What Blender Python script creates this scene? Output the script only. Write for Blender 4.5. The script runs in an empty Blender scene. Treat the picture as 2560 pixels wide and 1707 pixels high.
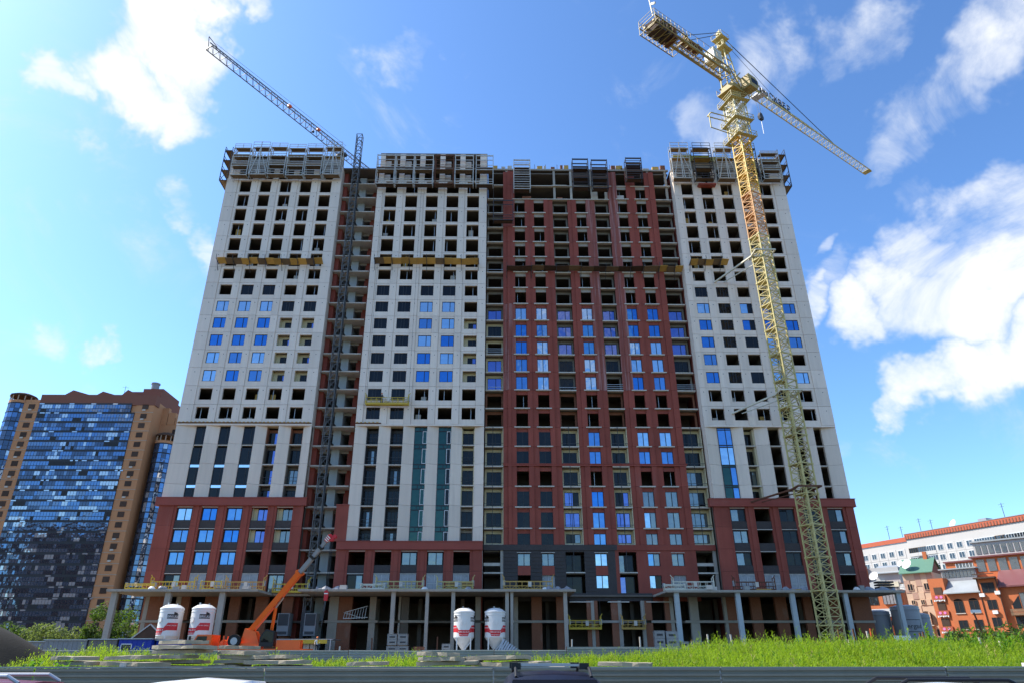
import bpy, math, random
from mathutils import Vector, Matrix
rnd = random.Random(7)
R = math.radians
scene = bpy.context.scene
col = scene.collection

# ---------------------------------------------------------------- camera
cam_d = bpy.data.cameras.new('camera')
cam = bpy.data.objects.new('camera', cam_d)
col.objects.link(cam)
cam.location = (0, 0, 1.95)
cam.rotation_euler = (R(90 + 24.714), 0, R(-0.609))
cam_d.sensor_width = 36
cam_d.lens = 24.031
cam_d.shift_x = 0.00947
cam_d.clip_start = 0.2
cam_d.clip_end = 6000
scene.camera = cam

# ---------------------------------------------------------------- sun, sky
SUN_EL = 47.0
to_sun = Vector((-0.972, 0.235, 0)).normalized()
sun_d = bpy.data.lights.new('sun', 'SUN')
sun_d.energy = 3.3
sun_d.angle = R(0.55)
sun_d.color = (1.0, 0.93, 0.82)
sun = bpy.data.objects.new('sun', sun_d)
col.objects.link(sun)
sv = Vector((to_sun.x * math.cos(R(SUN_EL)), to_sun.y * math.cos(R(SUN_EL)), math.sin(R(SUN_EL))))
sun.rotation_euler = sv.to_track_quat('Z', 'Y').to_euler()
sun.location = (-60, 30, 120)

scene.view_settings.view_transform = 'Standard'
scene.view_settings.look = 'None'
scene.view_settings.gamma = 1.0
scene.view_settings.exposure = 1.3
scene.view_settings.use_curve_mapping = False
scene.cycles.max_bounces = 7
scene.cycles.diffuse_bounces = 4
scene.cycles.glossy_bounces = 3
scene.cycles.transmission_bounces = 4
scene.cycles.transparent_max_bounces = 8
scene.cycles.caustics_reflective = False
scene.cycles.caustics_refractive = False
scene.cycles.use_denoising = True
scene.cycles.sample_clamp_indirect = 6

world = bpy.data.worlds.new('World')
scene.world = world
world.use_nodes = True
wn, wl = world.node_tree.nodes, world.node_tree.links
wn.clear()
def N(nodes, typ, **kw):
    n = nodes.new(typ)
    for k, v in kw.items():
        if k == 'inp':
            for i, x in v.items(): n.inputs[i].default_value = x
        else: setattr(n, k, v)
    return n
w_out = N(wn, 'ShaderNodeOutputWorld')
w_bg = N(wn, 'ShaderNodeBackground', inp={1: 0.115})
w_sky = N(wn, 'ShaderNodeTexSky', sky_type='NISHITA', sun_disc=False, sun_elevation=R(SUN_EL),
          sun_rotation=math.atan2(to_sun.x, to_sun.y), altitude=150, air_density=1.0, dust_density=0.85, ozone_density=1.6)
# clouds live in sky-direction space: soft fields of cumulus, shredded by fractal noise
w_tc = N(wn, 'ShaderNodeTexCoord')
def wmath(op, a, b=None, c=None, clamp=False):
    n = N(wn, 'ShaderNodeMath', operation=op, use_clamp=clamp)
    for i, x in enumerate((a, b, c)):
        if x is None: continue
        if isinstance(x, (int, float)): n.inputs[i].default_value = x
        else: wl.new(x, n.inputs[i])
    return n.outputs[0]
def sky_dir(az, el):
    a, e = R(az), R(el)
    return (math.sin(a) * math.cos(e), math.cos(a) * math.cos(e), math.sin(e))
#          azimuth, elevation, half size deg, strength
CLOUDS = [(-35.5, 44.0, 3.1, 1.13), (-31.9, 43.7, 2.8, 1.13), (-35.0, 39.5, 3.3, 1.15), (-31.1, 40.2, 3.2, 1.13), (-28.8, 42.8, 2.0, 0.98), (-30.3, 45.1, 2.0, 0.78), (-39.1, 43.2, 1.3, 0.68), (-25.9, 47.2, 1.4, 0.73), (-40.3, 38.1, 1.4, 0.73), (-38.2, 34.0, 0.8, 0.32), (-28.3, 32.5, 1.8, 0.7), (-25.9, 30.0, 1.7, 0.75), (-29.8, 33.1, 1.3, 0.5), (-32.6, 21.8, 1.4, 0.75), (-36.4, 21.4, 1.4, 0.42), (-9.9, 47.2, 1.8, 0.62), (-11.7, 46.0, 1.8, 0.45), (-3.0, 46.7, 1.4, 0.3), (-4.8, 43.0, 1.2, 0.25), (22.5, 40.7, 2.5, 0.62), (28.8, 44.0, 2.5, 0.6), (27.8, 41.8, 1.9, 0.55), (35.6, 42.9, 2.4, 0.59), (33.5, 42.3, 1.7, 0.45), (39.1, 36.6, 2.7, 0.65), (36.9, 34.9, 2.1, 0.65), (42.7, 37.6, 2.6, 0.67), (45.4, 39.7, 2.5, 0.7), (47.5, 39.5, 2.2, 0.7), (38.0, 30.3, 1.5, 0.38), (39.9, 27.8, 2.5, 0.8), (42.1, 28.6, 2.6, 0.9), (37.1, 26.2, 2.8, 0.85), (39.5, 24.8, 3.3, 1.0), (34.3, 24.0, 2.8, 1.0), (31.3, 23.0, 2.4, 0.95), (37.0, 23.0, 2.9, 1.0), (41.9, 24.6, 2.9, 0.95), (33.8, 17.4, 2.3, 1.0), (36.8, 18.0, 2.6, 1.0), (39.5, 19.2, 2.6, 1.0), (32.4, 16.0, 1.3, 0.8), (41.9, 20.4, 2.9, 1.0), (28.9, 29.6, 0.9, 0.5), (28.2, 25.4, 1.8, 0.87), (30.2, 26.6, 2.0, 0.5), (-26.3, 19.1, 1.2, 0.35), (27.4, 14.8, 1.3, 0.26), (-36.9, 14.4, 1.2, 0.5), (38.9, 34.2, 1.8, 0.5), (45.7, 38.1, 2.2, 0.65), (41.6, 35.6, 2.0, 0.55), (35.7, 33.3, 1.2, 0.45)]
_cr = random.Random(5)
for _i in range(26):
    _a = _cr.uniform(58, 302); CLOUDS.append((_a, _cr.uniform(12, 62), _cr.uniform(2.5, 6.0), _cr.uniform(.5, .95)))
w_noise = N(wn, 'ShaderNodeTexNoise', inp={'Scale': 5.5, 'Detail': 10.0, 'Roughness': 0.62, 'Distortion': 0.9})
wl.new(w_tc.outputs['Generated'], w_noise.inputs['Vector'])
w_warp = N(wn, 'ShaderNodeTexNoise', inp={'Scale': 7.0, 'Detail': 5.0, 'Roughness': 0.6})
wl.new(w_tc.outputs['Generated'], w_warp.inputs['Vector'])
w_wm = N(wn, 'ShaderNodeVectorMath', operation='MULTIPLY_ADD')
w_ws = N(wn, 'ShaderNodeVectorMath', operation='SUBTRACT', inp={1: (0.5, 0.5, 0.5)})
wl.new(w_warp.outputs['Color'], w_ws.inputs[0])
wl.new(w_ws.outputs[0], w_wm.inputs[0]); w_wm.inputs[1].default_value = (0.20, 0.20, 0.20)
wl.new(w_tc.outputs['Generated'], w_wm.inputs[2])
w_nrm = N(wn, 'ShaderNodeVectorMath', operation='NORMALIZE')
wl.new(w_wm.outputs[0], w_nrm.inputs[0])
field = None
for az, el, size, st in CLOUDS:
    d = N(wn, 'ShaderNodeVectorMath', operation='DOT_PRODUCT', inp={1: sky_dir(az, el)})
    wl.new(w_nrm.outputs[0], d.inputs[0])
    mr = N(wn, 'ShaderNodeMapRange', interpolation_type='SMOOTHSTEP',
           inp={1: math.cos(R(size * 1.35)), 2: math.cos(R(size * 0.15)), 3: 0.0, 4: st})
    wl.new(d.outputs['Value'], mr.inputs[0])
    field = mr.outputs[0] if field is None else wmath('MAXIMUM', field, mr.outputs[0])
dens = wmath('ADD', field, wmath('MULTIPLY', wmath('SUBTRACT', w_noise.outputs['Fac'], 0.5), 2.5))
w_c = N(wn, 'ShaderNodeMapRange', interpolation_type='SMOOTHSTEP', inp={1: 0.10, 2: 1.22, 3: 0.0, 4: 0.97})
wl.new(dens, w_c.inputs[0])
w_shade = N(wn, 'ShaderNodeMapRange', inp={1: 0.35, 2: 1.1, 3: 0.0, 4: 1.0})
wl.new(dens, w_shade.inputs[0])
w_ccol = N(wn, 'ShaderNodeMix', data_type='RGBA')
w_ccol.inputs['A'].default_value = (2.9, 3.2, 3.65, 1); w_ccol.inputs['B'].default_value = (4.0, 4.06, 4.15, 1)
wl.new(w_shade.outputs[0], w_ccol.inputs['Factor'])
w_mix = N(wn, 'ShaderNodeMix', data_type='RGBA')
w_g0 = N(wn, 'ShaderNodeVectorMath', operation='MULTIPLY', inp={1: (0.136, 0.172, 0.200)})
wl.new(w_sky.outputs[0], w_g0.inputs[0])
w_gam = N(wn, 'ShaderNodeGamma', inp={1: 1.17}); wl.new(w_g0.outputs[0], w_gam.inputs[0])
w_gain = N(wn, 'ShaderNodeVectorMath', operation='SCALE', inp={'Scale': 5.4})
wl.new(w_gam.outputs[0], w_gain.inputs[0])
wl.new(w_c.outputs[0], w_mix.inputs['Factor']); wl.new(w_gain.outputs[0], w_mix.inputs['A']); wl.new(w_ccol.outputs['Result'], w_mix.inputs['B'])
wl.new(w_mix.outputs['Result'], w_bg.inputs[0]); wl.new(w_bg.outputs[0], w_out.inputs[0])

# ---------------------------------------------------------------- mesh builder
class MB:
    def __init__(s): s.v, s.f, s.m = [], [], []
    def poly(s, pts, m=0):
        i = len(s.v); s.v += [tuple(p) for p in pts]; s.f.append(tuple(range(i, i + len(pts)))); s.m.append(m)
        return s
    def hexa(s, p, m=0):   # 8 points: bottom ring 0-3 counterclockwise from above, top ring 4-7
        i = len(s.v); s.v += [tuple(q) for q in p]
        for q in ((3, 2, 1, 0), (4, 5, 6, 7), (0, 1, 5, 4), (1, 2, 6, 5), (2, 3, 7, 6), (3, 0, 4, 7)):
            s.f.append(tuple(i + k for k in q)); s.m.append(m)
        return s
    def box(s, x0, x1, y0, y1, z0, z1, m=0):
        return s.hexa([(x0, y0, z0), (x1, y0, z0), (x1, y1, z0), (x0, y1, z0), (x0, y0, z1), (x1, y0, z1), (x1, y1, z1), (x0, y1, z1)], m)
    def bar(s, a, b, w=0.08, h=None, m=0, up=None):
        a, b = Vector(a), Vector(b); h = h or w
        d = b - a
        if d.length < 1e-6: return s
        d.normalize()
        u = Vector(up) if up else (Vector((0, 0, 1)) if abs(d.z) < 0.95 else Vector((0, 1, 0)))
        x = d.cross(u); x.normalize(); z = x.cross(d)
        x *= w / 2; z *= h / 2
        return s.hexa([a - x - z, a + x - z, b + x - z, b - x - z, a - x + z, a + x + z, b + x + z, b - x + z], m)
    def tube(s, a, b, r0, r1=None, n=8, m=0, caps=True):
        a, b = Vector(a), Vector(b); r1 = r0 if r1 is None else r1
        d = (b - a).normalized(); u = Vector((0, 0, 1)) if abs(d.z) < 0.95 else Vector((0, 1, 0))
        x = d.cross(u).normalized(); z = x.cross(d); i = len(s.v)
        for c, r in ((a, r0), (b, r1)):
            for k in range(n):
                t = 2 * math.pi * k / n; s.v.append(tuple(c + x * (r * math.cos(t)) + z * (r * math.sin(t))))
        for k in range(n):
            s.f.append((i + k, i + (k + 1) % n, i + n + (k + 1) % n, i + n + k)); s.m.append(m)
        if caps:
            s.f.append(tuple(i + k for k in range(n - 1, -1, -1))); s.m.append(m)
            s.f.append(tuple(i + n + k for k in range(n))); s.m.append(m)
        return s
    def path(s, pts, r, n=6, m=0):
        for a, b in zip(pts, pts[1:]): s.tube(a, b, r, r, n, m)
        return s
    def lathe(s, prof, n=24, m=0, c=(0, 0, 0), a0=0.0, a1=2 * math.pi):   # prof: (r, z[, mat])
        i = len(s.v); full = abs(a1 - a0 - 2 * math.pi) < 1e-6; nn = n if full else n + 1
        for q in prof:
            for k in range(nn):
                t = a0 + (a1 - a0) * k / n
                s.v.append((c[0] + q[0] * math.cos(t), c[1] + q[0] * math.sin(t), c[2] + q[1]))
        for j in range(len(prof) - 1):
            for k in range(n):
                k2 = (k + 1) % nn
                s.f.append((i + j * nn + k, i + j * nn + k2, i + (j + 1) * nn + k2, i + (j + 1) * nn + k))
                s.m.append(prof[j][2] if len(prof[j]) > 2 else m)
        return s
    def prism(s, pts, d, m=0):   # planar polygon pts extruded by vector d
        d = Vector(d); pts = [Vector(p) for p in pts]; n = len(pts); i = len(s.v)
        s.v += [tuple(p) for p in pts] + [tuple(p + d) for p in pts]
        s.f.append(tuple(i + k for k in range(n - 1, -1, -1))); s.m.append(m)
        s.f.append(tuple(i + n + k for k in range(n))); s.m.append(m)
        for k in range(n):
            k2 = (k + 1) % n
            s.f.append((i + k, i + k2, i + n + k2, i + n + k)); s.m.append(m)
        return s
    def add(s, o, off=(0, 0, 0)):
        i = len(s.v); s.v += [(p[0] + off[0], p[1] + off[1], p[2] + off[2]) for p in o.v]
        s.f += [tuple(i + k for k in f) for f in o.f]; s.m += o.m
        return s
    def mesh(s, name, mats, org=(0, 0, 0), smooth=False):
        me = bpy.data.meshes.new(name)
        ox, oy, oz = org
        me.from_pydata([(p[0] - ox, p[1] - oy, p[2] - oz) for p in s.v], [], s.f)
        for m in (mats if isinstance(mats, (list, tuple)) else [mats]): me.materials.append(m)
        if any(s.m): me.polygons.foreach_set('material_index', s.m)
        if smooth:
            me.polygons.foreach_set('use_smooth', [True] * len(me.polygons))
            if isinstance(smooth, float): me.set_sharp_from_angle(angle=R(smooth))
        me.update()
        return me
WL = {}
def wloc(o): return WL.get(o.name, Vector((0, 0, 0)))
def put(name, me, at=(0, 0, 0), parent=None, rot=None, scale=None):
    """link a mesh (or None for an Empty) as an object; at is in world metres when the parent is not turned"""
    o = bpy.data.objects.new(name, me); col.objects.link(o)
    at = Vector(at); WL[o.name] = at
    if parent is not None:
        o.parent = parent; o.location = at - wloc(parent)
    else: o.location = at
    if rot: o.rotation_euler = rot
    if scale: o.scale = scale
    return o
def build(mb, name, mats, org=(0, 0, 0), parent=None, smooth=False):
    return put(name, mb.mesh(name, mats, org, smooth), org, parent)
def local(mb, name, mats, parent, smooth=False):      # mesh already in the parent's own axes
    o = bpy.data.objects.new(name, mb.mesh(name, mats, (0, 0, 0), smooth)); col.objects.link(o); o.parent = parent
    return o
def tag(o, label, cat, group=None):
    o['label'] = label; o['category'] = cat
    if group: o['group'] = group
    return o
def thing(name, at, label, cat, group=None, rotz=0.0):
    o = put(name, None, at); o.rotation_euler = (0, 0, rotz); o.empty_display_size = 0.2
    return tag(o, label, cat, group)
def struct(o): o['kind'] = 'structure'; return o
def stuff(o): o['kind'] = 'stuff'; return o
def copy_tree(o, at=None, rotz=None, parent=None, label=None):
    c = o.copy(); col.objects.link(c); c.parent = parent
    if at is not None: c.location = at
    if rotz is not None: c.rotation_euler = (0, 0, rotz)
    if label: c['label'] = label
    for ch in list(o.children): copy_tree(ch, parent=c)
    return c

# ---------------------------------------------------------------- materials
def pm(name, base, rough=0.8, metal=0.0, var=0.14, vscale=0.6, fine=0.08, fscale=9.0, bump=0.0, bscale=30.0,
       spec=0.35, rand=0.0, stain=None, stain_amt=0.0, stain_scale=(0.9, 0.9, 0.10), stain_lo=0.55, streak=0.0, coat=0.0):
    m = bpy.data.materials.new(name); m.use_nodes = True
    nd, lk = m.node_tree.nodes, m.node_tree.links
    b = nd['Principled BSDF']
    b.inputs['Roughness'].default_value = rough; b.inputs['Metallic'].default_value = metal
    b.inputs['Specular IOR Level'].default_value = spec; b.inputs['Coat Weight'].default_value = coat
    geo = N(nd, 'ShaderNodeNewGeometry')
    def noise(scale, detail, sc=(1, 1, 1), rough_=0.55):
        mp = N(nd, 'ShaderNodeMapping', inp={3: sc}); lk.new(geo.outputs['Position'], mp.inputs[0])
        n = N(nd, 'ShaderNodeTexNoise', inp={'Scale': scale, 'Detail': detail, 'Roughness': rough_}); lk.new(mp.outputs[0], n.inputs['Vector'])
        return n.outputs['Fac']
    def M(op, a, b_):
        n = N(nd, 'ShaderNodeMath', operation=op)
        for i, x in enumerate((a, b_)):
            if isinstance(x, (int, float)): n.inputs[i].default_value = x
            else: lk.new(x, n.inputs[i])
        return n.outputs[0]
    k = M('ADD', 1.0, M('MULTIPLY', M('SUBTRACT', noise(vscale, 4), 0.5), 2 * var))
    if fine: k = M('MULTIPLY', k, M('ADD', 1.0, M('MULTIPLY', M('SUBTRACT', noise(fscale, 3), 0.5), 2 * fine)))
    if streak: k = M('MULTIPLY', k, M('ADD', 1.0, M('MULTIPLY', M('SUBTRACT', noise(1.0, 5, (2.2, 2.2, 0.12)), 0.5), 2 * streak)))
    if rand:
        oi = N(nd, 'ShaderNodeObjectInfo')
        k = M('MULTIPLY', k, M('ADD', 1.0 - rand, M('MULTIPLY', oi.outputs['Random'], 2 * rand)))
    vm = N(nd, 'ShaderNodeVectorMath', operation='SCALE', inp={0: base[:3]}); lk.new(k, vm.inputs['Scale'])
    out = vm.outputs[0]
    if stain:
        mr = N(nd, 'ShaderNodeMapRange', inp={1: stain_lo, 2: stain_lo + 0.16, 3: 0.0, 4: stain_amt}); lk.new(noise(1.0, 6, stain_scale, 0.62), mr.inputs[0])
        mx = N(nd, 'ShaderNodeMix', data_type='RGBA'); lk.new(mr.outputs[0], mx.inputs['Factor']); lk.new(out, mx.inputs['A'])
        mx.inputs['B'].default_value = (*stain, 1); out = mx.outputs['Result']
    lk.new(out, b.inputs['Base Color'])
    if bump:
        bp = N(nd, 'ShaderNodeBump', inp={'Strength': bump, 'Distance': 0.02}); lk.new(noise(bscale, 4), bp.inputs['Height']); lk.new(bp.outputs[0], b.inputs['Normal'])
    m.diffuse_color = (*base[:3], 1)
    return m
def glass(name, tint, refl=0.5, base=(0.012, 0.02, 0.035), rough=0.015, wav=0.004, rtint=None):
    """coated window glass: a mirror coat over a dark body"""
    m = bpy.data.materials.new(name); m.use_nodes = True
    nd, lk = m.node_tree.nodes, m.node_tree.links
    b = nd['Principled BSDF']; o = nd['Material Output']
    b.inputs['Base Color'].default_value = (*base, 1); b.inputs['Roughness'].default_value = 0.25; b.inputs['Specular IOR Level'].default_value = 0.08
    g = N(nd, 'ShaderNodeBsdfGlossy', inp={'Roughness': rough}); g.inputs['Color'].default_value = (*tint, 1)
    geo = N(nd, 'ShaderNodeNewGeometry'); oi = N(nd, 'ShaderNodeObjectInfo')
    ad = N(nd, 'ShaderNodeVectorMath', operation='ADD'); sc = N(nd, 'ShaderNodeVectorMath', operation='SCALE', inp={0: (37, 11, 23)})
    lk.new(oi.outputs['Random'], sc.inputs['Scale']); lk.new(geo.outputs['Position'], ad.inputs[0]); lk.new(sc.outputs[0], ad.inputs[1])
    n = N(nd, 'ShaderNodeTexNoise', inp={'Scale': 0.9, 'Detail': 1.5}); lk.new(ad.outputs[0], n.inputs['Vector'])
    bp = N(nd, 'ShaderNodeBump', inp={'Strength': 1.0, 'Distance': wav * 6}); lk.new(n.outputs['Fac'], bp.inputs['Height'])
    lk.new(bp.outputs[0], g.inputs['Normal'])
    mx = N(nd, 'ShaderNodeMixShader', inp={0: refl}); lk.new(b.outputs[0], mx.inputs[1]); lk.new(g.outputs[0], mx.inputs[2]); lk.new(mx.outputs[0], o.inputs[0])
    m.diffuse_color = (*tint, 1)
    return m

# ---------------------------------------------------------------- palette
M_white = pm('white facade panel', (0.77, 0.645, 0.545), 0.75, var=0.05, vscale=0.25, fine=0.05, fscale=14, bump=0.25, bscale=26, rand=0.075, streak=0.12, stain=(0.46, 0.38, 0.31), stain_amt=0.42, stain_scale=(1.2, 1.2, 0.16), stain_lo=0.60)
M_white2 = pm('white pilaster panel', (0.74, 0.61, 0.505), 0.75, var=0.05, vscale=0.25, fine=0.09, fscale=18, bump=0.35, bscale=22, rand=0.07, streak=0.12, stain=(0.42, 0.36, 0.30), stain_amt=0.3, stain_scale=(1.4, 1.4, 0.2), stain_lo=0.58)
M_red = pm('red facade panel', (0.275, 0.062, 0.041), 0.78, var=0.26, vscale=0.35, fine=0.08, fscale=12, bump=0.2, rand=0.09, streak=0.16, stain=(0.34, 0.16, 0.14), stain_amt=0.30, stain_scale=(1.0, 1.0, 0.13), stain_lo=0.60)
M_red_dusty = pm('red pier with pale streaks', (0.265, 0.075, 0.056), 0.8, var=0.18, vscale=0.4, fine=0.1, streak=0.15, stain=(0.48, 0.30, 0.29), stain_amt=0.60, stain_scale=(2.6, 2.6, 0.09), stain_lo=0.50)
M_red_trim = pm('red cornice metal', (0.29, 0.058, 0.038), 0.6, var=0.14, vscale=0.3, streak=0.1, stain=(0.30, 0.13, 0.10), stain_amt=0.25, stain_scale=(0.3, 0.3, 0.8), stain_lo=0.58)
M_dbrick = pm('dark grey brick', (0.062, 0.052, 0.050), 0.85, var=0.2, vscale=0.9, fine=0.3, fscale=7, bump=0.5, bscale=14)
M_conc = pm('raw concrete', (0.37, 0.325, 0.275), 0.88, var=0.16, vscale=0.5, fine=0.12, bump=0.3, streak=0.14, stain=(0.20, 0.18, 0.16), stain_amt=0.5, stain_scale=(0.8, 0.8, 0.2), stain_lo=0.58)
M_conc_lt = pm('pale concrete edge', (0.56, 0.50, 0.43), 0.85, var=0.14, vscale=0.8, fine=0.14, fscale=5, stain=(0.26, 0.23, 0.20), stain_amt=0.6, stain_scale=(0.9, 0.9, 0.9), stain_lo=0.56)
M_conc_blue = pm('cool concrete shaft', (0.40, 0.43, 0.43), 0.85, var=0.14, vscale=0.5, fine=0.1, streak=0.12)
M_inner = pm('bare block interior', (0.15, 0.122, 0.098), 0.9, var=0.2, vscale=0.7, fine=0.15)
M_cream = pm('cream insulation', (0.62, 0.53, 0.34), 0.85, var=0.1, vscale=0.8, fine=0.08)
M_brickbr = pm('brown brick', (0.25, 0.098, 0.055), 0.88, var=0.2, vscale=0.5, fine=0.28, fscale=5, bump=0.5, bscale=16, stain=(0.36, 0.30, 0.25), stain_amt=0.35, stain_scale=(0.7, 0.7, 0.3), stain_lo=0.6)
M_frame = pm('anthracite window frame', (0.022, 0.022, 0.027), 0.45, var=0.1, fine=0)
M_wframe = pm('white window frame', (0.68, 0.70, 0.70), 0.4, var=0.08, fine=0)
M_mull = pm('pale film frame', (0.46, 0.45, 0.45), 0.6, var=0.15)
G_blue = glass('sun coated glass', (0.25, 0.54, 1.0), 0.46)
G_blue2 = glass('pale sky tint glass', (0.62, 0.82, 1.0), 0.62)
G_blue3 = glass('deep sky tint glass', (0.10, 0.40, 0.98), 0.48)
G_dark = glass('clear glass', (0.8, 0.85, 0.9), 0.022, base=(0.007, 0.006, 0.006))
G_pale = glass('filmed glass', (0.75, 0.85, 0.9), 0.18, base=(0.13, 0.15, 0.145))
G_violet = glass('loggia glass', (0.34, 0.44, 0.98), 0.38, base=(0.015, 0.015, 0.035))
G_green = glass('green glass', (0.26, 0.50, 0.44), 0.11, base=(0.007, 0.028, 0.023))
G_band = glass('spandrel glass', (0.85, 0.95, 1.0), 0.80, base=(0.3, 0.36, 0.4))
G_film = glass('sticker film glass', (0.6, 0.75, 0.95), 0.5, base=(0.14, 0.25, 0.36))
M_plast = pm('plastic sheet', (0.25, 0.245, 0.26), 0.25, var=0.35, vscale=1.4, fine=0.25, fscale=4, bump=0.6, bscale=5, spec=0.6)
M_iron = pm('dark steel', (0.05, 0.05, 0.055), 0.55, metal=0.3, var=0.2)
M_galv = pm('galvanised steel', (0.42, 0.42, 0.43), 0.45, metal=0.55, var=0.2, fine=0.15)
M_scaf = pm('grey painted scaffold tube', (0.52, 0.50, 0.46), 0.55, metal=0.2, var=0.3, vscale=1.5, stain=(0.20, 0.10, 0.05), stain_amt=0.6, stain_scale=(2, 2, 2), stain_lo=0.58)
M_scaf_dk = pm('dark scaffold tube', (0.06, 0.055, 0.06), 0.6, metal=0.2, var=0.3)
M_wood = pm('weathered plank', (0.17, 0.115, 0.07), 0.9, var=0.3, vscale=1.2, fine=0.25, rand=0.2)
M_wood_y = pm('yellow plywood', (0.50, 0.30, 0.08), 0.8, var=0.2, vscale=1.0, fine=0.15, rand=0.2)
M_wood_dk = pm('dark plank and shade panel', (0.075, 0.045, 0.032), 0.9, var=0.3, vscale=1.2, fine=0.2, rand=0.2)
M_yel = pm('yellow cradle paint', (0.56, 0.38, 0.035), 0.5, var=0.2, vscale=1.2, fine=0.15, stain=(0.30, 0.16, 0.05), stain_amt=0.5, stain_scale=(2, 2, 2), stain_lo=0.58)
M_crane = pm('cream yellow crane paint', (0.50, 0.41, 0.16), 0.5, var=0.35, vscale=0.35, fine=0.2, stain=(0.24, 0.13, 0.06), stain_amt=0.7, stain_scale=(0.7, 0.7, 0.5), stain_lo=0.56)
M_crane_lt = pm('pale crane paint', (0.62, 0.58, 0.46), 0.5, var=0.2, vscale=0.4, fine=0.12, stain=(0.34, 0.2, 0.1), stain_amt=0.5, stain_scale=(0.9, 0.9, 0.9), stain_lo=0.6)
M_crane_gold = pm('golden crane section paint', (0.62, 0.38, 0.05), 0.5, var=0.2, vscale=0.5)
M_crane_or = pm('rusty crane section paint', (0.52, 0.25, 0.08), 0.55, var=0.25, vscale=0.5)
M_crane_oc = pm('dull ochre crane paint', (0.36, 0.26, 0.085), .55, var=.3, vscale=.5, fine=.2, stain=(.12, .07, .04), stain_amt=.5, stain_scale=(.8, .8, .8), stain_lo=.56)
M_bcrane = pm('grey crane steel', (0.17, 0.165, 0.16), .55, var=.2)
M_orange = pm('orange machine paint', (0.85, 0.13, 0.012), 0.38, var=0.1, vscale=1.0, spec=0.5)
M_rubber = pm('tyre rubber', (0.018, 0.018, 0.018), 0.85, var=0.2)
M_black = pm('black plastic', (0.015, 0.015, 0.017), 0.5, var=0.1)
M_silo = pm('white silo paint', (0.72, 0.70, 0.67), 0.42, var=0.08, vscale=0.8, streak=0.12, stain=(0.38, 0.32, 0.26), stain_amt=0.45, stain_scale=(1.3, 1.3, 0.3), stain_lo=0.60)
M_silo_gr = pm('grey silo paint', (0.27, 0.27, 0.285), 0.5, var=0.1, vscale=0.8, streak=0.1)
M_sred = pm('silo red print', (0.58, 0.022, 0.03), 0.45, var=0.12, vscale=1.0)
M_sign_blk = pm('black print', (0.02, 0.018, 0.018), 0.5, var=0.05)
M_sign_wht = pm('white print', (0.78, 0.77, 0.75), 0.5, var=0.05)
M_rust = pm('rusty steel', (0.13, 0.05, 0.028), 0.85, var=0.3, vscale=3)
M_fence = pm('grey green fence sheet', (0.235, 0.222, 0.178), 0.62, metal=0.0, spec=.15, streak=.12, var=0.14, vscale=0.5, fine=0.08, rand=0.06, stain=(0.17, 0.18, 0.17), stain_amt=0.4, stain_scale=(0.5, 0.5, 1.5), stain_lo=0.56)  # streaks are dirt together with painted shade stripes
M_fence_lt = pm('pale back fence sheet', (0.25, 0.265, 0.245), 0.55, metal=0.0, var=0.16, vscale=0.4, fine=0.1, rand=0.12, stain=(0.30, 0.27, 0.23), stain_amt=0.5, stain_scale=(0.4, 0.4, 1.2), stain_lo=0.55)
M_slab = pm('old road slab concrete', (0.34, 0.29, 0.215), 0.9, var=0.2, vscale=0.9, fine=0.2, fscale=6, bump=0.5, bscale=10, rand=0.1, stain=(0.22, 0.18, 0.13), stain_amt=0.6, stain_scale=(0.6, 0.6, 1.4), stain_lo=0.54)
M_wrap = pm('grey wrapped block pallet', (0.22, 0.215, 0.215), 0.3, var=0.3, vscale=2.0, fine=0.25, fscale=5, bump=0.6, bscale=6, spec=0.6, rand=0.1)
M_blue = pm('blue cabin paint', (0.012, 0.035, 0.32), 0.5, var=0.12, vscale=0.8)
M_greycab = pm('grey cabin sheet', (0.24, 0.24, 0.25), 0.6, var=0.12, vscale=0.8, rand=0.1)
M_skin = pm('skin', (0.45, 0.26, 0.18), 0.6, var=0.05)
M_shirt = pm('white shirt cloth', (0.68, 0.68, 0.68), 0.9, var=0.1, vscale=4)
M_trous = pm('dark work trousers', (0.03, 0.032, 0.04), 0.9, var=0.15, vscale=4)
M_helm = pm('orange helmet', (0.75, 0.16, 0.02), 0.4, var=0.05)

# ================================================================ ground
def gz(x, y):
    """height of the land: street, a bank behind the near fence, then the level building site"""
    if y < 21: z = 0.0
    elif y < 60: z = 1.35 * (y - 21) / 39.0
    else: z = 1.35
    if 24 < y < 60:
        z += 0.42 * max(0, 1 - abs(y - 44) / 15) * max(0, min(1, (x - 6) / 16)) * max(0, min(1, (44 - x) / 8))
    return z
gx = [-3000, -1200, -500, -250] + [-160 + 8 * i for i in range(41)] + [250, 500, 1200, 3000]
gy = [-900, -300, -100, -30, 0, 14, 19, 21] + [23 + 3 * i for i in range(15)] + [70, 85, 100, 130, 180, 260, 400, 800, 1600, 3500]
m = MB(); nx = len(gx)
for y in gy:
    for x in gx: m.v.append((x, y, gz(x, y)))
for j in range(len(gy) - 1):
    for i in range(nx - 1):
        m.f.append((j * nx + i, j * nx + i + 1, (j + 1) * nx + i + 1, (j + 1) * nx + i)); m.m.append(0)
M_soil = pm('site soil', (0.155, 0.125, 0.09), 0.95, var=0.25, vscale=0.15, fine=0.25, fscale=2, bump=0.6, bscale=3, stain=(0.075, 0.11, 0.035), stain_amt=0.8, stain_scale=(0.05, 0.05, 0.05), stain_lo=0.5)
struct(build(m, 'ground', M_soil, smooth=True))
M_asph = pm('asphalt', (0.055, 0.055, 0.058), 0.9, var=0.15, vscale=0.3, fine=0.2, fscale=12, bump=0.3)
struct(build(MB().box(-300, 300, -40, 17.5, -0.05, 0.006), 'road', M_asph))
struct(build(MB().box(-300, 300, 17.5, 17.7, -0.05, 0.14), 'kerb', M_conc))
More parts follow.
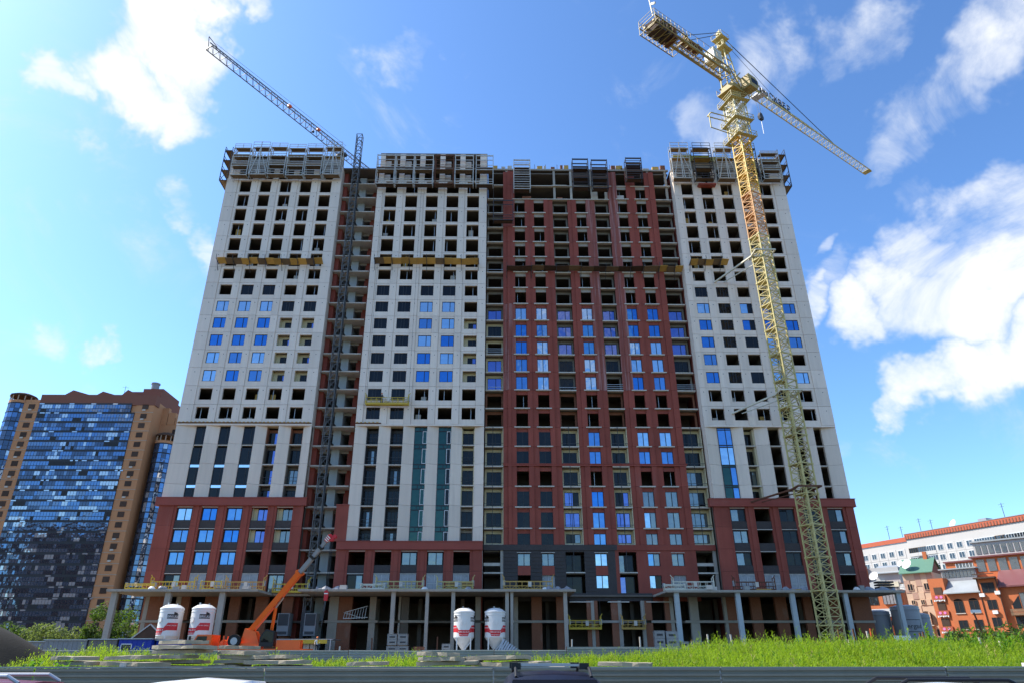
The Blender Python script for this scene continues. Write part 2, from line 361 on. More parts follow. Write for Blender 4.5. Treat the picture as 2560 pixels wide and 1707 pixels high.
for j in range(24): 
    o = build(MB().box(-60 + 5 * j, -60 + 5 * j + .1, 11.5, 16.5, 0.008, 0.0105), 'parking_line', M_sign_wht, (-60 + 5 * j, 14, 0)); struct(o)

# ================================================================ the apartment block under construction
YF, YD = 98.25, 99.5                  # front planes: white towers / red wing
def T(k): return 9.57 + 3.0 * k       # floor levels; k = 0 is the podium roof
bld = thing('apartment_building', (0, YF, 1.5), 'unfinished high-rise apartment block with white and dark red facades', 'building')
_cache = {}
def shared(key, mk, mats, name):
    if key not in _cache: _cache[key] = mk().mesh(name, mats)
    return _cache[key]
def bx(name, x0, x1, y0, y1, z0, z1, mat, parent=None):
    """a box part whose mesh is shared by every piece of the same size and material"""
    sx, sy, sz = round(x1 - x0, 3), round(y1 - y0, 3), round(z1 - z0, 3)
    me = shared((sx, sy, sz, mat.name), lambda: MB().box(-sx / 2, sx / 2, -sy / 2, sy / 2, -sz / 2, sz / 2), mat, name)
    return put(name, me, ((x0 + x1) / 2, (y0 + y1) / 2, (z0 + z1) / 2), parent or bld)
def window(x0, x1, z0, z1, y, state, split=(0.55,), parent=None, frame=None, rails=(), name='window'):
    """frame with its own panes; split: where mullions stand; rails: transom heights"""
    parent = parent or bld
    frame = frame or (M_mull if state == 'plastic' else M_frame)
    w, h = round(x1 - x0, 3), round(z1 - z0, 3)
    fw = 0.075 if state != 'plastic' else 0.05
    blue = G_blue
    if state != 'film': q_ = rnd.random(); hi = (z0 - 39) / 14; blue = G_blue3 if q_ < (.62 if 45 < z0 < 52 else .22) else G_blue2 if q_ > (.55 if z0 < 45 and z0 > 36 else .8) else G_blue  # tint by row paints deep sky and pale cloud reflections into the panes
    gm = {'blue': blue, 'dark': G_dark, 'pale': G_pale, 'violet': G_violet, 'green': G_green, 'band': G_band, 'film': G_film, 'plastic': M_plast}
    def mkf():
        m = MB()
        m.box(-w / 2, -w / 2 + fw, -.05, .05, -h / 2, h / 2).box(w / 2 - fw, w / 2, -.05, .05, -h / 2, h / 2)
        m.box(-w / 2 + fw, w / 2 - fw, -.05, .05, -h / 2, -h / 2 + fw).box(-w / 2 + fw, w / 2 - fw, -.05, .05, h / 2 - fw, h / 2)
        for s in split: m.box(-w / 2 + s * w - fw * .7, -w / 2 + s * w + fw * .7, -.048, .048, -h / 2 + fw, h / 2 - fw)
        for r in rails: m.box(-w / 2 + fw, w / 2 - fw, -.046, .046, -h / 2 + r * h - fw / 2, -h / 2 + r * h + fw / 2)
        return m
    fo = put(name, shared(('wf', w, h, split, rails, frame.name), mkf, frame, 'window_frame'), ((x0 + x1) / 2, y, (z0 + z1) / 2), parent)
    ed = [0.0] + list(split) + [1.0]
    zs = [0.0] + list(rails) + [1.0]
    for a, b in zip(ed, ed[1:]):
        for c, d in zip(zs, zs[1:]):
            pw, ph = round((b - a) * w - fw, 3), round((d - c) * h - fw, 3)
            st = state if isinstance(state, str) else state[ed.index(a) % len(state)]
            g = gm[st]
            me = shared(('pane', pw, ph, g.name), lambda: MB().box(-pw / 2, pw / 2, -.012, .012, -ph / 2, ph / 2), g, 'pane')
            po = put('pane', me, (x0 + (a + b) / 2 * w, y + 0.01, z0 + (c + d) / 2 * h), fo)
            po.rotation_euler = (R(rnd.gauss(0, .5)), 0, R(rnd.gauss(0, .6)))
    return fo

# ---- floors, back, roof
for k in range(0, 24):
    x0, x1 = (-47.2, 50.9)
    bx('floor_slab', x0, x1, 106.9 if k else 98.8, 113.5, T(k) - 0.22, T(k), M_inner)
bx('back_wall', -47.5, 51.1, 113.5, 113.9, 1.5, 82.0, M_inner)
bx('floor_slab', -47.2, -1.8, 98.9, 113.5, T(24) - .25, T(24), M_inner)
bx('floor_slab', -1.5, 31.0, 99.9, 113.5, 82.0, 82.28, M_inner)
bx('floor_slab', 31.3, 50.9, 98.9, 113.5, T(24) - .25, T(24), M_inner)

STRIP = 0.42
def white_tower(xl, xr, wins, glz, kmax=23, strip_right=(), inner=None, tops=17):
    """panels, floors and windows of one white tower above the ledge"""
    n = len(wins)
    # room shell: floors and cross walls behind the panels
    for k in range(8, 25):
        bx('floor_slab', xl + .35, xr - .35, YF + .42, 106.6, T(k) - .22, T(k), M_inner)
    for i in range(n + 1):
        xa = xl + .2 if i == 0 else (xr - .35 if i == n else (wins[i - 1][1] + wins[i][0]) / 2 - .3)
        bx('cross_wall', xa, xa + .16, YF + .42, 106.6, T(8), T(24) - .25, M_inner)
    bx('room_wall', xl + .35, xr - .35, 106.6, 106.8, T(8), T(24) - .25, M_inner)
    for k in range(8, kmax):
        z0, z1 = T(k) + .02, T(k + 1) - .02
        done = k < tops
        wb, wt = (T(k) + .78 if done else T(k) + .20), T(k) + 2.64
        for i in range(n + 1):
            a = xl if i == 0 else wins[i - 1][1] + (STRIP if (i - 1) in strip_right else 0)
            b = xr if i == n else wins[i][0] - (0 if i in strip_right else STRIP)
            w_, h_ = round(b - a - .05, 3), round(z1 - z0, 3)
            put('pier_panel', shared(('pp', w_, h_), lambda: MB().box(0, w_, 0, .4, 0, h_).box(w_ * .55, w_ * .55 + .11, -.012, .02, h_ - .75, h_ - .64, 1), [M_white, M_black], 'pier_panel'), (a + .025, YF, z0), bld)
        for i, (a, b) in enumerate(wins):
            sl = 0 if i in strip_right else STRIP; sr = STRIP if i in strip_right else 0
            w = round(b - a, 3); lo, hi = round(wb - z0, 3), round(wt - z0, 3); H = round(z1 - z0, 3)
            def mk(w=w, lo=lo, hi=hi, H=H, sl=sl, sr=sr):
                m = MB()
                m.box(-sl, w + sr, 0, .34, 0, lo).box(-sl, w + sr, 0, .34, hi, H)
                if sl: m.box(-sl, 0, 0, .34, lo, hi)
                if sr: m.box(w, w + sr, 0, .34, lo, hi)
                return m
            put('spandrel_panel', shared(('sp', w, lo, hi, H, sl, sr), mk, M_white, 'spandrel_panel'), (a, YF + .11, z0), bld)
            st = glz(i, k)
            if st is None and rnd.random() < .45:       # steel props and leftovers inside raw rooms
                xp = rnd.uniform(a + .3, b - .3); bx('steel_prop', xp, xp + .08, YF + .7, YF + .78, T(k), T(k) + 2.75, M_galv)
                if rnd.random() < .4: bx('leaning_board', xp - .5, xp + .3, YF + 1.2, YF + 1.25, T(k), T(k) + rnd.uniform(1.2, 2.2), M_wood_y if rnd.random() < .4 else M_conc_lt)
            if st == 'cream':      # deep cream loggia with a small inner window
                bx('loggia_wall', a - .3, a + .62 * (b - a) - .62, YF + 1.15, YF + 1.27, T(k), T(k) + 2.75, M_cream)
                bx('loggia_wall', b - .02, b + .25, YF + .42, YF + 1.27, T(k), T(k) + 2.75, M_cream)
                bx('loggia_wall', a - .3, a - .02, YF + .42, YF + 1.15, T(k), T(k) + 2.75, M_cream)
                bx('loggia_wall', a + .62 * (b - a) - .62, b - .02, YF + 1.15, YF + 1.27, T(k) + 2.25, T(k) + 2.75, M_cream)
                window(a + .62 * (b - a) - .62, b - .05, T(k) + .05, T(k) + 2.25, YF + 1.2, ('dark', 'violet') if (k + i) % 2 else 'dark', rails=(.55,))
            elif st == 'bars':     # open room with steel props just inside
                window(a, b, wb, wt, YF + .3, 'dark', split=(.36, .58))
            elif st == 'twin':
                window(a, b, wb, wt, YF + .3, 'dark', split=(.6,))
            elif st:
                window(a, b, wb, wt, YF + .22, st, split=(.62,))
A_W = [(-45.14 + 3.52 * i, -43.17 + 3.52 * i) for i in range(5)]
C_W = [(-19.51 + 3.60 * i, -17.45 + 3.60 * i) for i in range(5)]
E_W = [(32.75 + 3.50 * i, 34.74 + 3.50 * i) for i in range(5)]
def glz_a(i, k):
    if 10 <= k <= 14 and i < 3: return 'film' if k == 14 else 'blue'
    if 10 <= k <= 13 and i >= 3: return 'cream'
    if k == 14 and i >= 3: return 'bars'
    if k == 15 and i in (1, 2): return 'twin'
def glz_c(i, k):
    if 10 <= k <= 14 and i in (2, 3): return 'film' if k == 14 else 'blue'
    if 10 <= k <= 14 and i < 2: return 'bars'
    if k == 15 and i < 2: return 'bars'
    if k == 15 and i in (2, 3): return 'twin'
    if k in (8, 9) and i < 2: return 'bars'
    if 10 <= k <= 13 and i == 4: return 'cream'
def glz_e(i, k):
    if 10 <= k <= 14 and i in (0, 4): return 'blue' if (i, k) != (4, 11) else None
    if 10 <= k <= 14 and i == 1: return 'bars' if k != 11 else None
    if 10 <= k <= 14 and i == 2: return ('blue', 'dark') if k >= 13 else ('dark' if k != 11 else None)
    if 10 <= k <= 14 and i == 3: return 'blue'
    if k == 15 and i < 2: return 'bars'
white_tower(-47.56, -27.40, A_W, glz_a)
white_tower(-20.95, -1.66, C_W, glz_c)
white_tower(31.40, 51.21, E_W, glz_e, strip_right=(4,))
# returns and flank walls of the towers
for xa, xb in ((-47.5, -47.22), (-27.68, -27.42), (-20.9, -20.65), (-1.95, -1.70), (31.42, 31.7), (50.9, 51.18)):
    bx('side_wall', xa, xb, YF + .41, YF + 1.75, T(0), T(24), M_white)
    bx('side_wall', xa, xb, YF + 1.76, 113.4, 1.5, T(24), M_red if -30 < xa < 40 else M_white)
# raw top storeys of the three towers: stub piers, blockwork and an edge beam
for xl, xr, wins in ((-47.56, -27.40, A_W), (-20.95, -1.66, C_W), (31.40, 51.21, E_W)):
    for k in ((23, 24) if -30 < xl < 0 else (23,)):
        for i in range(6):
            a = xl if i == 0 else wins[i - 1][1]; b = xr if i == 5 else wins[i][0] - STRIP
            bx('stub_pier', a + .15, b - .05, YF + .05, YF + .4, T(k) + .05, T(k) + 2.75, M_white)
            if i < 5 and (i + int(xl)) % 3: bx('block_infill', b - .05, b + 1.0, YF + .45, YF + .75, T(k) + .05, T(k) + 1.4, M_conc_lt)
    low = -30 < xl < 0; yb = YF + (1.0 if low else .05); zt_ = T(24) + (3.3 if low else 2.05)
    bx('edge_beam', xl, xr, yb if not low else YF + .45, yb + .35, T(23) + 2.78, T(24) + (.9 if not low else 0), M_conc)
    if low: bx('floor_slab', xl, xr, YF + .5, 113.4, T(25) - .05, T(25) + .3, M_inner); bx('room_wall', xl, xr, 106.6, 106.8, T(24), T(25) - .05, M_inner)
    for j in range(0 if low else 7): bx('parapet_panel', xl + (xr - xl) * j / 7 + .015, xl + (xr - xl) * (j + 1) / 7 - .015, yb + .04, yb + .3, T(24) + .92, zt_, M_conc)
    for j in range(int((xr - xl) / .62)):       # ribbed edge of the roof sheet
        bx('roof_rib', xl + .1 + j * .62, xl + .42 + j * .62, yb - .04, yb + .3, zt_ + .01, zt_ + .24, M_conc_lt)

# ---- ledge and white pilaster zone
def pil_zone(xl, xr, opens, k0, lean, cells):
    n = len(opens)
    zt, zb = T(8) - .30, T(k0)
    bx('ledge_band', xl - .02, xr + .02, YF - .03, YF + .5, T(8) - .28, T(8) - .02, M_white)
    bx('ledge_soffit', xl + .1, xr - .1, YF + .5, YF + 1.6, T(8) - .26, T(8) - .06, M_cream)
    for k in range(k0, 8):
        bx('floor_slab', xl + .35, xr - .35, YF + 1.0, 106.6, T(k) - .22, T(k), M_inner)
    bx('room_wall', xl + .35, xr - .35, 106.6, 106.8, zb, T(8), M_inner)
    for i in range(n + 1):
        a = xl if i == 0 else opens[i - 1][1]; b = xr if i == n else opens[i][0]
        bx('cross_wall', (a + b) / 2 - .1, (a + b) / 2 + .1, YF + 1.0, 106.6, zb, T(8), M_inner)
        ya, yb = (0.02, 0.55) if lean(i) > 0 else (0.55, 0.02)
        for k in range(k0, 8):
            z0 = T(k) + .015 + (.70 if k == k0 else 0); z1 = min(T(k + 1) - .015, zt); w = round(b - a, 3); h = round(z1 - z0, 3)
            me = shared(('pil', w, h, ya), lambda: MB().hexa([(0, ya, 0), (w, yb, 0), (w, 1.0, 0), (0, 1.0, 0), (0, ya, h), (w, yb, h), (w, 1.0, h), (0, 1.0, h)]), M_white2, 'pilaster_panel')
            put('pilaster_panel', me, (a, YF, z0), bld)
    for i, (a, b) in enumerate(opens):
        for k in range(k0, 8):
            z0, z1 = T(k) + (.75 if k == k0 else 0), T(k + 1) - (.32 if k == 7 else 0)
            cells(i, k, a, b, z0, z1)
def deep_loggia(a, b, z0, z1, mat, state, rail=True, y=YF + .62, dep=1.2, split=(.5,), inset=.0):
    """slab edge, side cheeks and a back wall with its own window"""
    bx('balcony_slab', a, b, y, y + dep, z0 - .14, z0 + .02, M_conc_lt)
    bx('loggia_wall', a, a + .12 + inset, y + .15, y + dep, z0 + .02, z1 - .2, mat)
    bx('loggia_wall', b - .12 - inset, b, y + .15, y + dep, z0 + .02, z1 - .2, mat)
    bx('loggia_wall', a + .12 + inset, b - .12 - inset, y + dep - .1, y + dep, z1 - .62, z1 - .2, mat)
    if state: window(a + .14 + inset, b - .14 - inset, z0 + .05, z1 - .64, y + dep - .06, state, split=split)
    if rail:
        m = MB()
        for hz in (.55, 1.05): m.box(a, b, y + .02, y + .06, z0 + hz - .025, z0 + hz + .025)
        build(m, 'balcony_rail', M_iron, ((a + b) / 2, y, z0), bld)
A_O = [(-44.74, -43.05), (-41.19, -39.41), (-37.63, -35.74), (-34.18, -32.29), (-30.62, -28.72)]
def cells_a(i, k, a, b, z0, z1):
    if i < 3:
        window(a, b, z0, z1 - (.55 if k in (4, 5, 6) else 0), YF + .75, 'dark', split=(.62,))
        if k in (4, 5): window(a, b, z1 - .55, z1, YF + .72, 'band', split=())
        if k in (6,): bx('balcony_slab', a, b, YF + .7, YF + 1.2, z1 - .2, z1 - .05, M_conc_lt)
    else: deep_loggia(a, b, z0, z1, M_inner if k < 7 else M_brickbr, ('dark', 'violet') if i == 3 else ('pale' if k == 5 else 'dark'), rail=k in (4, 5))
pil_zone(-47.52, -27.42, A_O, 4, lambda i: 1 if i < 5 else -1, cells_a)
C_O = [(-19.25, -17.35), (-15.70, -13.72), (-12.10, -10.15), (-8.50, -6.55), (-4.98, -3.10)]
def cells_c(i, k, a, b, z0, z1):
    if i < 2:
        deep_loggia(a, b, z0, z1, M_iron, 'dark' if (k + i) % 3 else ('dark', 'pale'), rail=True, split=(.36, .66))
    elif i < 4:
        window(a, b, z0, z1 - .62, YF + .6, 'green' if i == 2 else ('green', 'dark'), split=(.62,), frame=M_frame)
        window(a + .62 * (b - a) + .06, b - .06, z0 + .1, z1 - .66, YF + .54, 'green' if i == 2 else 'dark', split=(), frame=M_wframe)
        window(a, b, z1 - .62, z1, YF + .6, 'green', split=(.42, .7), frame=M_frame)
    else: deep_loggia(a, b, z0, z1, M_cream if k > 3 else M_conc, 'dark', rail=k in (5, 6))
pil_zone(-20.9, -1.70, C_O, 2, lambda i: 1 if i < 5 else -1, cells_c)
E_O = [(33.35, 35.45), (37.15, 38.95), (40.85, 42.75), (44.35, 46.25), (47.75, 49.15)]
def cells_e(i, k, a, b, z0, z1):
    if i == 0:
        window(a, b, z0, z1 - .3, YF + .5, 'blue' if k > 5 else ('green', 'blue'), split=(.58,))  # green panes on the lower floors paint in a mirrored building
        window(a, b, z1 - .3, z1, YF + .5, 'blue' if k > 5 else 'green', split=(.58,))
    elif i == 1: deep_loggia(a, b, z0, z1, M_cream, 'dark' if k != 5 else ('dark', 'pale'), rail=False, inset=.12)
    else: bx('balcony_slab', a, b, YF + .62, YF + 1.4, z0 - .16, z0 + .02, M_conc_lt)
pil_zone(31.45, 51.15, E_O, 4, lambda i: 1 if i < 1 else -1, cells_e)

# ---- red base under towers A and E (four floors) and C (two floors)
def red_base(xl, xr, wins, ktop, over, state, ledge):
    ztop = T(ktop)
    m = MB().box(xl - over, xr + over * .6, YF - .32, YF + .6, ztop - .1, ztop + .88)
    m.box(xl - over - .06, xr + over * .6 + .06, YF - .40, YF + .6, ztop + .88, ztop + .98)
    m.box(xl - over - .04, xr + over * .6 + .04, YF - .36, YF + .6, ztop - .18, ztop - .1)
    build(m, 'cornice', M_red_trim, ((xl + xr) / 2, YF, ztop), bld)
    n = len(wins)
    for k in range(0, ktop + 1): bx('floor_slab', xl + .35, xr - .35, YF + .45, 106.6, T(k) - .22, T(k), M_inner)
    bx('room_wall', xl + .35, xr - .35, 106.6, 106.8, T(0), ztop, M_inner)
    for i in range(1, n): bx('cross_wall', (wins[i - 1][1] + wins[i][0]) / 2 - .1, (wins[i - 1][1] + wins[i][0]) / 2 + .1, YF + .45, 106.6, T(0), ztop - .2, M_inner)
    bx('cross_wall', xl + .2, xl + .4, YF + .45, 106.6, T(0), ztop, M_inner); bx('cross_wall', xr - .4, xr - .2, YF + .45, 106.6, T(0), ztop, M_inner)
    for k in range(0, ktop):
        z0, z1 = T(k) + .01, T(k + 1) - (.19 if k == ktop - 1 else .01)
        for i in range(n + 1):
            a = xl if i == 0 else wins[i - 1][1] + .12; b = xr if i == n else wins[i][0] - .12
            w, h = round(b - a, 3), round(z1 - z0, 3)
            r0, r1 = (.42 if i else .0), (.36 if i < n else .0)
            me = shared(('rp', w, h, r0, r1), lambda: MB().box(r0, w - r1, 0, .5, 0, h).box(0, r0, .14, .5, 0, h).box(w - r1, w, .10, .5, 0, h) if r0 else MB().box(0, w - r1, 0, .5, 0, h).box(w - r1, w, .10, .5, 0, h), M_red, 'red_pier')
            put('red_pier', me, (a, YF - .1, z0), bld)
        for i, (a, b) in enumerate(wins):
            if k: bx('dark_brick_panel', a - .12, b + .12, YF + .12, YF + .45, z0, T(k) + .80, M_dbrick)
            else: bx('dark_brick_panel', a - .12, b + .12, YF + .12, YF + .45, z0, T(k) + .22, M_dbrick)
            bx('lintel', a - .12, b + .12, YF + .10, YF + .45, T(k) + 2.56, z1, M_red if k == ktop - 1 else M_dbrick)
            bx('lintel_strip', a - .1, b + .1, YF + .04, YF + .10, T(k) + 2.62, T(k) + 2.70, M_conc_lt)
            st = state(i, k); wb = T(k) + (.80 if k else .22)
            if st == 'side':
                bx('loggia_wall', a - .1, a + .55, YF + .9, YF + 1.0, wb, T(k) + 2.56, M_cream)
                bx('loggia_wall', a - .1, a, YF + .46, YF + .9, wb, T(k) + 2.56, M_cream)
                window(a + .55, b, wb, T(k) + 2.5, YF + .95, 'violet' if i == 3 else 'pale')
            elif st == 'plastic': window(a - .06, b + .06, wb, T(k) + 2.56, YF + .02, 'plastic', split=(.5,), rails=(.5,))
            elif st: window(a, b, wb, T(k) + 2.5, YF + .3, st)
def st_a(i, k):
    if k == 0: return ('dark', 'pale') if i == 0 else ('plastic' if i < 4 else 'pale')
    if i < 3: return 'blue'
    return 'side' if k > 1 else None
red_base(-47.55, -27.1, [(-44.93 + 3.53 * i, -42.90 + 3.53 * i) for i in range(5)], 4, .55, st_a, True)
def st_c(i, k):
    if k == 0: return 'plastic' if i else ('dark', 'pale')
    return 'pale' if i in (2, 3) else None
red_base(-21.9, -1.72, [(-20.1 + 3.62 * i, -18.05 + 3.62 * i) for i in range(5)], 2, .05, st_c, True)
def st_e(i, k):
    if k == 0: return 'plastic' if i < 3 else None
    if i == 0: return ('pale', 'dark') if k % 2 else 'pale'
    if i == 1: return None
    return 'dark' if i != 4 else ('dark', 'pale')
red_base(31.2, 51.25, [(33.6 + 3.5 * i, 35.6 + 3.5 * i) for i in range(5)], 4, .55, st_e, True)
bx('red_pier', -22.5, -20.75, YF - .05, YF + .6, T(2) + .98, T(4) - .1, M_red)
bx('red_pier', -22.55, -20.7, YF - .12, YF + .62, T(4) - .1, T(4) + .05, M_red_trim)

# ---- stair bay between the first two towers
bx('bay_wall', -27.4, -26.75, 100.2, 103.0, 1.5, T(24), M_red)
bx('bay_wall', -22.45, -20.98, 101.8, 102.3, 1.5, T(24), M_red)
bx('bay_wall', -27.4, -20.98, 106.5, 106.8, 1.5, T(24), M_inner)
bx('lift_shaft', -24.75, -23.55, 101.0, 106.5, 1.5, T(24) - .6, M_conc_blue)
for k in range(0, 25):
    bx('balcony_slab', -27.3, -21.35, 99.35, 106.5, T(k) - .20, T(k), M_conc_lt if k else M_conc)
    bx('bay_beam', -26.9, -22.3, 101.7, 102.0, T(k) - .62, T(k) - .21, M_conc)
    if k % 3 == 1: bx('bay_door', -26.5, -25.6, 101.75, 101.85, T(k), T(k) + 1.1, M_inner)

M_raw = pm('dim raw concrete', (0.22, 0.195, 0.165), .9, var=.2, vscale=.6, fine=.15)
# ---- red wing with windows and loggias
PIERS = [(1.20, 3.20), (5.00, 6.60), (8.35, 9.92), (12.58, 14.07), (15.80, 17.40), (19.90, 21.50), (23.17, 24.85), (26.60, 28.30)]
WINS = [(3.20, 5.00), (6.60, 8.35), (14.07, 15.80), (21.50, 23.17), (24.85, 26.60)]
LOGS = [(-1.55, 1.20), (9.92, 12.58), (17.40, 19.90), (28.30, 31.15)]
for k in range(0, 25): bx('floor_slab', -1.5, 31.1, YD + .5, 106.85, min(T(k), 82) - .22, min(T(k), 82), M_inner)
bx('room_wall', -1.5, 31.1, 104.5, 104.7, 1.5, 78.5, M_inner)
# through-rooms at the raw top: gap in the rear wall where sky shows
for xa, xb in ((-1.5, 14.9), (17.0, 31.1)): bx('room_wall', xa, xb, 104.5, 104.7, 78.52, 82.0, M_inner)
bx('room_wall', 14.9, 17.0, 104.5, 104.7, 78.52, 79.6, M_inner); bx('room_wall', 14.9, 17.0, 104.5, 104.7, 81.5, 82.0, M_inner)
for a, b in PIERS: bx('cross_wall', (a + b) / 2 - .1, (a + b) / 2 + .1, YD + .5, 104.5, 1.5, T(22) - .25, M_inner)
PT = [24, 22, 22, 22, 22, 24, 24, 24]
for j, (a, b) in enumerate(PIERS):
    w = round(b - a, 3)
    for k in range(2, PT[j]):
        z0, z1 = T(k) + .012 + (.72 if k == 2 else 0), T(k + 1) - .012
        if k == 6: z0 += .30
        h = round(z1 - z0, 3)
        mt = M_red_dusty if (j in (4, 5) and k > 9) or (j == 0 and 9 < k < 15) else M_red
        flip = j in (0, 3, 5, 7)
        def mk(w=w, h=h, flip=flip, j=j):
            s = .46 * w
            m = MB().box(0, s, 0 if not flip else .16, .55, 0, h).box(s, w, .16 if not flip else 0, .55, 0, h)
            if j == 0: m.box(.38 * w, .62 * w, -.1, .2, 0, h)
            return m
        put('red_pier', shared(('dp', w, h, flip, mt.name, j == 0), mk, mt, 'red_pier'), (a, YD, z0), bld)
m = MB().box(1.2, 28.4, YD - .10, YD + .3, T(6) + .0, T(6) + .26).box(1.15, 28.5, YD - .18, YD + .3, T(6) + .26, T(6) + .34)
build(m, 'cornice', M_red_trim, (15, YD, T(6)), bld)
WST = {14: ['film', 'film', 'film', 'blue', 'blue'], 13: ['blue'] * 5, 12: ['blue'] * 5, 11: ['blue'] * 5, 10: ['blue'] * 5,
       7: ['dark', 'dark', 'blue', 'blue', 'blue'], 6: ['dark', 'dark', 'blue', 'blue', 'blue'],  # dark panes in the first columns paint in mirrored buildings opposite
       4: ['dark', 'dark', 'blue', 'pale', 'pale'], 3: ['dark', 'dark', 'blue', ('blue', 'pale'), 'pale'], 2: ['dark', 'dark', 'blue', 'pale', 'pale']}
for k in range(2, 23):
    for i, (a, b) in enumerate(WINS):
        if k == 22 and i < 3: continue
        zb = T(k) + (.72 if k == 2 else .05)
        bx('lintel', a, b, YD + .28, YD + .5, T(k) + 2.28, T(k + 1) - .14, M_conc if k > 14 else M_red)
        if k not in (2, 6): bx('window_sill', a - .32, b + .32, YD - .16, YD + .5, T(k) - .13, T(k) + .04, M_conc_lt)
        if k not in WST and rnd.random() < .5: xp = rnd.uniform(a + .3, b - .4); bx('steel_prop', xp, xp + .07, YD + .9, YD + .97, T(k), T(k) + 2.75, M_galv)
        if k in WST: window(a, b, zb, T(k) + 2.28, YD + .32, WST[k][i], split=(.52,))
LST = {14: ['violet'] * 4, 13: ['dark', 'violet', 'violet', 'violet'], 12: ['bars', 'violet', 'violet', 'violet'], 11: ['violet', 'dark', 'dark', 'dark'], 10: ['violet', 'dark', 'bars', 'bars'],
       7: ['dark', 'dark', 'dark', 'dark'], 6: ['dark'] * 4, 5: ['dark', 'dark', 'dark', ('pale', 'dark')], 4: ['dark', ('violet', 'dark'), ('dark', 'violet'), ('pale', 'dark')],
       3: ['dark', 'violet', 'violet', 'pale'], 2: ['dark', ('dark', 'pale'), 'violet', 'pale']}
for k in range(2, 24):
    for i, (a, b) in enumerate(LOGS):
        mat = M_cream if (k <= 7 or (i == 0 and 9 < k < 14)) else (M_brickbr if k < 10 else M_raw)
        zb = T(k) + (.72 if k == 2 else 0)
        bx('balcony_slab', a, b, YD - .02, YD + 1.3, zb - .16, zb + .02, M_conc_lt)
        if k >= 22: continue
        y2 = YD + 1.2; zt = T(k + 1) - .2
        bx('loggia_wall', a, a + .28, y2, y2 + .2, zb, zt, mat); bx('loggia_wall', b - .28, b, y2, y2 + .2, zb, zt, mat)
        bx('loggia_wall', a + .28, b - .28, y2, y2 + .2, zt - .45, zt, mat)
        if k <= 7: bx('loggia_wall', b - .07, b, YD + .1, y2, zb, zt, mat)
        if k < 20: bx('loggia_wall', a + .28, b - .28, y2, y2 + .2, zb + .02, zb + .35, mat)
        st = LST.get(k, [None] * 4)[i]
        if st and st != 'bars': window(a + .28, b - .28, zb + .35, zt - .45, y2 + .08, st, split=(.36, .6) if st == 'dark' else (.6,))
        m = MB()
        if st == 'bars' or 3 <= k <= 7 or k in (10, 17):
            for hz in ((.3, .62, .95) if st == 'bars' else (.45,)): m.box(a, b, YD + .03, YD + .08, zb + hz - .03, zb + hz + .03)
        if m.v: build(m, 'balcony_rail', M_iron if k < 9 else M_galv, ((a + b) / 2, YD, zb), bld)
# pipes down the loggias
for i, (a, b) in enumerate(LOGS):
    m = MB().box(a + .42 * (b - a), a + .42 * (b - a) + .07, YD - .07, YD, T(1 if i in (1, 2) else 2), T(8) + .1)
    build(m, 'loggia_pipe', M_iron, (a, YD, T(3)), bld)
# raw columns and half-built walls of the top
for x in (1.6, 10.2, 13.2, 16.9, 27.2, 30.4): bx('raw_column', x, x + .38, YD + .35, YD + .75, T(22) + .02, 82.0, M_conc_lt if x in (13.2, 16.9) else M_conc)
for x, w, h in ((4.6, 1.6, .9), (10.8, 1.0, .7), (17.3, .8, 2.6), (19.4, 1.4, 1.9), (21.6, 1.2, 1.2)): bx('block_infill', x, x + w, YD + .5, YD + .8, T(22) + .02, T(22) + h, M_brickbr if x < 12 else M_conc_lt)
bx('edge_beam', -1.5, 31.2, YD + .2, YD + .5, 82.0, 82.32, M_conc)
bx('balcony_slab', 2.8, 28.2, YD + .1, YD + .48, T(23) - .16, T(23), M_conc_lt)
bx('balcony_slab', 2.8, 20.0, YD - .02, YD + .48, T(22) - .16, T(22), M_conc_lt)
# ---- lower two floors of the red wing: dark brick to the left, red to the right
def low_part(a, b, holes, mat, name):
    """wall strip with punched holes (x0,x1,z0,z1)"""
    xs = sorted({a, b} | {h[0] for h in holes} | {h[1] for h in holes})
    for x0, x1 in zip(xs, xs[1:]):
        hs = sorted([(h[2], h[3]) for h in holes if h[0] <= x0 + 1e-4 and h[1] >= x1 - 1e-4])
        z = T(0) - .75
        for c, d in hs:
            if c > z + .01: bx(name, x0, x1, YD, YD + .5, z, c, mat)
            z = d
        bx(name, x0, x1, YD, YD + .5, z, T(2) - .05, mat)
low_h = [(a, b, T(0) + .90 if i > 1 else T(0) + .6, T(0) + 2.62) for i, (a, b) in enumerate(WINS)] + [(a, b, T(1) + .85, T(1) + 2.55) for a, b in WINS]
low_h += [(LOGS[1][0], LOGS[1][1], T(0) + .2, T(1) + 2.75), (LOGS[2][0], LOGS[2][1], T(0) + .2, T(1) + 2.75)]
low_part(1.2, 16.9, [h for h in low_h if h[0] < 16], M_dbrick, 'dark_brick_panel')
low_part(16.9, 28.3, [h for h in low_h if h[0] > 16], M_red, 'red_panel')
bx('dark_brick_panel', -1.6, 17.2, YD - .12, YD + .5, T(2) - .05, T(2) + .70, M_dbrick)
bx('red_panel', 17.2, 31.15, YD - .12, YD + .5, T(2) - .05, T(2) + .70, M_red)
for i, (a, b) in enumerate(WINS):
    if i < 3: bx('red_panel', a + .02, b - .02, YD - .03, YD + .3, T(1) - .38, T(1) + .85, M_red)
    bx('lintel_strip', a - .1, b + .1, YD - .05, YD, T(1) + 2.60, T(1) + 2.68, M_conc_lt)
    window(a, b, T(1) + .86, T(1) + 2.54, YD + .3, ['pale', 'pale', 'blue', ('blue', 'pale'), 'pale'][i], split=(.5,))
    if i: window(a, b, T(0) + (.9 if i > 1 else .6), T(0) + 2.62, YD + .3, [None, 'plastic', 'blue', ('blue', 'dark'), 'plastic'][i], split=(.5,), rails=(.5,) if i in (1, 4) else ())
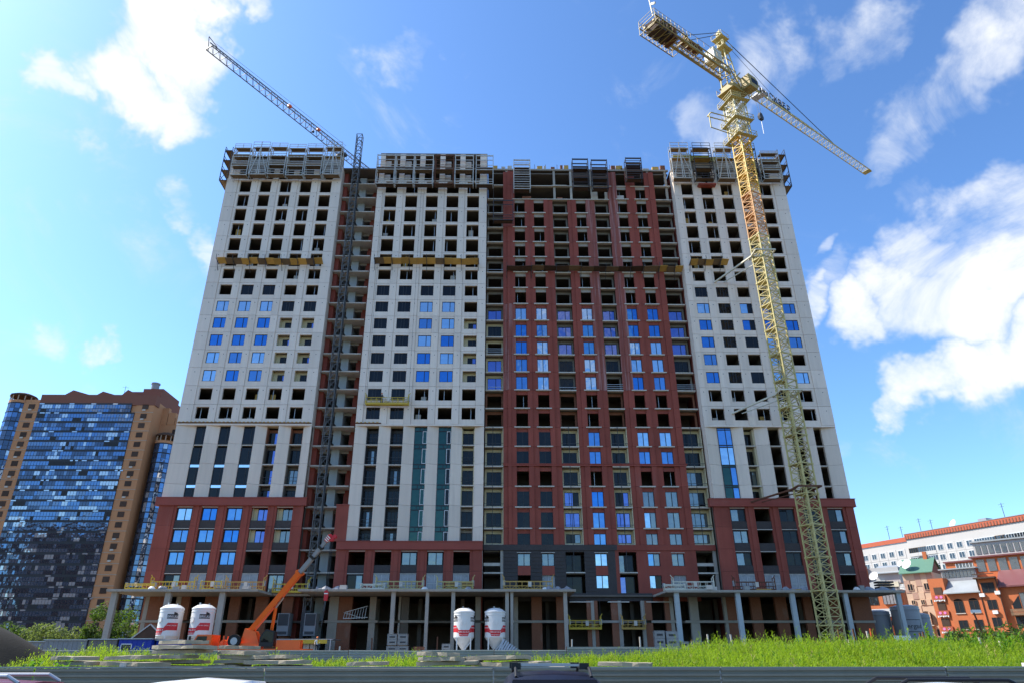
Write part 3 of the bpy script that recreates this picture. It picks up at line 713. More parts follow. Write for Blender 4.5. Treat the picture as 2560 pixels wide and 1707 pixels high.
for i in (1, 2):
    a, b = LOGS[i]
    bx('balcony_slab', a, b, YD, YD + 1.3, T(1) - .1, T(1) + .05, M_conc_lt)
    window(a + .1, b - .4, T(1) + .1, T(1) + 2.4, YD + 1.0, 'dark' if i == 1 else ('pale', 'dark'), split=(.4,))
    window(a + .1, b - .4, T(0) + .3, T(0) + 2.5, YD + 1.0, 'dark' if i == 1 else ('violet', 'dark'), split=(.4,))
for i in (0, 3):
    a, b = LOGS[i]
    for k in (0, 1, 2): bx('balcony_slab', a, b, YD + .05, YD + 1.4, T(k) - .16 + (.55 if k == 2 else 0), T(k) + .02 + (.1 if k == 2 else 0), M_conc_lt)
    bx('loggia_wall', a, b, YD + .4, YD + .6, T(1) + .9, T(1) + 1.3, M_conc_lt)
    bx('loggia_wall', b - .4, b, YD + .1, YD + .6, T(0), T(2), M_conc)
# brick dentils in the dark brick: courses proud of the wall
for z in [T(0) + .5 + .5 * j for j in range(11)]:
    for a, b in ((1.25, 3.1), (5.1, 6.5), (8.45, 9.8), (12.7, 13.95)): bx('brick_course', a, b, YD - .05, YD, z, z + .16, M_dbrick)

# ---- podium: canopy slab, columns, brick piers, mid beam, dark retail floors
POD = [(-48.3, -29.5, 90.7, 9.30), (-24.6, 10.2, 90.9, 9.35), (21.6, 51.9, 91.2, 9.30)]
for a, b, y, z in POD:
    bx('podium_slab', a, b, y, YF + .4, z, z + .27, M_conc)
    bx('podium_edge', a, b, y - .04, y - .002, z + .10, z + .28, M_conc)
bx('podium_slab', -29.5, -24.6, 97.0, YF + .4, 9.3, 9.57, M_conc)
bx('dark_brick_panel', 10.2, 21.6, YD - .3, YD, T(0) - .75, T(0) + .25, M_dbrick)
for x in (-47.85, -41.15, -34.4):  bx('podium_column', x, x + .7, 91.2, 91.75, 1.3, 9.3, M_conc)
for x, w in ((-12.94, .5), (-8.63, .4), (-5.4, .45), (1.35, .44), (1.99, .36), (8.66, .45)): bx('podium_column', x, x + w, 91.3, 91.85, 1.3, 9.35, M_conc)
for x, w in ((22.7, .58), (30.45, .58), (37.38, .58), (44.16, .55), (50.9, .5)): bx('podium_column', x, x + w, 91.5, 92.0, 1.3, 9.3, M_conc_blue)
# brick piers and concrete columns on the facade line
GP = [(-46.9, -46.36, M_conc), (-46.34, -44.4, M_brickbr), (-42.75, -42.1, M_conc), (-42.06, -40.96, M_brickbr), (-38.9, -37.1, M_brickbr), (-35.56, -34.18, M_brickbr), (-32.1, -30.44, M_brickbr), (-28.5, -27.1, M_brickbr), (-22.2, -20.95, M_conc), (-20.92, -19.12, M_brickbr), (-16.76, -15.92, M_conc), (-12.87, -12.59, M_conc), (-12.5, -11.5, M_inner),
      (-9.32, -8.9, M_conc), (-2.56, -1.87, M_conc), (2.6, 3.15, M_conc), (4.97, 6.36, M_brickbr), (8.32, 9.44, M_brickbr), (12.41, 12.95, M_brickbr), (12.97, 13.4, M_conc), (13.42, 13.88, M_brickbr), (15.7, 16.6, M_brickbr), (16.62, 17.1, M_conc), (19.76, 20.2, M_conc), (20.22, 21.16, M_brickbr), (22.98, 23.6, M_brickbr), (23.62, 24.1, M_conc),
      (26.3, 27.46, M_conc), (30.9, 31.3, M_conc), (31.32, 32.66, M_brickbr), (34.62, 36.0, M_brickbr), (37.95, 39.5, M_brickbr), (41.83, 42.9, M_brickbr), (45.3, 46.6, M_brickbr), (48.4, 50.9, M_brickbr)]
for a, b, mt in GP:
    top = T(0) - .28 if not 10 < a < 22 else T(0) - .76
    bx('ground_pier', a, b, YF + .15, YF + .75, 1.3, 6.02, mt); bx('ground_pier', a, b, YF + .15, YF + .75, 6.36, top, mt)
for a, b in ((-47.2, -43.2), (-39.5, -28.0), (-22.6, -15.6), (-12.6, -9.0), (2.3, 9.5), (9.7, 12.2), (12.3, 20.0), (21.0, 24.6), (25.6, 51.1)):
    bx('mid_beam', a, b, YF + .05, YF + .8, 6.04, 6.34, M_conc)
for x in [-46 + 5.9 * j for j in range(17)]: bx('inner_column', x, x + .5, 102, 102.5, 1.4, 9.3, M_inner)
bx('floor_slab', -47, 51, 99.1, 113.5, 6.05, 6.3, M_inner)
bx('room_wall', -47, 51, 112, 112.2, 1.4, 9.3, M_inner)
bx('ground_wall', -47.4, -46.9, YF + .8, 113.5, 1.4, 9.3, M_brickbr); bx('ground_wall', 50.7, 51.1, YF + .8, 113.5, 1.4, 9.3, M_brickbr)
for a, b in ((10.4, 12.9), (15.6, 17.9), (20.8, 23.5)): bx('lintel_strip', a - .3, b + .3, YF + .05, YF + .3, T(0) - .98, T(0) - .85, M_conc_lt)

# ragged leftovers along the raw roof edge of the red wing
rq = random.Random(12)
for x in (-.6, .9, 2.0, 7.4, 8.6, 9.9, 11.6, 12.3, 20.9, 21.8, 22.6, 26.6, 28.4, 29.9):
    w_ = rq.uniform(.4, 1.2); h_ = rq.uniform(.25, 1.0)
    bx('roof_block', x, x + w_, YD + .25, YD + .75, 82.33, 82.33 + round(h_, 1), (M_brickbr, M_conc_lt, M_wood_y)[rq.randrange(3)])
for x in (6.9, 8.9, 11.0, 20.6, 22.4): bx('starter_bar', x, x + .07, YD + .3, YD + .37, 82.33, 83.4, M_rust)

# ================================================================ tower crane in front of the E tower
def lattice_box(m, w, h, n, chord=.15, brace=.075, mat=0, z0=0.0, horiz=True):
    """square lattice column standing on z0"""
    q = w / 2; cs = [(-q, -q), (q, -q), (q, q), (-q, q)]
    for x, y in cs: m.bar((x, y, z0), (x, y, z0 + h), chord, m=mat)
    for i in range(n):
        za, zb = z0 + h * i / n, z0 + h * (i + 1) / n
        for j in range(4):
            (xa, ya), (xb, yb) = cs[j], cs[(j + 1) % 4]
            zm = (za + zb) / 2
            if i % 2: m.bar((xa, ya, zm), (xb, yb, za), brace, m=mat); m.bar((xa, ya, zm), (xb, yb, zb), brace, m=mat)
            else: m.bar((xb, yb, zm), (xa, ya, za), brace, m=mat); m.bar((xb, yb, zm), (xa, ya, zb), brace, m=mat)
            if horiz: m.bar((xa, ya, zb), (xb, yb, zb), brace, m=mat); m.bar((xa, ya, zm), (xb, yb, zm), brace * .8, m=mat)
    return m
def truss(m, x0, x1, w, h, n, chord=.13, brace=.065, mat=0, z=0.0, h1=None, flip=False):
    """triangular jib truss along +x: two bottom chords, one top chord"""
    h1 = h if h1 is None else h1
    H = lambda x: h + (h1 - h) * (x - x0) / (x1 - x0)
    for s in (-1, 1): m.bar((x0, s * w / 2, z), (x1, s * w / 2, z), chord, m=mat)
    m.bar((x0, 0, z + h), (x1, 0, z + h1), chord * 1.1, m=mat)
    for i in range(n):
        a, b = x0 + (x1 - x0) * i / n, x0 + (x1 - x0) * (i + 1) / n; c = (a + b) / 2
        for s in (-1, 1):
            m.bar((a, s * w / 2, z), (c, 0, z + H(c)), brace, m=mat); m.bar((c, 0, z + H(c)), (b, s * w / 2, z), brace, m=mat)
        m.bar((a, -w / 2, z), (b, w / 2, z), brace, m=mat); m.bar((b, -w / 2, z), (b, w / 2, z), brace, m=mat)
    return m
CX, CY = 41.1, 90.0
tc = thing('tower_crane', (CX, CY, 1.4), 'tall yellow lattice tower crane tied to the white facade, with counterweight deck and lettered jib', 'crane')
def sec_mesh(mat):
    m = lattice_box(MB(), 2.0, 4.0, 2, .17, .085)
    for s in (-1, 1):
        m.bar((-1, s, 4.0), (1, s, 4.0), .14); m.bar((s, -1, 4.0), (s, 1, 4.0), .14)
        for t in (-1, 1): m.box(s - .14, s + .14, t - .14, t + .14, 3.86, 4.12)
    # ladder and rest platform inside
    m.bar((-.35, .4, 0), (-.35, .4, 4), .06); m.bar((.1, .4, 0), (.1, .4, 4), .06)
    for i in range(10): m.bar((-.35, .4, .2 + .4 * i), (.1, .4, .2 + .4 * i), .04)
    m.box(-.9, .2, -.2, .9, 3.9, 3.95)
    return m.mesh('mast_section', mat)
secs = {k: sec_mesh(v) for k, v in (('y', M_crane), ('g', M_crane_gold), ('o', M_crane_or), ('p', M_crane_lt))}
nsec = 22
for i in range(nsec):
    z = 1.4 + 4.0 * i; zc = z + 2
    k = 'p' if zc > 80 else 'g' if zc > 69 else 'o' if zc > 60 else 'y'
    put('mast_section', secs[k], (CX, CY, z), tc, (0, 0, R(25)))
m = MB()
for s in (-1, 1): m.box(-2.4, 2.4, s * 1.2 - .3, s * 1.2 + .3, -.1, .5).box(s * 1.2 - .3, s * 1.2 + .3, -2.4, 2.4, .5, .9)
o = local(m, 'crane_base', M_crane, tc); o.rotation_euler = (0, 0, R(25))
# climbing cage and working platforms round the mast top
zt = 1.4 + 4.0 * nsec            # 89.4
m = lattice_box(MB(), 2.6, 8.0, 3, .12, .06)
for z in (0, 3.6, 8):
    for s in (-1, 1): m.box(-1.9, 1.9, s * 1.55 - .35, s * 1.55 + .35, z, z + .08)
    for s in (-1, 1):
        m.box(s * 1.6 - .3, s * 1.6 + .3, -1.2, 1.2, z + .002, z + .078)
        for hz in (.5, 1.05):
            m.bar((-1.9, s * 1.9, z + hz), (1.9, s * 1.9, z + hz), .06); m.bar((s * 1.9, -1.9, z + hz), (s * 1.9, 1.9, z + hz), .06)
    for sx in (-1, 0, 1):
        for sy in (-1, 1): m.bar((sx * 1.9, sy * 1.9, z), (sx * 1.9, sy * 1.9, z + 1.05), .07)
# hanging entry frame for the next section
for s in (-1, 1): m.bar((-1.3, s * .5, 4.2), (-5.6, s * .5, 4.2), .14)
m.bar((-5.6, -.5, 4.2), (-5.6, .5, 4.2), .14); m.bar((-5.6, 0, 4.2), (-5.6, 0, 1.4), .14); m.bar((-5.6, 0, 1.4), (-1.3, 0, 1.0), .12); m.bar((-1.3, 0, 1.3), (-3.2, 0, 4.2), .06)
o = local(m, 'climbing_cage', M_crane, tc); o.location = (0, 0, 80.6 - 1.4); o.rotation_euler = (0, 0, R(18))
up = R(34.5)
def upper(mb, name, mat, smooth=False):
    o = local(mb, name, mat, tc, smooth); o.location = (0, 0, 0); o.rotation_euler = (0, 0, up); return o
m = MB()
m.tube((0, 0, 88.0), (0, 0, 89.2), 1.25, 1.25, 16).box(-1.3, 1.3, -1.3, 1.3, 89.2, 91.0).box(-1.9, 2.1, -1.7, 1.7, 89.3, 89.5)
for s in (-1, 1): m.bar((-1.4, s * 1.3, 90.9), (1.5, s * 1.3, 94.4), .2); m.bar((1.6, s * 1.3, 89.5), (-1.4, s * 1.3, 93.8), .16)
for x in (-1.9, .1, 2.1):
    for s in (-1, 1): m.bar((x, s * 1.7, 89.5), (x, s * 1.7, 90.6), .06)
for s in (-1, 1): m.bar((-1.9, s * 1.7, 90.6), (2.1, s * 1.7, 90.6), .06)
upper(m, 'slewing_unit', M_crane_oc)
m = MB()      # tower head, tapering lattice
b, t, h0, h1 = 1.15, .35, 93.6 - 1.4, 105.2 - 1.4
for sx in (-1, 1):
    for sy in (-1, 1): m.bar((sx * b, sy * b, h0 - 2.4), (sx * t - .6, sy * t, h1), .16)
for i in range(5):
    f0, f1 = i / 5, (i + 1) / 5; w0, w1 = b + (t - b) * f0, b + (t - b) * f1; za, zb = h0 + (h1 - h0) * f0, h0 + (h1 - h0) * f1
    xa, xb = -.6 * f0, -.6 * f1
    for s in (-1, 1):
        m.bar((xa - w0, s * w0, za), (xb + w1, s * w1, zb), .08); m.bar((xa + s * w0, -w0, za), (xb + s * w1, w1, zb), .08)
        m.bar((xb - w1, s * w1, zb), (xb + w1, s * w1, zb), .08); m.bar((xb + s * w1, -w1, zb), (xb + s * w1, w1, zb), .08)
for z, w in ((h1 - 1.6, 1.1), (h1 - 4.3, 1.3)):
    m.box(-w - .6, w - .6, -w, w, z, z + .08)
    for sx in (-1, 1):
        for sy in (-1, 1): m.bar((sx * w - .6, sy * w, z), (sx * w - .6, sy * w, z + 1), .05)
    for s in (-1, 1): m.bar((-w - .6, s * w, z + 1), (w - .6, s * w, z + 1), .05); m.bar((s * w - .6, -w, z + 1), (s * w - .6, w, z + 1), .05)
m.box(-1.0, -.1, -.3, .3, h1 - .2, h1 + .4); m.bar((-.5, 0, h1), (-.5, 0, h1 + 1.3), .05)
upper(m, 'tower_head', M_crane)
# operator cab: faceted pale box with glass front
cabm = MB()
pts = [(1.0, 0, 0), (3.0, 0, 0), (3.55, 0, .9), (3.55, 0, 2.0), (2.9, 0, 2.6), (1.0, 0, 2.6)]
cabm.prism([(p[0], -3.1, 90.0 + p[2]) for p in pts], (0, 1.7, 0))
cab = upper(cabm, 'operator_cab', M_crane_oc)
gm = MB(); gm.poly([(3.56, -3.0, 91.0), (3.56, -1.5, 91.0), (3.56, -1.5, 91.95), (3.56, -3.0, 91.95)]); gm.poly([(3.07, -3.0, 90.06), (3.07, -1.5, 90.06), (3.57, -1.5, 90.85), (3.57, -3.0, 90.85)])
gm.poly([(1.6, -3.11, 90.9), (3.3, -3.11, 90.9), (3.3, -3.11, 92.0), (1.6, -3.11, 92.0)])
local(gm, 'cab_glass', G_dark, cab)
# machinery house on the counter jib root
upper(MB().box(-4.9, -2.7, -1.0, 1.0, 94.6, 97.0).box(-4.95, -2.65, -1.05, 1.05, 97.0, 97.1).box(-4.4, -3.2, -1.06, -1.0, 95.2, 96.4), 'machine_house', M_crane_lt)
# counter jib: twin girders with cross bracing, deck and rails
m = MB()
for s in (-1, 1):
    m.bar((-.9, s * .95, 93.2), (-20.2, s * .95, 93.2), .30, .42); m.bar((-.9, s * .95, 94.6), (-13.2, s * .95, 94.6), .16)
    for i in range(9):
        x = -1.0 - 1.35 * i
        m.bar((x, s * .95, 93.2), (x - .67, s * .95, 94.6), .09); m.bar((x - .67, s * .95, 94.6), (x - 1.35, s * .95, 93.2), .09)
    for i in range(12): m.bar((-1.2 - 1.7 * i, s * 1.35, 94.6 if i < 7 else 93.5), (-1.2 - 1.7 * i, s * 1.35, 95.7 if i < 7 else 94.6), .05)
    m.bar((-1.2, s * 1.35, 95.7), (-12, s * 1.35, 95.7), .05); m.bar((-12, s * 1.35, 94.6), (-20.2, s * 1.35, 94.6), .05)
for i in range(15):
    x = -1.0 - 1.33 * i; m.bar((x, -.95, 93.1), (x, .95, 93.1), .12); m.bar((x, -.95, 93.1), (x - 1.33, .95, 93.1), .07)
cj = upper(m, 'counter_jib', M_crane_oc)
m = MB()
for s in (-1, 1):
    m.bar((-12.8, s * 1.7, 93.5), (-20.6, s * 1.7, 93.5), .16); m.bar((-12.8, s * 1.7, 92.0), (-20.6, s * 1.7, 92.0), .12)
    for i in range(9): m.bar((-12.8 - .97 * i, s * 1.7, 92.0), (-12.8 - .97 * i, s * 1.7, 94.9), .07)
    for hz in (94.2, 94.9): m.bar((-12.8, s * 1.7, hz), (-20.6, s * 1.7, hz), .05)
for i in range(9): m.bar((-12.8 - .97 * i, -1.7, 93.5), (-12.8 - .97 * i, 1.7, 93.5), .10); m.bar((-12.8 - .97 * i, -1.7, 92.0), (-12.8 - .97 * i, 1.7, 92.0), .08)
for hz in (94.2, 94.9): m.bar((-20.6, -1.7, hz), (-20.6, 1.7, hz), .05)
for i in range(4): m.bar((-12.8 - 1.95 * i, -1.7, 92), (-14.7 - 1.95 * i, 1.7, 92), .06)
local(m, 'ballast_deck', M_crane_oc, cj).rotation_euler = (0, 0, 0)
for i, x in enumerate((-15.2, -16.5, -17.8, -19.1)):
    o = local(MB().box(x - .45, x + .45, -1.2, 1.2, 92.2, 94.4), 'counterweight', M_wood_dk if i else M_rust, cj)
local(MB().bar((-20.4, -1.2, 93.6), (-20.9, -1.2, 97.4), .16).bar((-20.6, -1.2, 96.2), (-21.3, -2.6, 94.6), .2, .35), 'end_plate', M_crane_lt, cj)
upper(MB().tube((-9.6, 0, 95.4), (-9.6, .9, 95.4), .5, .5, 12).box(-12.2, -7.6, -.7, .7, 94.6, 94.9).box(-11.8, -10.6, -.5, .5, 94.9, 95.7).tube((-8.6, -.7, 95.2), (-8.6, .7, 95.2), .35, .35, 10), 'hoist_winch', M_rust)
# jib
m = truss(MB(), 1.2, 24, 1.5, 1.75, 15, .15, .075, z=93.6)
truss(m, 24, 45.6, 1.5, 1.75, 15, .12, .06, z=93.6, h1=1.3)
m.box(44.6, 45.9, -.75, .75, 93.5, 93.62)
jb = upper(m, 'jib', M_crane)
local(MB().box(7.0, 8.6, -.75, .75, 93.2, 93.4).box(6.6, 7.8, -1.9, -1.0, 92.3, 92.4).bar((6.6, -1.9, 92.4), (6.6, -1.9, 93.4), .05).bar((7.8, -1.9, 92.4), (7.8, -1.9, 93.4), .05).bar((6.6, -1.9, 93.4), (7.8, -1.9, 93.4), .05), 'trolley', M_galv, jb)
local(MB().box(9.3, 11.8, -.10, .0, 95.35, 96.6), 'jib_board', M_wood, jb)
local(MB().box(10.0, 11.3, -.9, -.8, 93.5, 94.2), 'jib_box', M_crane_lt, jb)
def text_mesh(txt, size, mat, ext=.006):
    c = bpy.data.curves.new('t', 'FONT'); c.body = txt; c.size = size; c.extrude = ext; c.resolution_u = 3; c.materials.append(mat)
    o = bpy.data.objects.new('t', c); col.objects.link(o); bpy.context.view_layer.update()
    me = bpy.data.meshes.new_from_object(o.evaluated_get(bpy.context.evaluated_depsgraph_get()))
    bpy.data.objects.remove(o); bpy.data.curves.remove(c)
    return me
def letters(txt, x, z, size, parent, mat, y=-.12, step=1.2):
    for i, ch in enumerate(txt):       # every letter is a board of its own
        o = bpy.data.objects.new('letter', text_mesh(ch, size, mat, .05)); col.objects.link(o); o.parent = parent; o.location = (x + i * step, y, z); o.rotation_euler = (R(90), 0, 0)
letters('\u0422\u0410\u0419', 5.4, 95.45, 2.0, jb, M_sign_blk, step=1.3)
letters('\u0421\u041a\u0412\u0415\u0420', 12.0, 95.45, 2.0, jb, M_sign_blk, step=1.38)
m = MB().bar((5.6, -.1, 95.45), (18.6, -.1, 95.45), .08)
local(m, 'letter_rail', M_iron, jb)
# ropes
m = MB()
for s in (-.35, .35):
    m.bar((-.6, s, 103.9), (-12.6, s * 2.6, 94.7), .09)
m.bar((-.6, 0, 103.9), (33.5, 0, 95.2), .10); m.bar((-.6, .2, 103.6), (18, .1, 95.4), .05)
upper(m, 'tie_rope', M_iron)
m = MB()
for s in (-.3, .3): m.bar((7.6, s, 93.0), (7.75, s * .6, 89.3), .04)
upper(m, 'hoist_rope', M_iron)
hk = upper(MB().prism([(7.3, -.25, 88.0), (8.2, -.25, 88.0), (8.35, -.25, 88.6), (8.0, -.25, 89.4), (7.5, -.25, 89.4), (7.15, -.25, 88.6)], (0, .5, 0)).bar((7.75, 0, 88.0), (7.75, 0, 87.6), .12), 'hook_block', M_iron)
local(MB().bar((7.75, 0, 87.6), (7.9, .1, 84.9), .06), 'sling', M_galv, hk)
# wall ties from mast to tower
for z, xe in ((58.3, 36.2), (35.6, 35.9), (22.2, 36.5)):
    m = MB()
    a = Vector((-1.3, 0, z)); m.bar(a, (xe - CX, 8.3, z - .2), .22); m.bar((1.3, .6, z), (5.5, 8.4, z - .2), .22); m.bar((1.2, .2, z), (xe - CX + 1.5, 8.3, z - .2), .12)
    for s in (-1, 1): m.bar((-1.5, s * 1.5, z), (1.5, s * 1.5, z), .2); m.bar((s * 1.5, -1.5, z), (s * 1.5, 1.5, z), .2)
    local(m, 'wall_tie', M_crane_lt if z > 30 else M_rust, tc).location = (0, 0, -1.4)
for o in list(tc.children):
    if o.name.split('.')[0] in ('slewing_unit', 'operator_cab', 'machine_house', 'counter_jib', 'hoist_winch', 'jib', 'tie_rope', 'hoist_rope', 'hook_block'): o.location = (0, 0, -.0 - 0.0)

# ================================================================ crane behind the white tower
bc = thing('tower_crane', (-25.6, 119.9, 1.4), 'dark slender crane jib rising over the roof from behind the block', 'crane')
bsec = lattice_box(MB(), 1.8, 6.0, 3, .16, .08).mesh('mast_section', M_bcrane)
for i in range(15): put('mast_section', bsec, (-25.6, 119.9, 1.4 + 6.0 * i), bc)
ba = math.atan2(84.2 - 119.9, -48.3 + 25.6)
m = truss(MB(), .5, 42.4, 1.5, 1.9, 30, .13, .06, z=93.2, h1=1.2); m.bar((42.0, -.7, 93.2), (42.8, 0, 95.4), .1); m.bar((42.4, -.75, 93.2), (42.4, .75, 93.2), .15); m.bar((42.8, 0, 95.4), (41.0, 0, 94.6), .1)
m.bar((41.5, 0, 95.1), (10, 0, 95.9), .04)
o = local(m, 'jib', M_bcrane, bc); o.rotation_euler = (0, 0, ba)
tr = local(MB().box(10.2, 11.6, -.9, .9, 92.7, 93.1).bar((10.9, 0, 92.7), (10.9, 0, 91.2), .08).box(10.5, 11.3, -.25, .25, 90.5, 91.3), 'trolley', M_iron, bc); tr.rotation_euler = (0, 0, ba)
o = local(MB().bar((19.5, .75, 93.2), (19.5, .9, 92.2), .05).box(19.3, 19.7, .75, 1.05, 91.9, 92.25), 'jib_lamp', M_iron, bc); o.rotation_euler = (0, 0, ba)
for x in (17.2, 24.6):
    o = local(MB().box(x, x + .7, -.25, .25, 94.3, 94.75), 'warning_plate', M_orange, bc); o.rotation_euler = (0, 0, ba)
o = local(MB().box(-10, .5, -.6, .6, 93.2, 93.7).box(-10, -7.5, -.9, .9, 91.8, 93.2), 'counter_jib', M_scaf_dk, bc); o.rotation_euler = (0, 0, ba)
o = local(lattice_box(MB(), 1.2, 2.4, 1, .14, .08, z0=90.0), 'slewing_unit', M_scaf_dk, bc)

# ================================================================ construction hoist mast in the stair bay
M_hoist = pm('grey hoist steel', (0.13, 0.13, 0.13), .55, metal=.2, var=.25)
hm = thing('hoist_mast', (-25.0, 98.3, 1.4), 'dark lattice hoist mast climbing the open stair bay', 'hoist')
m = MB(); q = .5
for sx, sy in ((-q, -q), (q, -q), (q, q), (-q, q)): m.bar((sx, sy, 0), (sx, sy, 1.5), .10)
for a_, b_ in (((-q, -q), (q, -q)), ((q, -q), (q, q)), ((q, q), (-q, q)), ((-q, q), (-q, -q))):
    m.bar((*a_, 1.46), (*b_, 1.46), .08); m.bar((*a_, .05), (*b_, 1.42), .065)
hsec = m.mesh('mast_section', M_hoist)
for i in range(58): put('mast_section', hsec, (-25.0, 98.3, 1.5 + 1.5 * i), hm)
for k in range(1, 24, 1):
    m = MB().bar((.4, .1, T(k) + .5 - 1.4), (1.0, 1.4, T(k) - .1 - 1.4), .10).bar((.4, .2, T(k) + .2 - 1.4), (.9, 1.3, T(k) - .1 - 1.4), .08)
    local(m, 'wall_tie', M_iron, hm)
m = MB().box(.42, .58, -.1, .1, 0, 82); local(m, 'power_rail', M_iron, hm)
hc = thing('hoist_cage', (-24.9, 97.2, 2.4), 'dark grey hoist cars parked at the foot of the lattice mast', 'hoist car')
for x in (-2.6, .9):
    c = local(MB().box(x - .75, x + .75, -.9, .9, 2.0, 4.7), 'car', M_greycab, hc); local(MB().box(x - .6, x + .6, -.93, -.9, 2.15, 2.5).box(x - .65, x + .65, -.93, -.9, 3.2, 4.6), 'car_panel', M_iron, c)
local(MB().bar((-.1, -.3, -1), (-.1, -.3, 5.5), .3).box(-.5, .4, -.2, .4, 3.2, 4.9), 'cable_guide', M_iron, hc)
# covered landing by the hoist
lc = thing('hoist_shelter', (-24.2, 93.0, 1.4), 'low shelter with grey roof sheet and yellow fascia beside the hoist', 'shelter')
local(MB().box(-5.2, 4.6, -2.2, 2.6, 2.42, 2.5), 'roof', M_galv, lc)
local(MB().box(-5.2, -.4, -2.28, -2.21, 2.0, 2.38), 'fascia', M_galv, lc); local(MB().box(-.35, 3.9, -2.3, -2.21, 1.98, 2.4), 'fascia', M_yel, lc)
for x in (-5.0, -.4, 4.3): local(MB().box(x - .06, x + .06, -2.2, -2.1, 0, 2.42), 'post', M_galv, lc)
local(MB().box(-5.1, -.5, .5, .7, 0, 2.4), 'back_panel', M_inner, lc)

# ================================================================ hanging scaffold cages on the roof edges
def cage(x0, x1, z0, h, y, label, group, style, dep=1.25, col_=None, top=1.0, deckm=None, levels=3):
    t = thing('scaffold_cage', (x0, y, z0), label, 'scaffold', group)
    w = x1 - x0; c = col_ or M_scaf; m = MB(); b = .11
    for x in (0, w):
        m.bar((x, 0, 0), (x, 0, h), b); m.bar((x, dep, 0), (x, dep, h), b)
        for i in range(levels + 1): m.bar((x, 0, i * h / levels), (x, dep, i * h / levels), b * .8)
        m.bar((x, 0, 0), (x, dep, h / levels), b * .6); m.bar((x, dep, h / levels), (x, 0, 2 * h / levels), b * .6)
    for i in range(levels + 1): m.bar((0, 0, i * h / levels), (w, 0, i * h / levels), b)
    local(m, 'frame', c, t)
    if style == 'ladder':
        m = MB()
        for i in range(11): m.bar((.1, -.04, .15 + i * h * .052), (w - .1, -.04, .15 + i * h * .052), .07)
        m.bar((.12, -.08, 0), (w * .5, -.08, h), .12); m.bar((w * .5, -.08, h), (w * .62, -.08, 0), .12); m.bar((w * .5, -.09, 0), (w * .5, -.09, h + top), .12); m.bar((w, -.08, h * .1), (w * .58, -.08, h * .8), .09)
        local(m, 'ladder_grid', c, t)
    m = MB()
    for i in range(levels):
        for hz in (.5, 1.0): m.bar((0, -.02, i * h / levels + hz), (w, -.02, i * h / levels + hz), .08)
    for hz in (top * .5, top): m.bar((0, 0, h + hz), (w, 0, h + hz), .07); m.bar((0, dep, h + hz), (w, dep, h + hz), .06)
    for x in (0, w * .5, w): m.bar((x, 0, h), (x, 0, h + top), .07); m.bar((x, dep, h), (x, dep, h + top), .06)
    for x in (0, w): m.bar((x, -.02, .3), (x, -.02, h + .3), .08)
    local(m, 'guard_rail', c, t)
    for i in range(levels + (1 if top > .3 else 0)):
        dm = deckm[i % len(deckm)] if deckm else M_wood
        for j in range(3):
            yj = .04 + j * (dep - .05) / 3
            local(MB().box(.08 + rnd.uniform(-.04, .1), w - .08 + rnd.uniform(-.1, .04), yj, yj + (dep - .1) / 3, i * h / levels + .06, i * h / levels + .12 + .01 * j), 'deck_board', dm, t)
    if style == 'plank':
        for i in range(1, levels): local(MB().box(.05, w - .05, -.1, -.05, i * h / levels + .1, i * h / levels + .42), 'toe_board', M_wood if not deckm else deckm[0], t)
    return t
ORD = ('first', 'second', 'third', 'fourth', 'fifth', 'last')
x = -46.7
for i, st in enumerate(('plank', 'ladder', 'open', 'plank', 'plank', 'ladder')):
    cage(x + .12, x + 2.98 + (.06 if i % 2 else 0), 78.25 + .12 * (i % 3), 5.9, 96.75, ORD[i] + ' grey scaffold cage from the flank cage on the roof beside the hoist mast', 'scaffold cages on the tower beside the hoist', st, top=1.25 if i in (1, 5) else .9, deckm=(M_wood, M_wood, M_wood_y) if i == 5 else None)
    x += 3.22
t = cage(0, 3.2, 0, 6.6, 0, 'narrow flank scaffold cage projecting sideways from the tower beside the hoist mast', None, 'plank', top=.8, col_=M_scaf_dk)
t.location = (-48.8, 101.2, 78.0); t.rotation_euler = (0, 0, R(-90))
for i, (a, b, st) in enumerate(((-21.1, -17.95, 'plank'), (-17.75, -14.6, 'plank'), (-14.4, -11.2, 'plank'), (-10.8, -7.6, 'open'), (-7.3, -4.1, 'open'), (-3.6, -.6, 'plank'))):
    cage(a, b, 76.6, 6.1, 96.75, ORD[i] + ' brown decked scaffold cage from the hoist mast under the low ribbed roof edge', 'scaffold cages on the ribbed roof tower', st, top=.15, levels=2, col_=M_scaf if i not in (3,) else M_rust, deckm=(M_wood_dk, M_wood))
for i, (a, b, z, h) in enumerate(((3.1, 6.0, 76.5, 6.2), (13.6, 16.4, 77.0, 6.0), (17.0, 19.8, 76.8, 6.0), (23.2, 26.0, 78.9, 4.4))):
    cage(a, b, z, h, 97.9, ('pale open scaffold ladder cage', 'dark cage with stepped planks', 'dark cage next to the stepped plank cage', 'short dark cage on the red pier')[i] + ' at the raw top of the red wing', 'scaffold cages on the red wing', 'plank' if a > 10 else 'open', top=.2, levels=4 if a < 10 else 3, col_=M_scaf if a < 10 else M_scaf_dk, deckm=(M_wood_dk,))
cage(-.5, 2.9, 69.8, 4.0, 97.7, 'dark steel scaffold box hung on the red pier below the raw top floors', None, 'open', top=.1, levels=1, col_=M_scaf_dk, deckm=(M_wood_dk,))
x = 31.2
for i, st in enumerate(('ladder', 'open', 'ladder', 'open', 'plank')):
    cage(x, x + 3.2, 78.2, 6.6 if i < 4 else 5.6, 96.75, ORD[i if i < 4 else 5] + ' scaffold cage from the red wing on the roof behind the tower crane', 'scaffold cages behind the tower crane', st, top=1.25 if i < 4 else .5, col_=M_scaf_dk if i in (1, 3) else M_scaf, deckm=(M_wood, M_wood, M_wood_y) if i < 4 else None)
    x += 4.0 if i < 4 else 0
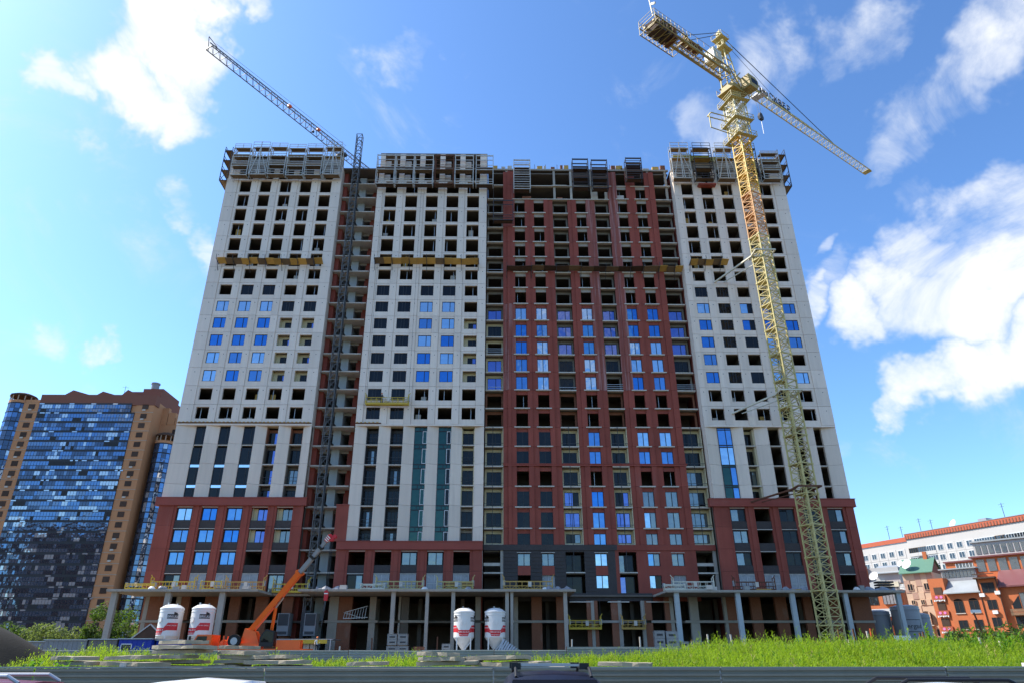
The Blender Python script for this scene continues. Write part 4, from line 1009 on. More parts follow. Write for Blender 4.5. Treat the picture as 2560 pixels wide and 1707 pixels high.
t = cage(0, 3.2, 0, 7.0, 0, 'narrow scaffold cage projecting from the tower flank behind the yellow crane', None, 'plank', top=1.2, col_=M_scaf_dk)
t.location = (52.4, 98.1, 77.6); t.rotation_euler = (0, 0, R(90))
t = thing('red_platform', (35.6, 97.3, 77.3), 'red painted outrigger platform jutting out below the roof scaffold', 'platform')
local(MB().box(0, 3.1, 0, 1.1, 0, .28), 'deck', M_red_trim, t); local(MB().bar((1.5, .3, .28), (1.2, .9, 3.2), .1).bar((1.5, .3, .28), (2.4, .9, 3.0), .1).bar((1.5, .3, 0), (1.5, .3, .9), .14), 'strut', M_iron, t)
t = thing('timber_formwork', (31.9, 97.95, 82.9), 'olive yellow formwork panel along the roof edge behind the crane', 'formwork')
for i in range(3): local(MB().box(i * 3.3, i * 3.3 + 3.2, 0, .18, 0, 1.5 - .25 * i), 'panel', pm('olive formwork', (0.30, 0.27, 0.05), 0.8, var=.2) if i == 0 else bpy.data.materials['olive formwork'], t)

# ================================================================ debris canopies half-way up
def board_canopy(x0, x1, z, y, n, mats, label, rise=.35, out=1.25):
    t = thing('debris_canopy', (x0, y, z), label, 'canopy', 'debris canopies at mid height')
    w = (x1 - x0) / n
    for i in range(n):
        zz = rnd.uniform(-.1, .1); tl = rnd.uniform(-.06, .06); m = MB(); a, b = i * w + .02, (i + 1) * w + .08
        m.hexa([(a, -out, rise + zz - tl), (b, -out, rise + zz + tl), (b, 0, -.1 + zz), (a, 0, -.1 + zz), (a, -out, rise + zz - tl + .06), (b, -out, rise + zz + tl + .06), (b, 0, -.04 + zz), (a, 0, -.04 + zz)])
        local(m, 'board', mats[i % len(mats)] if rnd.random() < .8 else M_wood, t)
    for i in range(0, n + 1, 2):
        m = MB().bar((i * w, -out - .15, rise - .12), (i * w, .25, -.18), .09).bar((i * w, -out * .8, rise - .15), (i * w, .3, -1.6), .07).bar((i * w, -out - .1, rise - .1), (i * w, -out - .2, rise + .6), .06)
        local(m, 'bracket', M_scaf_dk, t)
    return t
board_canopy(-46.0, -28.8, 61.1, 98.2, 13, (M_wood_y, M_wood_y, M_wood), 'row of tilted yellow boards across the white tower beside the hoist mast')
board_canopy(-20.1, -2.9, 61.3, 98.2, 12, (M_wood_y, M_wood_y), 'row of bright yellow boards across the white tower above the yellow work cradle')
board_canopy(1.8, 24.6, 60.9, 99.5, 11, (M_wood_dk, M_wood_dk, M_wood), 'row of dark brown boards across the red wing', rise=.15)
board_canopy(24.7, 31.3, 60.8, 99.5, 5, (M_wood_y, M_wood), 'short row of orange brown boards ending at the corner of the red wing')
board_canopy(32.3, 38.6, 61.4, 98.2, 5, (M_wood_y, M_wood), 'short row of yellow boards on the white tower behind the crane')
# ribbed metal strips left on the ledge
for a, b, lab in ((-47.4, -27.5, 'long ribbed rusty metal strip lying along the white ledge beside the hoist mast'), (-20.9, -17.1, 'short ribbed rusty metal strip lying on the end of the white ledge')):
    t = thing('ledge_strip', (a, 98.15, T(8)), lab, 'metal strip')
    m = MB().box(0, b - a, -.02, .08, 0, .16); local(m, 'strip', M_rust, t)
    for i in range(int((b - a) / .6)): local(MB().box(.1 + .6 * i, .38 + .6 * i, -.06, .04, .14, .26), 'rib', M_wood_y, t)

# ================================================================ suspended work cradles
def cradle(x, y, z, L, label, col_, group='suspended work cradles', hang=0.0, box=True, H=1.1, rz=0.0, horns=True):
    t = thing('work_cradle', (x, y, z), label, 'cradle', group, rz)
    local(MB().box(0, L, 0, .75, 0, .10).box(0, L, -.02, .02, .1, .24), 'deck', col_, t)
    m = MB(); n = max(3, int(L / .75))
    for yy in (0, .75):
        m.bar((0, yy, H), (L, yy, H), .07); m.bar((0, yy, .58), (L, yy, .58), .05)
        for i in range(n + 1): m.bar((L * i / n, yy, .1), (L * i / n, yy, H), .06)
    for i in range(n): m.bar((L * i / n, 0, .1 if i % 2 else .58), (L * (i + 1) / n, 0, .58 if i % 2 else .1), .045)
    local(m, 'guard_rail', col_, t)
    for xx in (0, L):
        m = MB()
        for yy in (0, .75): m.bar((xx, yy, 0), (xx, yy, H + (.5 if horns else 0)), .10)
        m.bar((xx, 0, H + .05), (xx, .75, H + .05), .08)
        if horns: m.bar((xx, .37, H + .5), (xx + (.25 if xx else -.25), .37, H + .85), .08).bar((xx, 0, H + .5), (xx, .75, H + .5), .08)
        e = local(m, 'end_frame', col_, t); local(MB().box(xx - .16, xx + .16, .2, .55, H * .55, H + .15), 'hoist_motor', M_galv, e)
    if box: local(MB().box(L * .5, L * .5 + .42, -.16, -.03, .45, 1.05), 'control_box', M_conc_lt, t)
    if hang:
        local(MB().bar((0, .37, H + .5), (0, .37, H + hang), .03).bar((L, .37, H + .5), (L, .37, H + hang), .03), 'wire_rope', M_iron, t)
    return t
cradle(-19.5, 97.1, 36.25, 6.4, 'yellow work cradle hanging on the upper white facade with a worker in it', M_yel, hang=40)
cradle(9.95, 97.45, 5.2, 4.15, 'yellow work cradle hung low between two brick piers of the ground floor', M_yel, hang=3)
cradle(16.95, 97.45, 5.2, 3.0, 'short brown work cradle hung at a brick opening next to a yellow one', M_wood_y, hang=3)
zs = 9.62
cradle(-46.9, 92.3, zs, 3.6, 'yellow lattice cradle laid flat at the corner of the podium roof', M_yel, H=.75, horns=False, box=False)
cradle(-44.2, 93.2, zs, 5.6, 'long yellow cradle with worker gear on the podium roof near the corner column', M_yel)
cradle(-37.6, 92.8, zs, 2.6, 'dense yellow cradle frame standing on the podium roof between two long cradles', M_yel, horns=False)
cradle(-38.9 + 4.2, 93.4, zs, 4.9, 'brown yellow cradle on the podium roof below plastic covered windows', M_wood_y)
cradle(-33.0 + 3.6, 96.2, zs, 4.6, 'yellow cradle behind the orange crane boom at the end of the podium roof', M_yel)
cradle(-15.2, 92.6, zs, 6.0, 'pale yellow cradle on the podium roof under the tall white pilasters', M_crane)
cradle(-17.0, 92.0, zs, 3.0, 'small pale cradle frame lying low on the podium roof', M_crane_lt, H=.7, horns=False, box=False)
cradle(-7.4, 92.8, zs, 4.6, 'pale cradle stacked with timber crates on the podium roof', M_crane)
cradle(1.2, 92.4, zs, 6.2, 'ochre cradle on the podium roof before the dark brick wall', M_wood_y)
cradle(23.0, 92.6, zs, 5.2, 'pale cradle with control box on the podium roof by the open loggia', M_crane_lt)
cradle(21.7, 92.1, zs, 2.6, 'low pale cradle frame at the cut end of the podium roof', M_crane_lt, H=.7, horns=False, box=False)
cradle(31.0, 92.8, zs, 5.2, 'rusty brown cradle under sheeted windows beside the tower crane', M_rust)
for x, lab in ((-6.3, 'brown timber crate standing in the pale cradle'), (-4.2, 'second brown timber crate at the end of the pale cradle')):
    t = thing('timber_crate', (x, 92.86, zs + .1), lab, 'crate', 'crates on the podium roof')
    local(MB().box(0, 1.5, .05, .6, 0, .9), 'box', M_wood_y, t)
    for i in range(3): local(MB().box(-.02, 1.52, .01, .05, .06 + .3 * i, .20 + .3 * i), 'slat', M_wood, t)
# plastic sheeting and loose timber along the podium edge
for x, w, lab in ((-22.6, 4.0, 'heap of grey plastic sheet and planks at the podium edge by the hoist'), (6.6, 3.2, 'sagging plastic sheet on the podium edge beside the ochre cradle'), (36.6, 3.2, 'torn plastic sheet hanging over the podium edge by the crane'), (46.0, 5.0, 'pale net stretched on the podium roof beyond the crane')):
    m = MB(); n = 10
    for i in range(n):
        a, b = w * i / n, w * (i + 1) / n
        za, zb = .32 + .18 * math.sin(i * 1.7 + x), .32 + .18 * math.sin((i + 1) * 1.7 + x)
        m.poly([(a, -.1 * (i % 2), 0), (b, -.1 * ((i + 1) % 2), 0), (b, .3, zb), (a, .3, za)]); m.poly([(a, .3, za), (b, .3, zb), (b, .75, .1), (a, .75, .1)])
    o = build(m, 'plastic_sheet', M_plast); o.location = (x, 91.6, zs); tag(o, lab, 'sheet')
t = thing('bent_railing', (-20.0, 97.6, 6.36), 'twisted pale metal railing thrown on the mid level beam', 'railing')
m = MB()
for i in range(9): m.bar((.35 * i, 0, .1), (.35 * i + .15, .1, .9 + .08 * i), .06)
m.bar((0, 0, .15), (3.2, 0, .3), .08); m.bar((.2, .1, .95), (3.1, .1, 1.7), .08); m.bar((0, 0, .9), (2.6, 0, .2), .06)
local(m, 'bars', M_galv, t)
for i, (x, lab) in enumerate(((51.0, 'black slatted pallet stacked at the far end of the podium roof'),)):
    t = thing('pallet_stack', (49.4, 92.4, zs), lab, 'pallet')
    for j in range(4): local(MB().box(0, 2.0, 0, 1.2, .32 * j, .32 * j + .2), 'slat_layer', M_black, t)

# loose planks, boxes and sacks along the podium roof
rp = random.Random(21)
for i in range(26):
    x = rp.choice((rp.uniform(-47, -31), rp.uniform(-23.5, 9), rp.uniform(23, 50))); y = rp.uniform(91.1, 92.2) if x > -31 or x > 9 else rp.uniform(90.9, 92.0)
    k = i % 3
    if k == 0: m = MB().box(0, rp.uniform(1.2, 2.6), 0, .22, 0, .09); nm, mt, lab, cat = 'loose_plank', M_wood if i % 2 else M_wood_y, 'loose timber plank lying on the podium roof edge', 'plank'
    elif k == 1: m = MB().box(0, rp.uniform(.4, .9), 0, .5, 0, rp.uniform(.25, .55)); nm, mt, lab, cat = 'material_box', M_conc_lt if i % 2 else M_wrap, 'small pale box of material left on the podium roof edge', 'box'
    else: m = MB().lathe([(.42, 0), (.40, .15), (.2, .32), (.001, .36)], 9); nm, mt, lab, cat = 'cement_sack', M_plast if i % 2 else M_silo, 'slumped sack lying on the podium roof edge', 'sack'
    o = build(m, nm, mt); o.location = (x, y, 9.63); o.rotation_euler = (0, 0, rp.uniform(-.25, .25)); tag(o, lab, cat, cat + ' litter on the podium roof')

# ================================================================ fences
def corrugated(L, H, per=.145, dep=.035):
    m = MB(); n = int(H / per); pr = [(0, 0)]
    for i in range(n):
        z = i * per
        pr += [(0, z + per * .42), (-dep, z + per * .5), (-dep, z + per * .92), (0, z + per)]
    pr.append((0, H))
    for (ya, za), (yb, zb) in zip(pr, pr[1:]): m.poly([(0, ya, za), (L, ya, za), (L, yb, zb), (0, yb, zb)])
    return m
nf = thing('street_fence', (0, 20.0, 0), 'grey green corrugated sheet fence along the street behind the parked cars', 'fence')
fm = corrugated(5.96, 1.56, .13, .05).mesh('fence_panel', M_fence)
for i in range(14):
    x = -42 + 6 * i
    o = put('fence_panel', fm, (x, 20.0 + .015 * (i % 2), .10 + rnd.uniform(-.012, .02)), nf, (R(rnd.uniform(-.6, .6)), R(rnd.uniform(-.12, .12)), 0))
    put('fence_post', shared(('np',), lambda: MB().box(-.04, .04, .03, .11, 0, 1.70), M_galv, 'fence_post'), (x, 20.0, 0), nf)
    put('cap_rail', shared(('nc',), lambda: MB().box(0, 5.98, -.03, .05, 0, .035), M_fence_lt, 'cap_rail'), (x, 20.0, 1.668 + rnd.uniform(-.006, .01)), nf)
    if i % 2: put('post_cap', shared(('ncap',), lambda: MB().box(-.06, .06, .0, .12, 0, .10), M_conc_lt, 'post_cap'), (x + 2.2, 20.0, 1.70), nf)
bf = thing('site_fence', (0, 62.0, 1.2), 'pale corrugated sheet fence between the weeds and the building site', 'fence')
bm = [corrugated(5.96, h, .19, .045).mesh('fence_panel', M_fence_lt) for h in (1.35, 1.60, 1.80)]
for i in range(21):
    x = -72 + 6 * i; j = 0 if x < 5 else (1 if x < 14 else 2)
    if x > 33: continue
    put('fence_panel', bm[j], (x, 62 + rnd.uniform(-.04, .04), 1.08), bf, (R(rnd.uniform(-2, 2)), R(rnd.uniform(-.4, .4)), 0))
    put('fence_post', shared(('bp', j), lambda: MB().box(-.05, .05, .06, .16, 0, 1.5 + .2 * j), M_rust, 'fence_post'), (x, 62, 1.0), bf)
for i, (x0, y0, L, rz) in enumerate(((33.2, 60.5, 6.0, -24), (39.2, 57.6, 6.0, -10))):
    o = put('fence_panel', bm[0], (x0, y0, 1.0), bf, (0, 0, R(rz)))

# ================================================================ silos
def bend(me, r, a_mid, z0, org):
    """wrap flat text (x, y) on a cylinder of radius r"""
    xs = [v.co.x for v in me.vertices]; xm = (min(xs) + max(xs)) / 2
    for v in me.vertices:
        a = a_mid + (v.co.x - xm) / r; rr = r + v.co.z
        v.co = (rr * math.cos(a), rr * math.sin(a), z0 + v.co.y)
def patch(m, r, a0, a1, zs0, zs1, n=10, mat=0):
    """curved sheet: angle from a0 to a1, lower/upper edge heights interpolated"""
    for i in range(n):
        t0, t1 = i / n, (i + 1) / n; b0, b1 = a0 + (a1 - a0) * t0, a0 + (a1 - a0) * t1
        f = lambda z, t: z[0] + (z[1] - z[0]) * t
        P = lambda b, z: (r * math.cos(b), r * math.sin(b), z)
        m.poly([P(b0, f(zs0, t0)), P(b1, f(zs0, t1)), P(b1, f(zs1, t1)), P(b0, f(zs1, t0))], mat)
T_logo = text_mesh('GERKULES', .34, M_sign_wht); T_ph = text_mesh('8 800-250-30-10', .20, M_sign_wht); T_www = text_mesh('www.gerkules.ru', .16, M_sign_wht); T_dry = text_mesh('\u0421\u0423\u0425\u0418\u0415 \u0421\u041c\u0415\u0421\u0418', .15, M_sign_wht)
def silo(x, y, z, label, rot, r=1.22, hc=2.95, base=2.6, group='white mortar silos'):
    t = thing('silo', (x, y, z), label, 'silo', group, rot)
    zb = base; zt = base + hc
    prof = [(.22, zb - 1.55), (.24, zb - 1.35), (r, zb), (r, zt - .55), (r + .035, zt - .53), (r + .035, zt - .46), (r, zt - .44), (r, zt - .28), (r + .045, zt - .26), (r + .045, zt - .12), (r - .02, zt - .08), (r * .62, zt + .20), (.25, zt + .30), (.001, zt + .31)]
    b = local(MB().lathe(prof, 32), 'tank', M_silo, t, smooth=35.0)
    for k in range(4):
        a = math.pi / 4 + k * math.pi / 2; ca, sa = math.cos(a), math.sin(a); rr = r * .93
        m = MB().bar((rr * ca, rr * sa, 0), (rr * ca, rr * sa, zb + .1), .14); local(m, 'leg', M_silo, t)
        a2 = a + math.pi / 2; m = MB().bar((rr * ca, rr * sa, .25), (rr * math.cos(a2), rr * math.sin(a2), zb - .5), .08).bar((rr * math.cos(a2), rr * math.sin(a2), .25), (rr * ca, rr * sa, .25), .08); local(m, 'brace', M_silo, t)
    h = MB(); zc = zb + 1.62     # round hatch on the front (local -y)
    for i in range(16):
        t0, t1 = 2 * math.pi * i / 16, 2 * math.pi * (i + 1) / 16
        P = lambda s, q: (s * .30 * math.cos(q), -r - .05, zc + s * .30 * math.sin(q))
        h.poly([P(0, t0), P(1, t0), P(1, t1)]); h.poly([P(1, t0), (P(1, t0)[0], -r + .12, P(1, t0)[2]), (P(1, t1)[0], -r + .12, P(1, t1)[2]), P(1, t1)])
    for i in range(8): a = 2 * math.pi * i / 8; h.box(.30 * math.cos(a) - .03, .30 * math.cos(a) + .03, -r - .07, -r + .1, zc + .30 * math.sin(a) - .03, zc + .30 * math.sin(a) + .03)
    local(h, 'hatch', M_silo, b)
    f = -math.pi / 2; g = R(1); m = MB(); rp = r + .006
    # red print: a lower panel under the hatch, slanting up to side panels
    patch(m, rp, f - R(24), f + R(24), (zb + .12, zb + .12), (zb + .78, zb + .78)); patch(m, rp, f - R(30), f - R(24), (zb + .45, zb + .12), (zb + .78, zb + .78), 2); patch(m, rp, f + R(24), f + R(30), (zb + .12, zb + .45), (zb + .78, zb + .78), 2)
    for s in (-1, 1):
        A = sorted((f + s * R(30), f + s * R(48))); lo = (zb + .45, zb + .55) if s > 0 else (zb + .55, zb + .45); hi = (zb + .78, zb + 1.30) if s > 0 else (zb + 1.30, zb + .78)
        patch(m, rp, A[0], A[1], lo, hi, 4); A = sorted((f + s * R(48), f + s * R(100))); patch(m, rp, A[0], A[1], (zb + .55, zb + .55), (zb + 1.30, zb + 1.30), 12)
    local(m, 'red_print', M_sred, b)
    for s in (-1, 1):
        m = MB(); patch(m, r + .007, f + s * R(66) - R(27), f + s * R(66) + R(27), (zb + 1.72, zb + 1.72), (zb + 2.18, zb + 2.18), 10); patch(m, r + .007, f + s * R(66) + R(4), f + s * R(66) + R(22), (zb + 2.18, zb + 2.18), (zb + 2.42, zb + 2.30), 4); local(m, 'logo_plate', M_sign_blk, b)
        for me, zz, rr_ in ((T_logo, zb + 1.82, r + .012), (T_dry, zb + .98, r + .012)):
            mm = me.copy(); k = 1.0 if me is not T_logo else 1.0; bend(mm, rr_, f + s * R(66), zz, 0); o = bpy.data.objects.new('lettering', mm); col.objects.link(o); o.parent = b
    for me, zz in ((T_ph, zb + .50), (T_www, zb + .22)):
        mm = me.copy(); bend(mm, r + .012, f, zz, 0); o = bpy.data.objects.new('lettering', mm); col.objects.link(o); o.parent = b
    local(MB().bar((-.15, -.5, zt + .25), (-.15, -.5, zt + .45), .12).bar((.5, .2, zt + .2), (.5, .2, zt + .36), .1), 'top_valve', M_galv, b)
    return t
silo(-35.85, 82, 1.4, 'white silo with red band and dark logo plate next to the grey cabins', R(-35))
silo(-32.35, 82, 1.4, 'white silo with red band and dark logo plate behind the orange truck cab', R(-35))
silo(-3.62, 88, 1.4, 'white silo with red phone panel standing on steel legs beside a white sack heap', R(2))
silo(.08, 88, 1.4, 'white silo with red phone panel behind a leaning ribbed metal sheet', R(2))
def grey_silo(x, y, z, r, h, label, txt=None, rot=0.0, square=False):
    t = thing('silo', (x, y, z), label, 'silo', 'grey silos beside the block', rot)
    prof = [(.25, .8), (r, 2.0), (r, h - .7), (r + .06, h - .68), (r + .06, h - .55), (r, h - .5), (r, h - .2), (r * .55, h), (.001, h + .02)]
    b = local(MB().lathe(prof, 28), 'tank', M_silo_gr, t, smooth=35.0)
    for k in range(4):
        a = math.pi / 4 + k * math.pi / 2; local(MB().bar((r * .93 * math.cos(a), r * .93 * math.sin(a), 0), (r * .93 * math.cos(a), r * .93 * math.sin(a), 2.4), .16), 'leg', M_silo_gr, t)
    if txt:
        m = MB(); f = -math.pi / 2
        for z0, z1, a0, a1 in ((h - 3.4, h - 3.33, -36, 36), (h - 1.93, h - 1.86, -36, 36), (h - 3.33, h - 1.93, -36, -34.5), (h - 3.33, h - 1.93, 34.5, 36)): patch(m, r + .01, f + R(a0), f + R(a1), (z0, z0), (z1, z1), 10)
        local(m, 'label_border', M_sign_blk, b)
        mm = text_mesh(txt, .82, M_sign_blk); bend(mm, r + .012, f, h - 2.95, 0); o = bpy.data.objects.new('lettering', mm); col.objects.link(o); o.parent = b
    return t
grey_silo(53.2, 101.5, 1.4, 1.5, 6.4, 'plain grey silo half hidden behind the corner column of the block')
grey_silo(55.7, 99.0, 1.4, 1.75, 6.9, 'grey silo with a framed black word on its side beside the podium corner', 'bergauf', R(-5))
grey_silo(58.6, 101.0, 1.4, 1.3, 6.0, 'narrow grey silo standing behind the lettered grey silo')

# ================================================================ orange truck crane
tk = thing('truck_crane', (-24.0, 76.0, 1.35), 'orange truck crane with its telescopic boom raised toward the block', 'truck crane')
def wheel(p, parent, r=.52, w=.34, name='wheel', ax='y', rimm=None):
    d = Vector((0, w / 2, 0)) if ax == 'y' else Vector((w / 2, 0, 0)); p = Vector(p)
    m = MB().tube(p - d, p + d, r, r, 20)
    wv = local(m, name, M_rubber, parent); local(MB().tube(p - d * 1.06, p + d * 1.06, r * .56, r * .56, 14), 'rim', rimm or M_galv, wv)
    return wv
local(MB().box(-6.2, 5.2, -.5, .5, .75, 1.1).box(-3.6, 5.4, -1.2, 1.2, 1.12, 1.30), 'chassis', M_orange, tk)
for x in (-5.0, 1.6, 2.9):
    for s in (-1, 1): wheel((x, s * 1.02, .52), tk, rimm=M_orange)
c = MB().prism([(-6.3, -1.2, .8), (-4.3, -1.2, .8), (-4.3, -1.2, 2.6), (-5.75, -1.2, 2.6), (-6.2, -1.2, 1.75)][::-1], (0, 2.4, 0))
cb = local(c, 'cab', M_orange, tk)
local(MB().poly([(-6.0, -1.21, 1.75), (-4.75, -1.21, 1.75), (-4.75, -1.21, 2.45), (-5.7, -1.21, 2.45)]), 'side_window', G_dark, cb)
g = MB(); g.poly([(-6.22, -1.08, 1.82), (-5.79, -1.08, 2.55), (-5.79, 1.08, 2.55), (-6.22, 1.08, 1.82)]); local(g, 'windscreen', G_dark, cb)
local(MB().bar((-6.1, -1.25, 2.2), (-6.3, -1.5, 2.2), .04).box(-6.4, -6.25, -1.6, -1.42, 1.9, 2.45), 'mirror', M_black, cb)
local(MB().box(-6.36, -6.26, -1.2, 1.2, .75, 1.15), 'bumper', M_orange, cb)
wheel((-2.0, -1.1, 2.0), tk, .62, .4, 'spare_wheel')
tt = local(MB().tube((-.2, 0, 1.3), (-.2, 0, 1.55), .8, .8, 16).box(-1.6, 1.1, -.95, .95, 1.55, 1.8).prism([(-1.6, -.6, 1.8), (.3, -.6, 1.8), (-.2, -.6, 2.9), (-1.3, -.6, 3.2)][::-1], (0, 1.2, 0)), 'turntable', M_orange, tk)
local(MB().tube((-3.3, -.5, 1.75), (-3.3, .5, 1.75), .38, .38, 12).bar((-3.3, -.6, 1.3), (-3.3, -.6, 2.5), .1).bar((-3.3, .6, 1.3), (-3.3, .6, 2.5), .1), 'winch', M_orange, tk)
oc = local(MB().prism([(.6, -1.5, 1.5), (2.0, -1.5, 1.5), (2.0, -1.5, 2.9), (1.1, -1.5, 3.1), (.6, -1.5, 2.4)][::-1], (0, 1.0, 0)), 'operator_cab', M_black, tk)
local(MB().poly([(.75, -1.51, 1.9), (1.9, -1.51, 1.9), (1.9, -1.51, 2.8), (1.15, -1.51, 2.95), (.75, -1.51, 2.4)]), 'cab_glass', G_dark, oc)
A, B = Vector((-1.0, 0, 2.75)), Vector((7.1, -4.0, 11.65)); D = (B - A)
def bsec_(t0, t1, w, h, name, mat):
    return local(MB().bar(A + D * t0, A + D * t1, w, h, up=(0, -1, 0)), name, mat, tk)
b1 = bsec_(0, .64, .52, .76, 'boom_base', M_orange)
bsec_(.60, .80, .40, .56, 'boom_section', M_silo_gr); bsec_(.78, .90, .35, .48, 'boom_section', M_silo_gr); bsec_(.88, .97, .30, .42, 'boom_section', M_silo_gr)
for t0, s in ((.63, 1.16), (.795, .86), (.895, .76)): local(MB().bar(A + D * (t0 - .008), A + D * (t0 + .010), .60 * s, .78 * s, up=(0, -1, 0)), 'boom_collar', M_orange if t0 < .7 else M_black, tk)
# red and white striped boom head with sheaves
n_ = D.normalized(); 
hd = local(MB().bar(A + D * .965, A + D * 1.02, .42, .62, up=(0, -1, 0)).tube(B + Vector((.2, -.25, -.1)), B + Vector((.2, .25, -.1)), .3, .3, 12).tube(B + Vector((.55, -.2, .1)), B + Vector((.55, .2, .1)), .2, .2, 10), 'boom_head', M_sred, tk)
for i in range(3): local(MB().bar(A + D * (.972 + .016 * i), A + D * (.980 + .016 * i), .44, .64, up=(0, -1, 0)), 'stripe', M_sign_wht, hd)
side = Vector((0, -.275, 0)); zq = n_.cross(Vector((0, 1, 0)))
local(MB().bar(A + D * .44 + side, A + D * .58 + side, .30, .02, up=(0, -1, 0)), 'maker_plate', M_sign_wht, b1)
for t0 in (.12, .40, .60): local(MB().bar(A + D * t0 + side * 1.01, A + D * (t0 + .02) + side * 1.01, .20, .02, up=(0, -1, 0)), 'bolt_plate', M_black, b1)
local(MB().tube((1.15, 0, 1.6), A + D * .30 + Vector((.3, 0, -.3)), .16, .16, 10), 'lift_cylinder', M_orange, tk); local(MB().tube(A + D * .30 + Vector((.22, 0, -.45)), A + D * .40 + Vector((.25, 0, -.25)), .09, .09, 8), 'lift_rod', M_galv, tk)
local(MB().box(2.2, 4.6, -1.15, -.2, 1.3, 2.1), 'rear_locker', M_orange, tk)
hx, hy = 7.3, -4.0
local(MB().bar((hx, hy, 11.4), (hx, hy, 6.5), .04).bar((hx + .15, hy, 11.4), (hx + .15, hy, 6.5), .04), 'hoist_rope', M_iron, tk)
hb = local(MB().prism([(hx - .12, hy - .15, 5.6), (hx + .2, hy - .15, 5.6), (hx + .26, hy - .15, 6.4), (hx + .1, hy - .15, 6.6), (hx - .12, hy - .15, 6.5)][::-1], (0, .3, 0)), 'hook_block', M_sred, tk)
local(MB().box(hx - .13, hx + .24, hy - .16, hy + .16, 6.2, 6.3), 'stripe', M_sign_wht, hb); local(MB().bar((hx + .05, hy, 5.6), (hx - .05, hy, 4.6), .16).bar((hx, hy, 4.6), (hx - .1, hy, 3.3), .07), 'hook', M_iron, hb)
for x in (-3.2, 4.9):
    for s in (-1, 1): local(MB().box(x - .12, x + .12, s * 1.2 - .1, s * 2.3 + .1, .95, 1.15).box(x - .1, x + .1, s * 2.2 - .1, s * 2.2 + .1, 0, 1.0), 'outrigger', M_orange, tk)

# ================================================================ cabins and containers
def cabin(x0, x1, y, z0, z1, mat, label, door=None, rz=0.0, dep=2.4):
    t = thing('site_cabin', (x0, y, z0), label, 'cabin', None, rz); L, H = x1 - x0, z1 - z0
    w = local(MB().box(0, L, 0, dep, 0, H), 'wall', mat, t)
    for i in range(int(L / .45)): local(MB().box(.2 + .45 * i, .32 + .45 * i, -.03, 0, .05, H - .1), 'rib', mat, w)
    local(MB().box(-.12, L + .12, -.15, dep + .15, H, H + .08), 'roof', M_galv, t)
    if door: d = local(MB().box(door, door + .9, -.05, -.031, .1, H - .45), 'door', M_iron, t); local(MB().box(door - .06, door, -.06, 0, .1, H - .4).box(door + .9, door + .96, -.06, 0, .1, H - .4).box(door - .06, door + .96, -.06, 0, H - .45, H - .38), 'door_frame', M_sign_wht, d)
    return t
cabin(-35.0, -32.0, 70.0, 1.3, 3.42, M_blue, 'bright blue site cabin with a white framed opening', .3)
cabin(-31.8, -29.4, 70.6, 1.3, 3.32, M_blue, 'short blue cabin end standing next to the silos')
cabin(-37.8, -35.2, 70.0, 1.3, 3.38, pm('brown grey cabin sheet', (0.17, 0.15, 0.145), .7, var=.15), 'brownish grey cabin butted against the blue cabin')
cabin(-41.85, -38.0, 70.0, 1.3, 3.33, M_greycab, 'pale grey cabin behind the leaning concrete column')
cabin(-45.5, -42.1, 70.8, 1.3, 3.2, M_greycab, 'ribbed grey cabin beside the dark earth mound')
sh = thing('gable_shed', (-41.4, 86, 1.4), 'small dark gabled shed roof behind the grey cabins', 'shed')
local(MB().box(0, 3.4, 0, 3, 0, 2.3), 'wall', M_wood, sh); local(MB().prism([(-.3, -.2, 2.3), (3.7, -.2, 2.3), (1.7, -.2, 3.9)], (0, 3.4, 0)), 'roof', M_wood_dk, sh); local(MB().bar((-.3, -.22, 2.35), (1.7, -.22, 3.95), .12).bar((3.7, -.22, 2.35), (1.7, -.22, 3.95), .12), 'barge_board', M_galv, sh)
# dark earth mound under netting
m = MB(); n, rings = 28, 9; R0 = 7.2; cx_, cy_ = -33.5, 47.0
for j in range(rings + 1):
    f = j / rings
    for i in range(n):
        a = 2 * math.pi * i / n; rr = R0 * (1 - f) * (1 + .06 * math.sin(3 * a + 5 * f)) ; zz = 3.4 * math.sin(f * math.pi / 2) ** 1.1
        m.v.append((cx_ + rr * math.cos(a), cy_ + rr * .8 * math.sin(a), gz(cx_, cy_) - .2 + zz))
for j in range(rings):
    for i in range(n): m.f.append((j * n + i, j * n + (i + 1) % n, (j + 1) * n + (i + 1) % n, (j + 1) * n + i)); m.m.append(0)
tag(build(m, 'earth_mound', pm('dark netted earth', (0.008, 0.0075, 0.0065), .95, var=.3, vscale=1.5, fine=.3, bump=.5, bscale=8), smooth=True), 'dark rounded mound of earth under black netting', 'mound')

# ================================================================ road slab stacks in the weeds
def rough_slab(L, W, H, seed):
    r = random.Random(seed); m = MB(); n = 6
    bot, top = [], []
    pts = [(L * i / n, 0) for i in range(n)] + [(L, W * i / 3) for i in range(3)] + [(L - L * i / n, W) for i in range(n)] + [(0, W - W * i / 3) for i in range(3)]
    for x, y in pts:
        jx, jy = r.uniform(-.06, .06), r.uniform(-.06, .06); bot.append((x + jx, y + jy, r.uniform(-.01, .02))); top.append((x + jx * 1.4, y + jy * 1.4, H + r.uniform(-.03, .01)))
    k = len(pts); m.v = bot + top; m.f = [tuple(range(k - 1, -1, -1)), tuple(range(k, 2 * k))] + [(i, (i + 1) % k, k + (i + 1) % k, k + i) for i in range(k)]; m.m = [0] * (k + 2)
    return m.mesh('concrete_slab', M_slab)
SL = [rough_slab(L, W, .19, i) for i, (L, W) in enumerate(((2.1, 1.5), (1.7, 1.3), (2.6, 1.6), (3.0, 1.6)))]
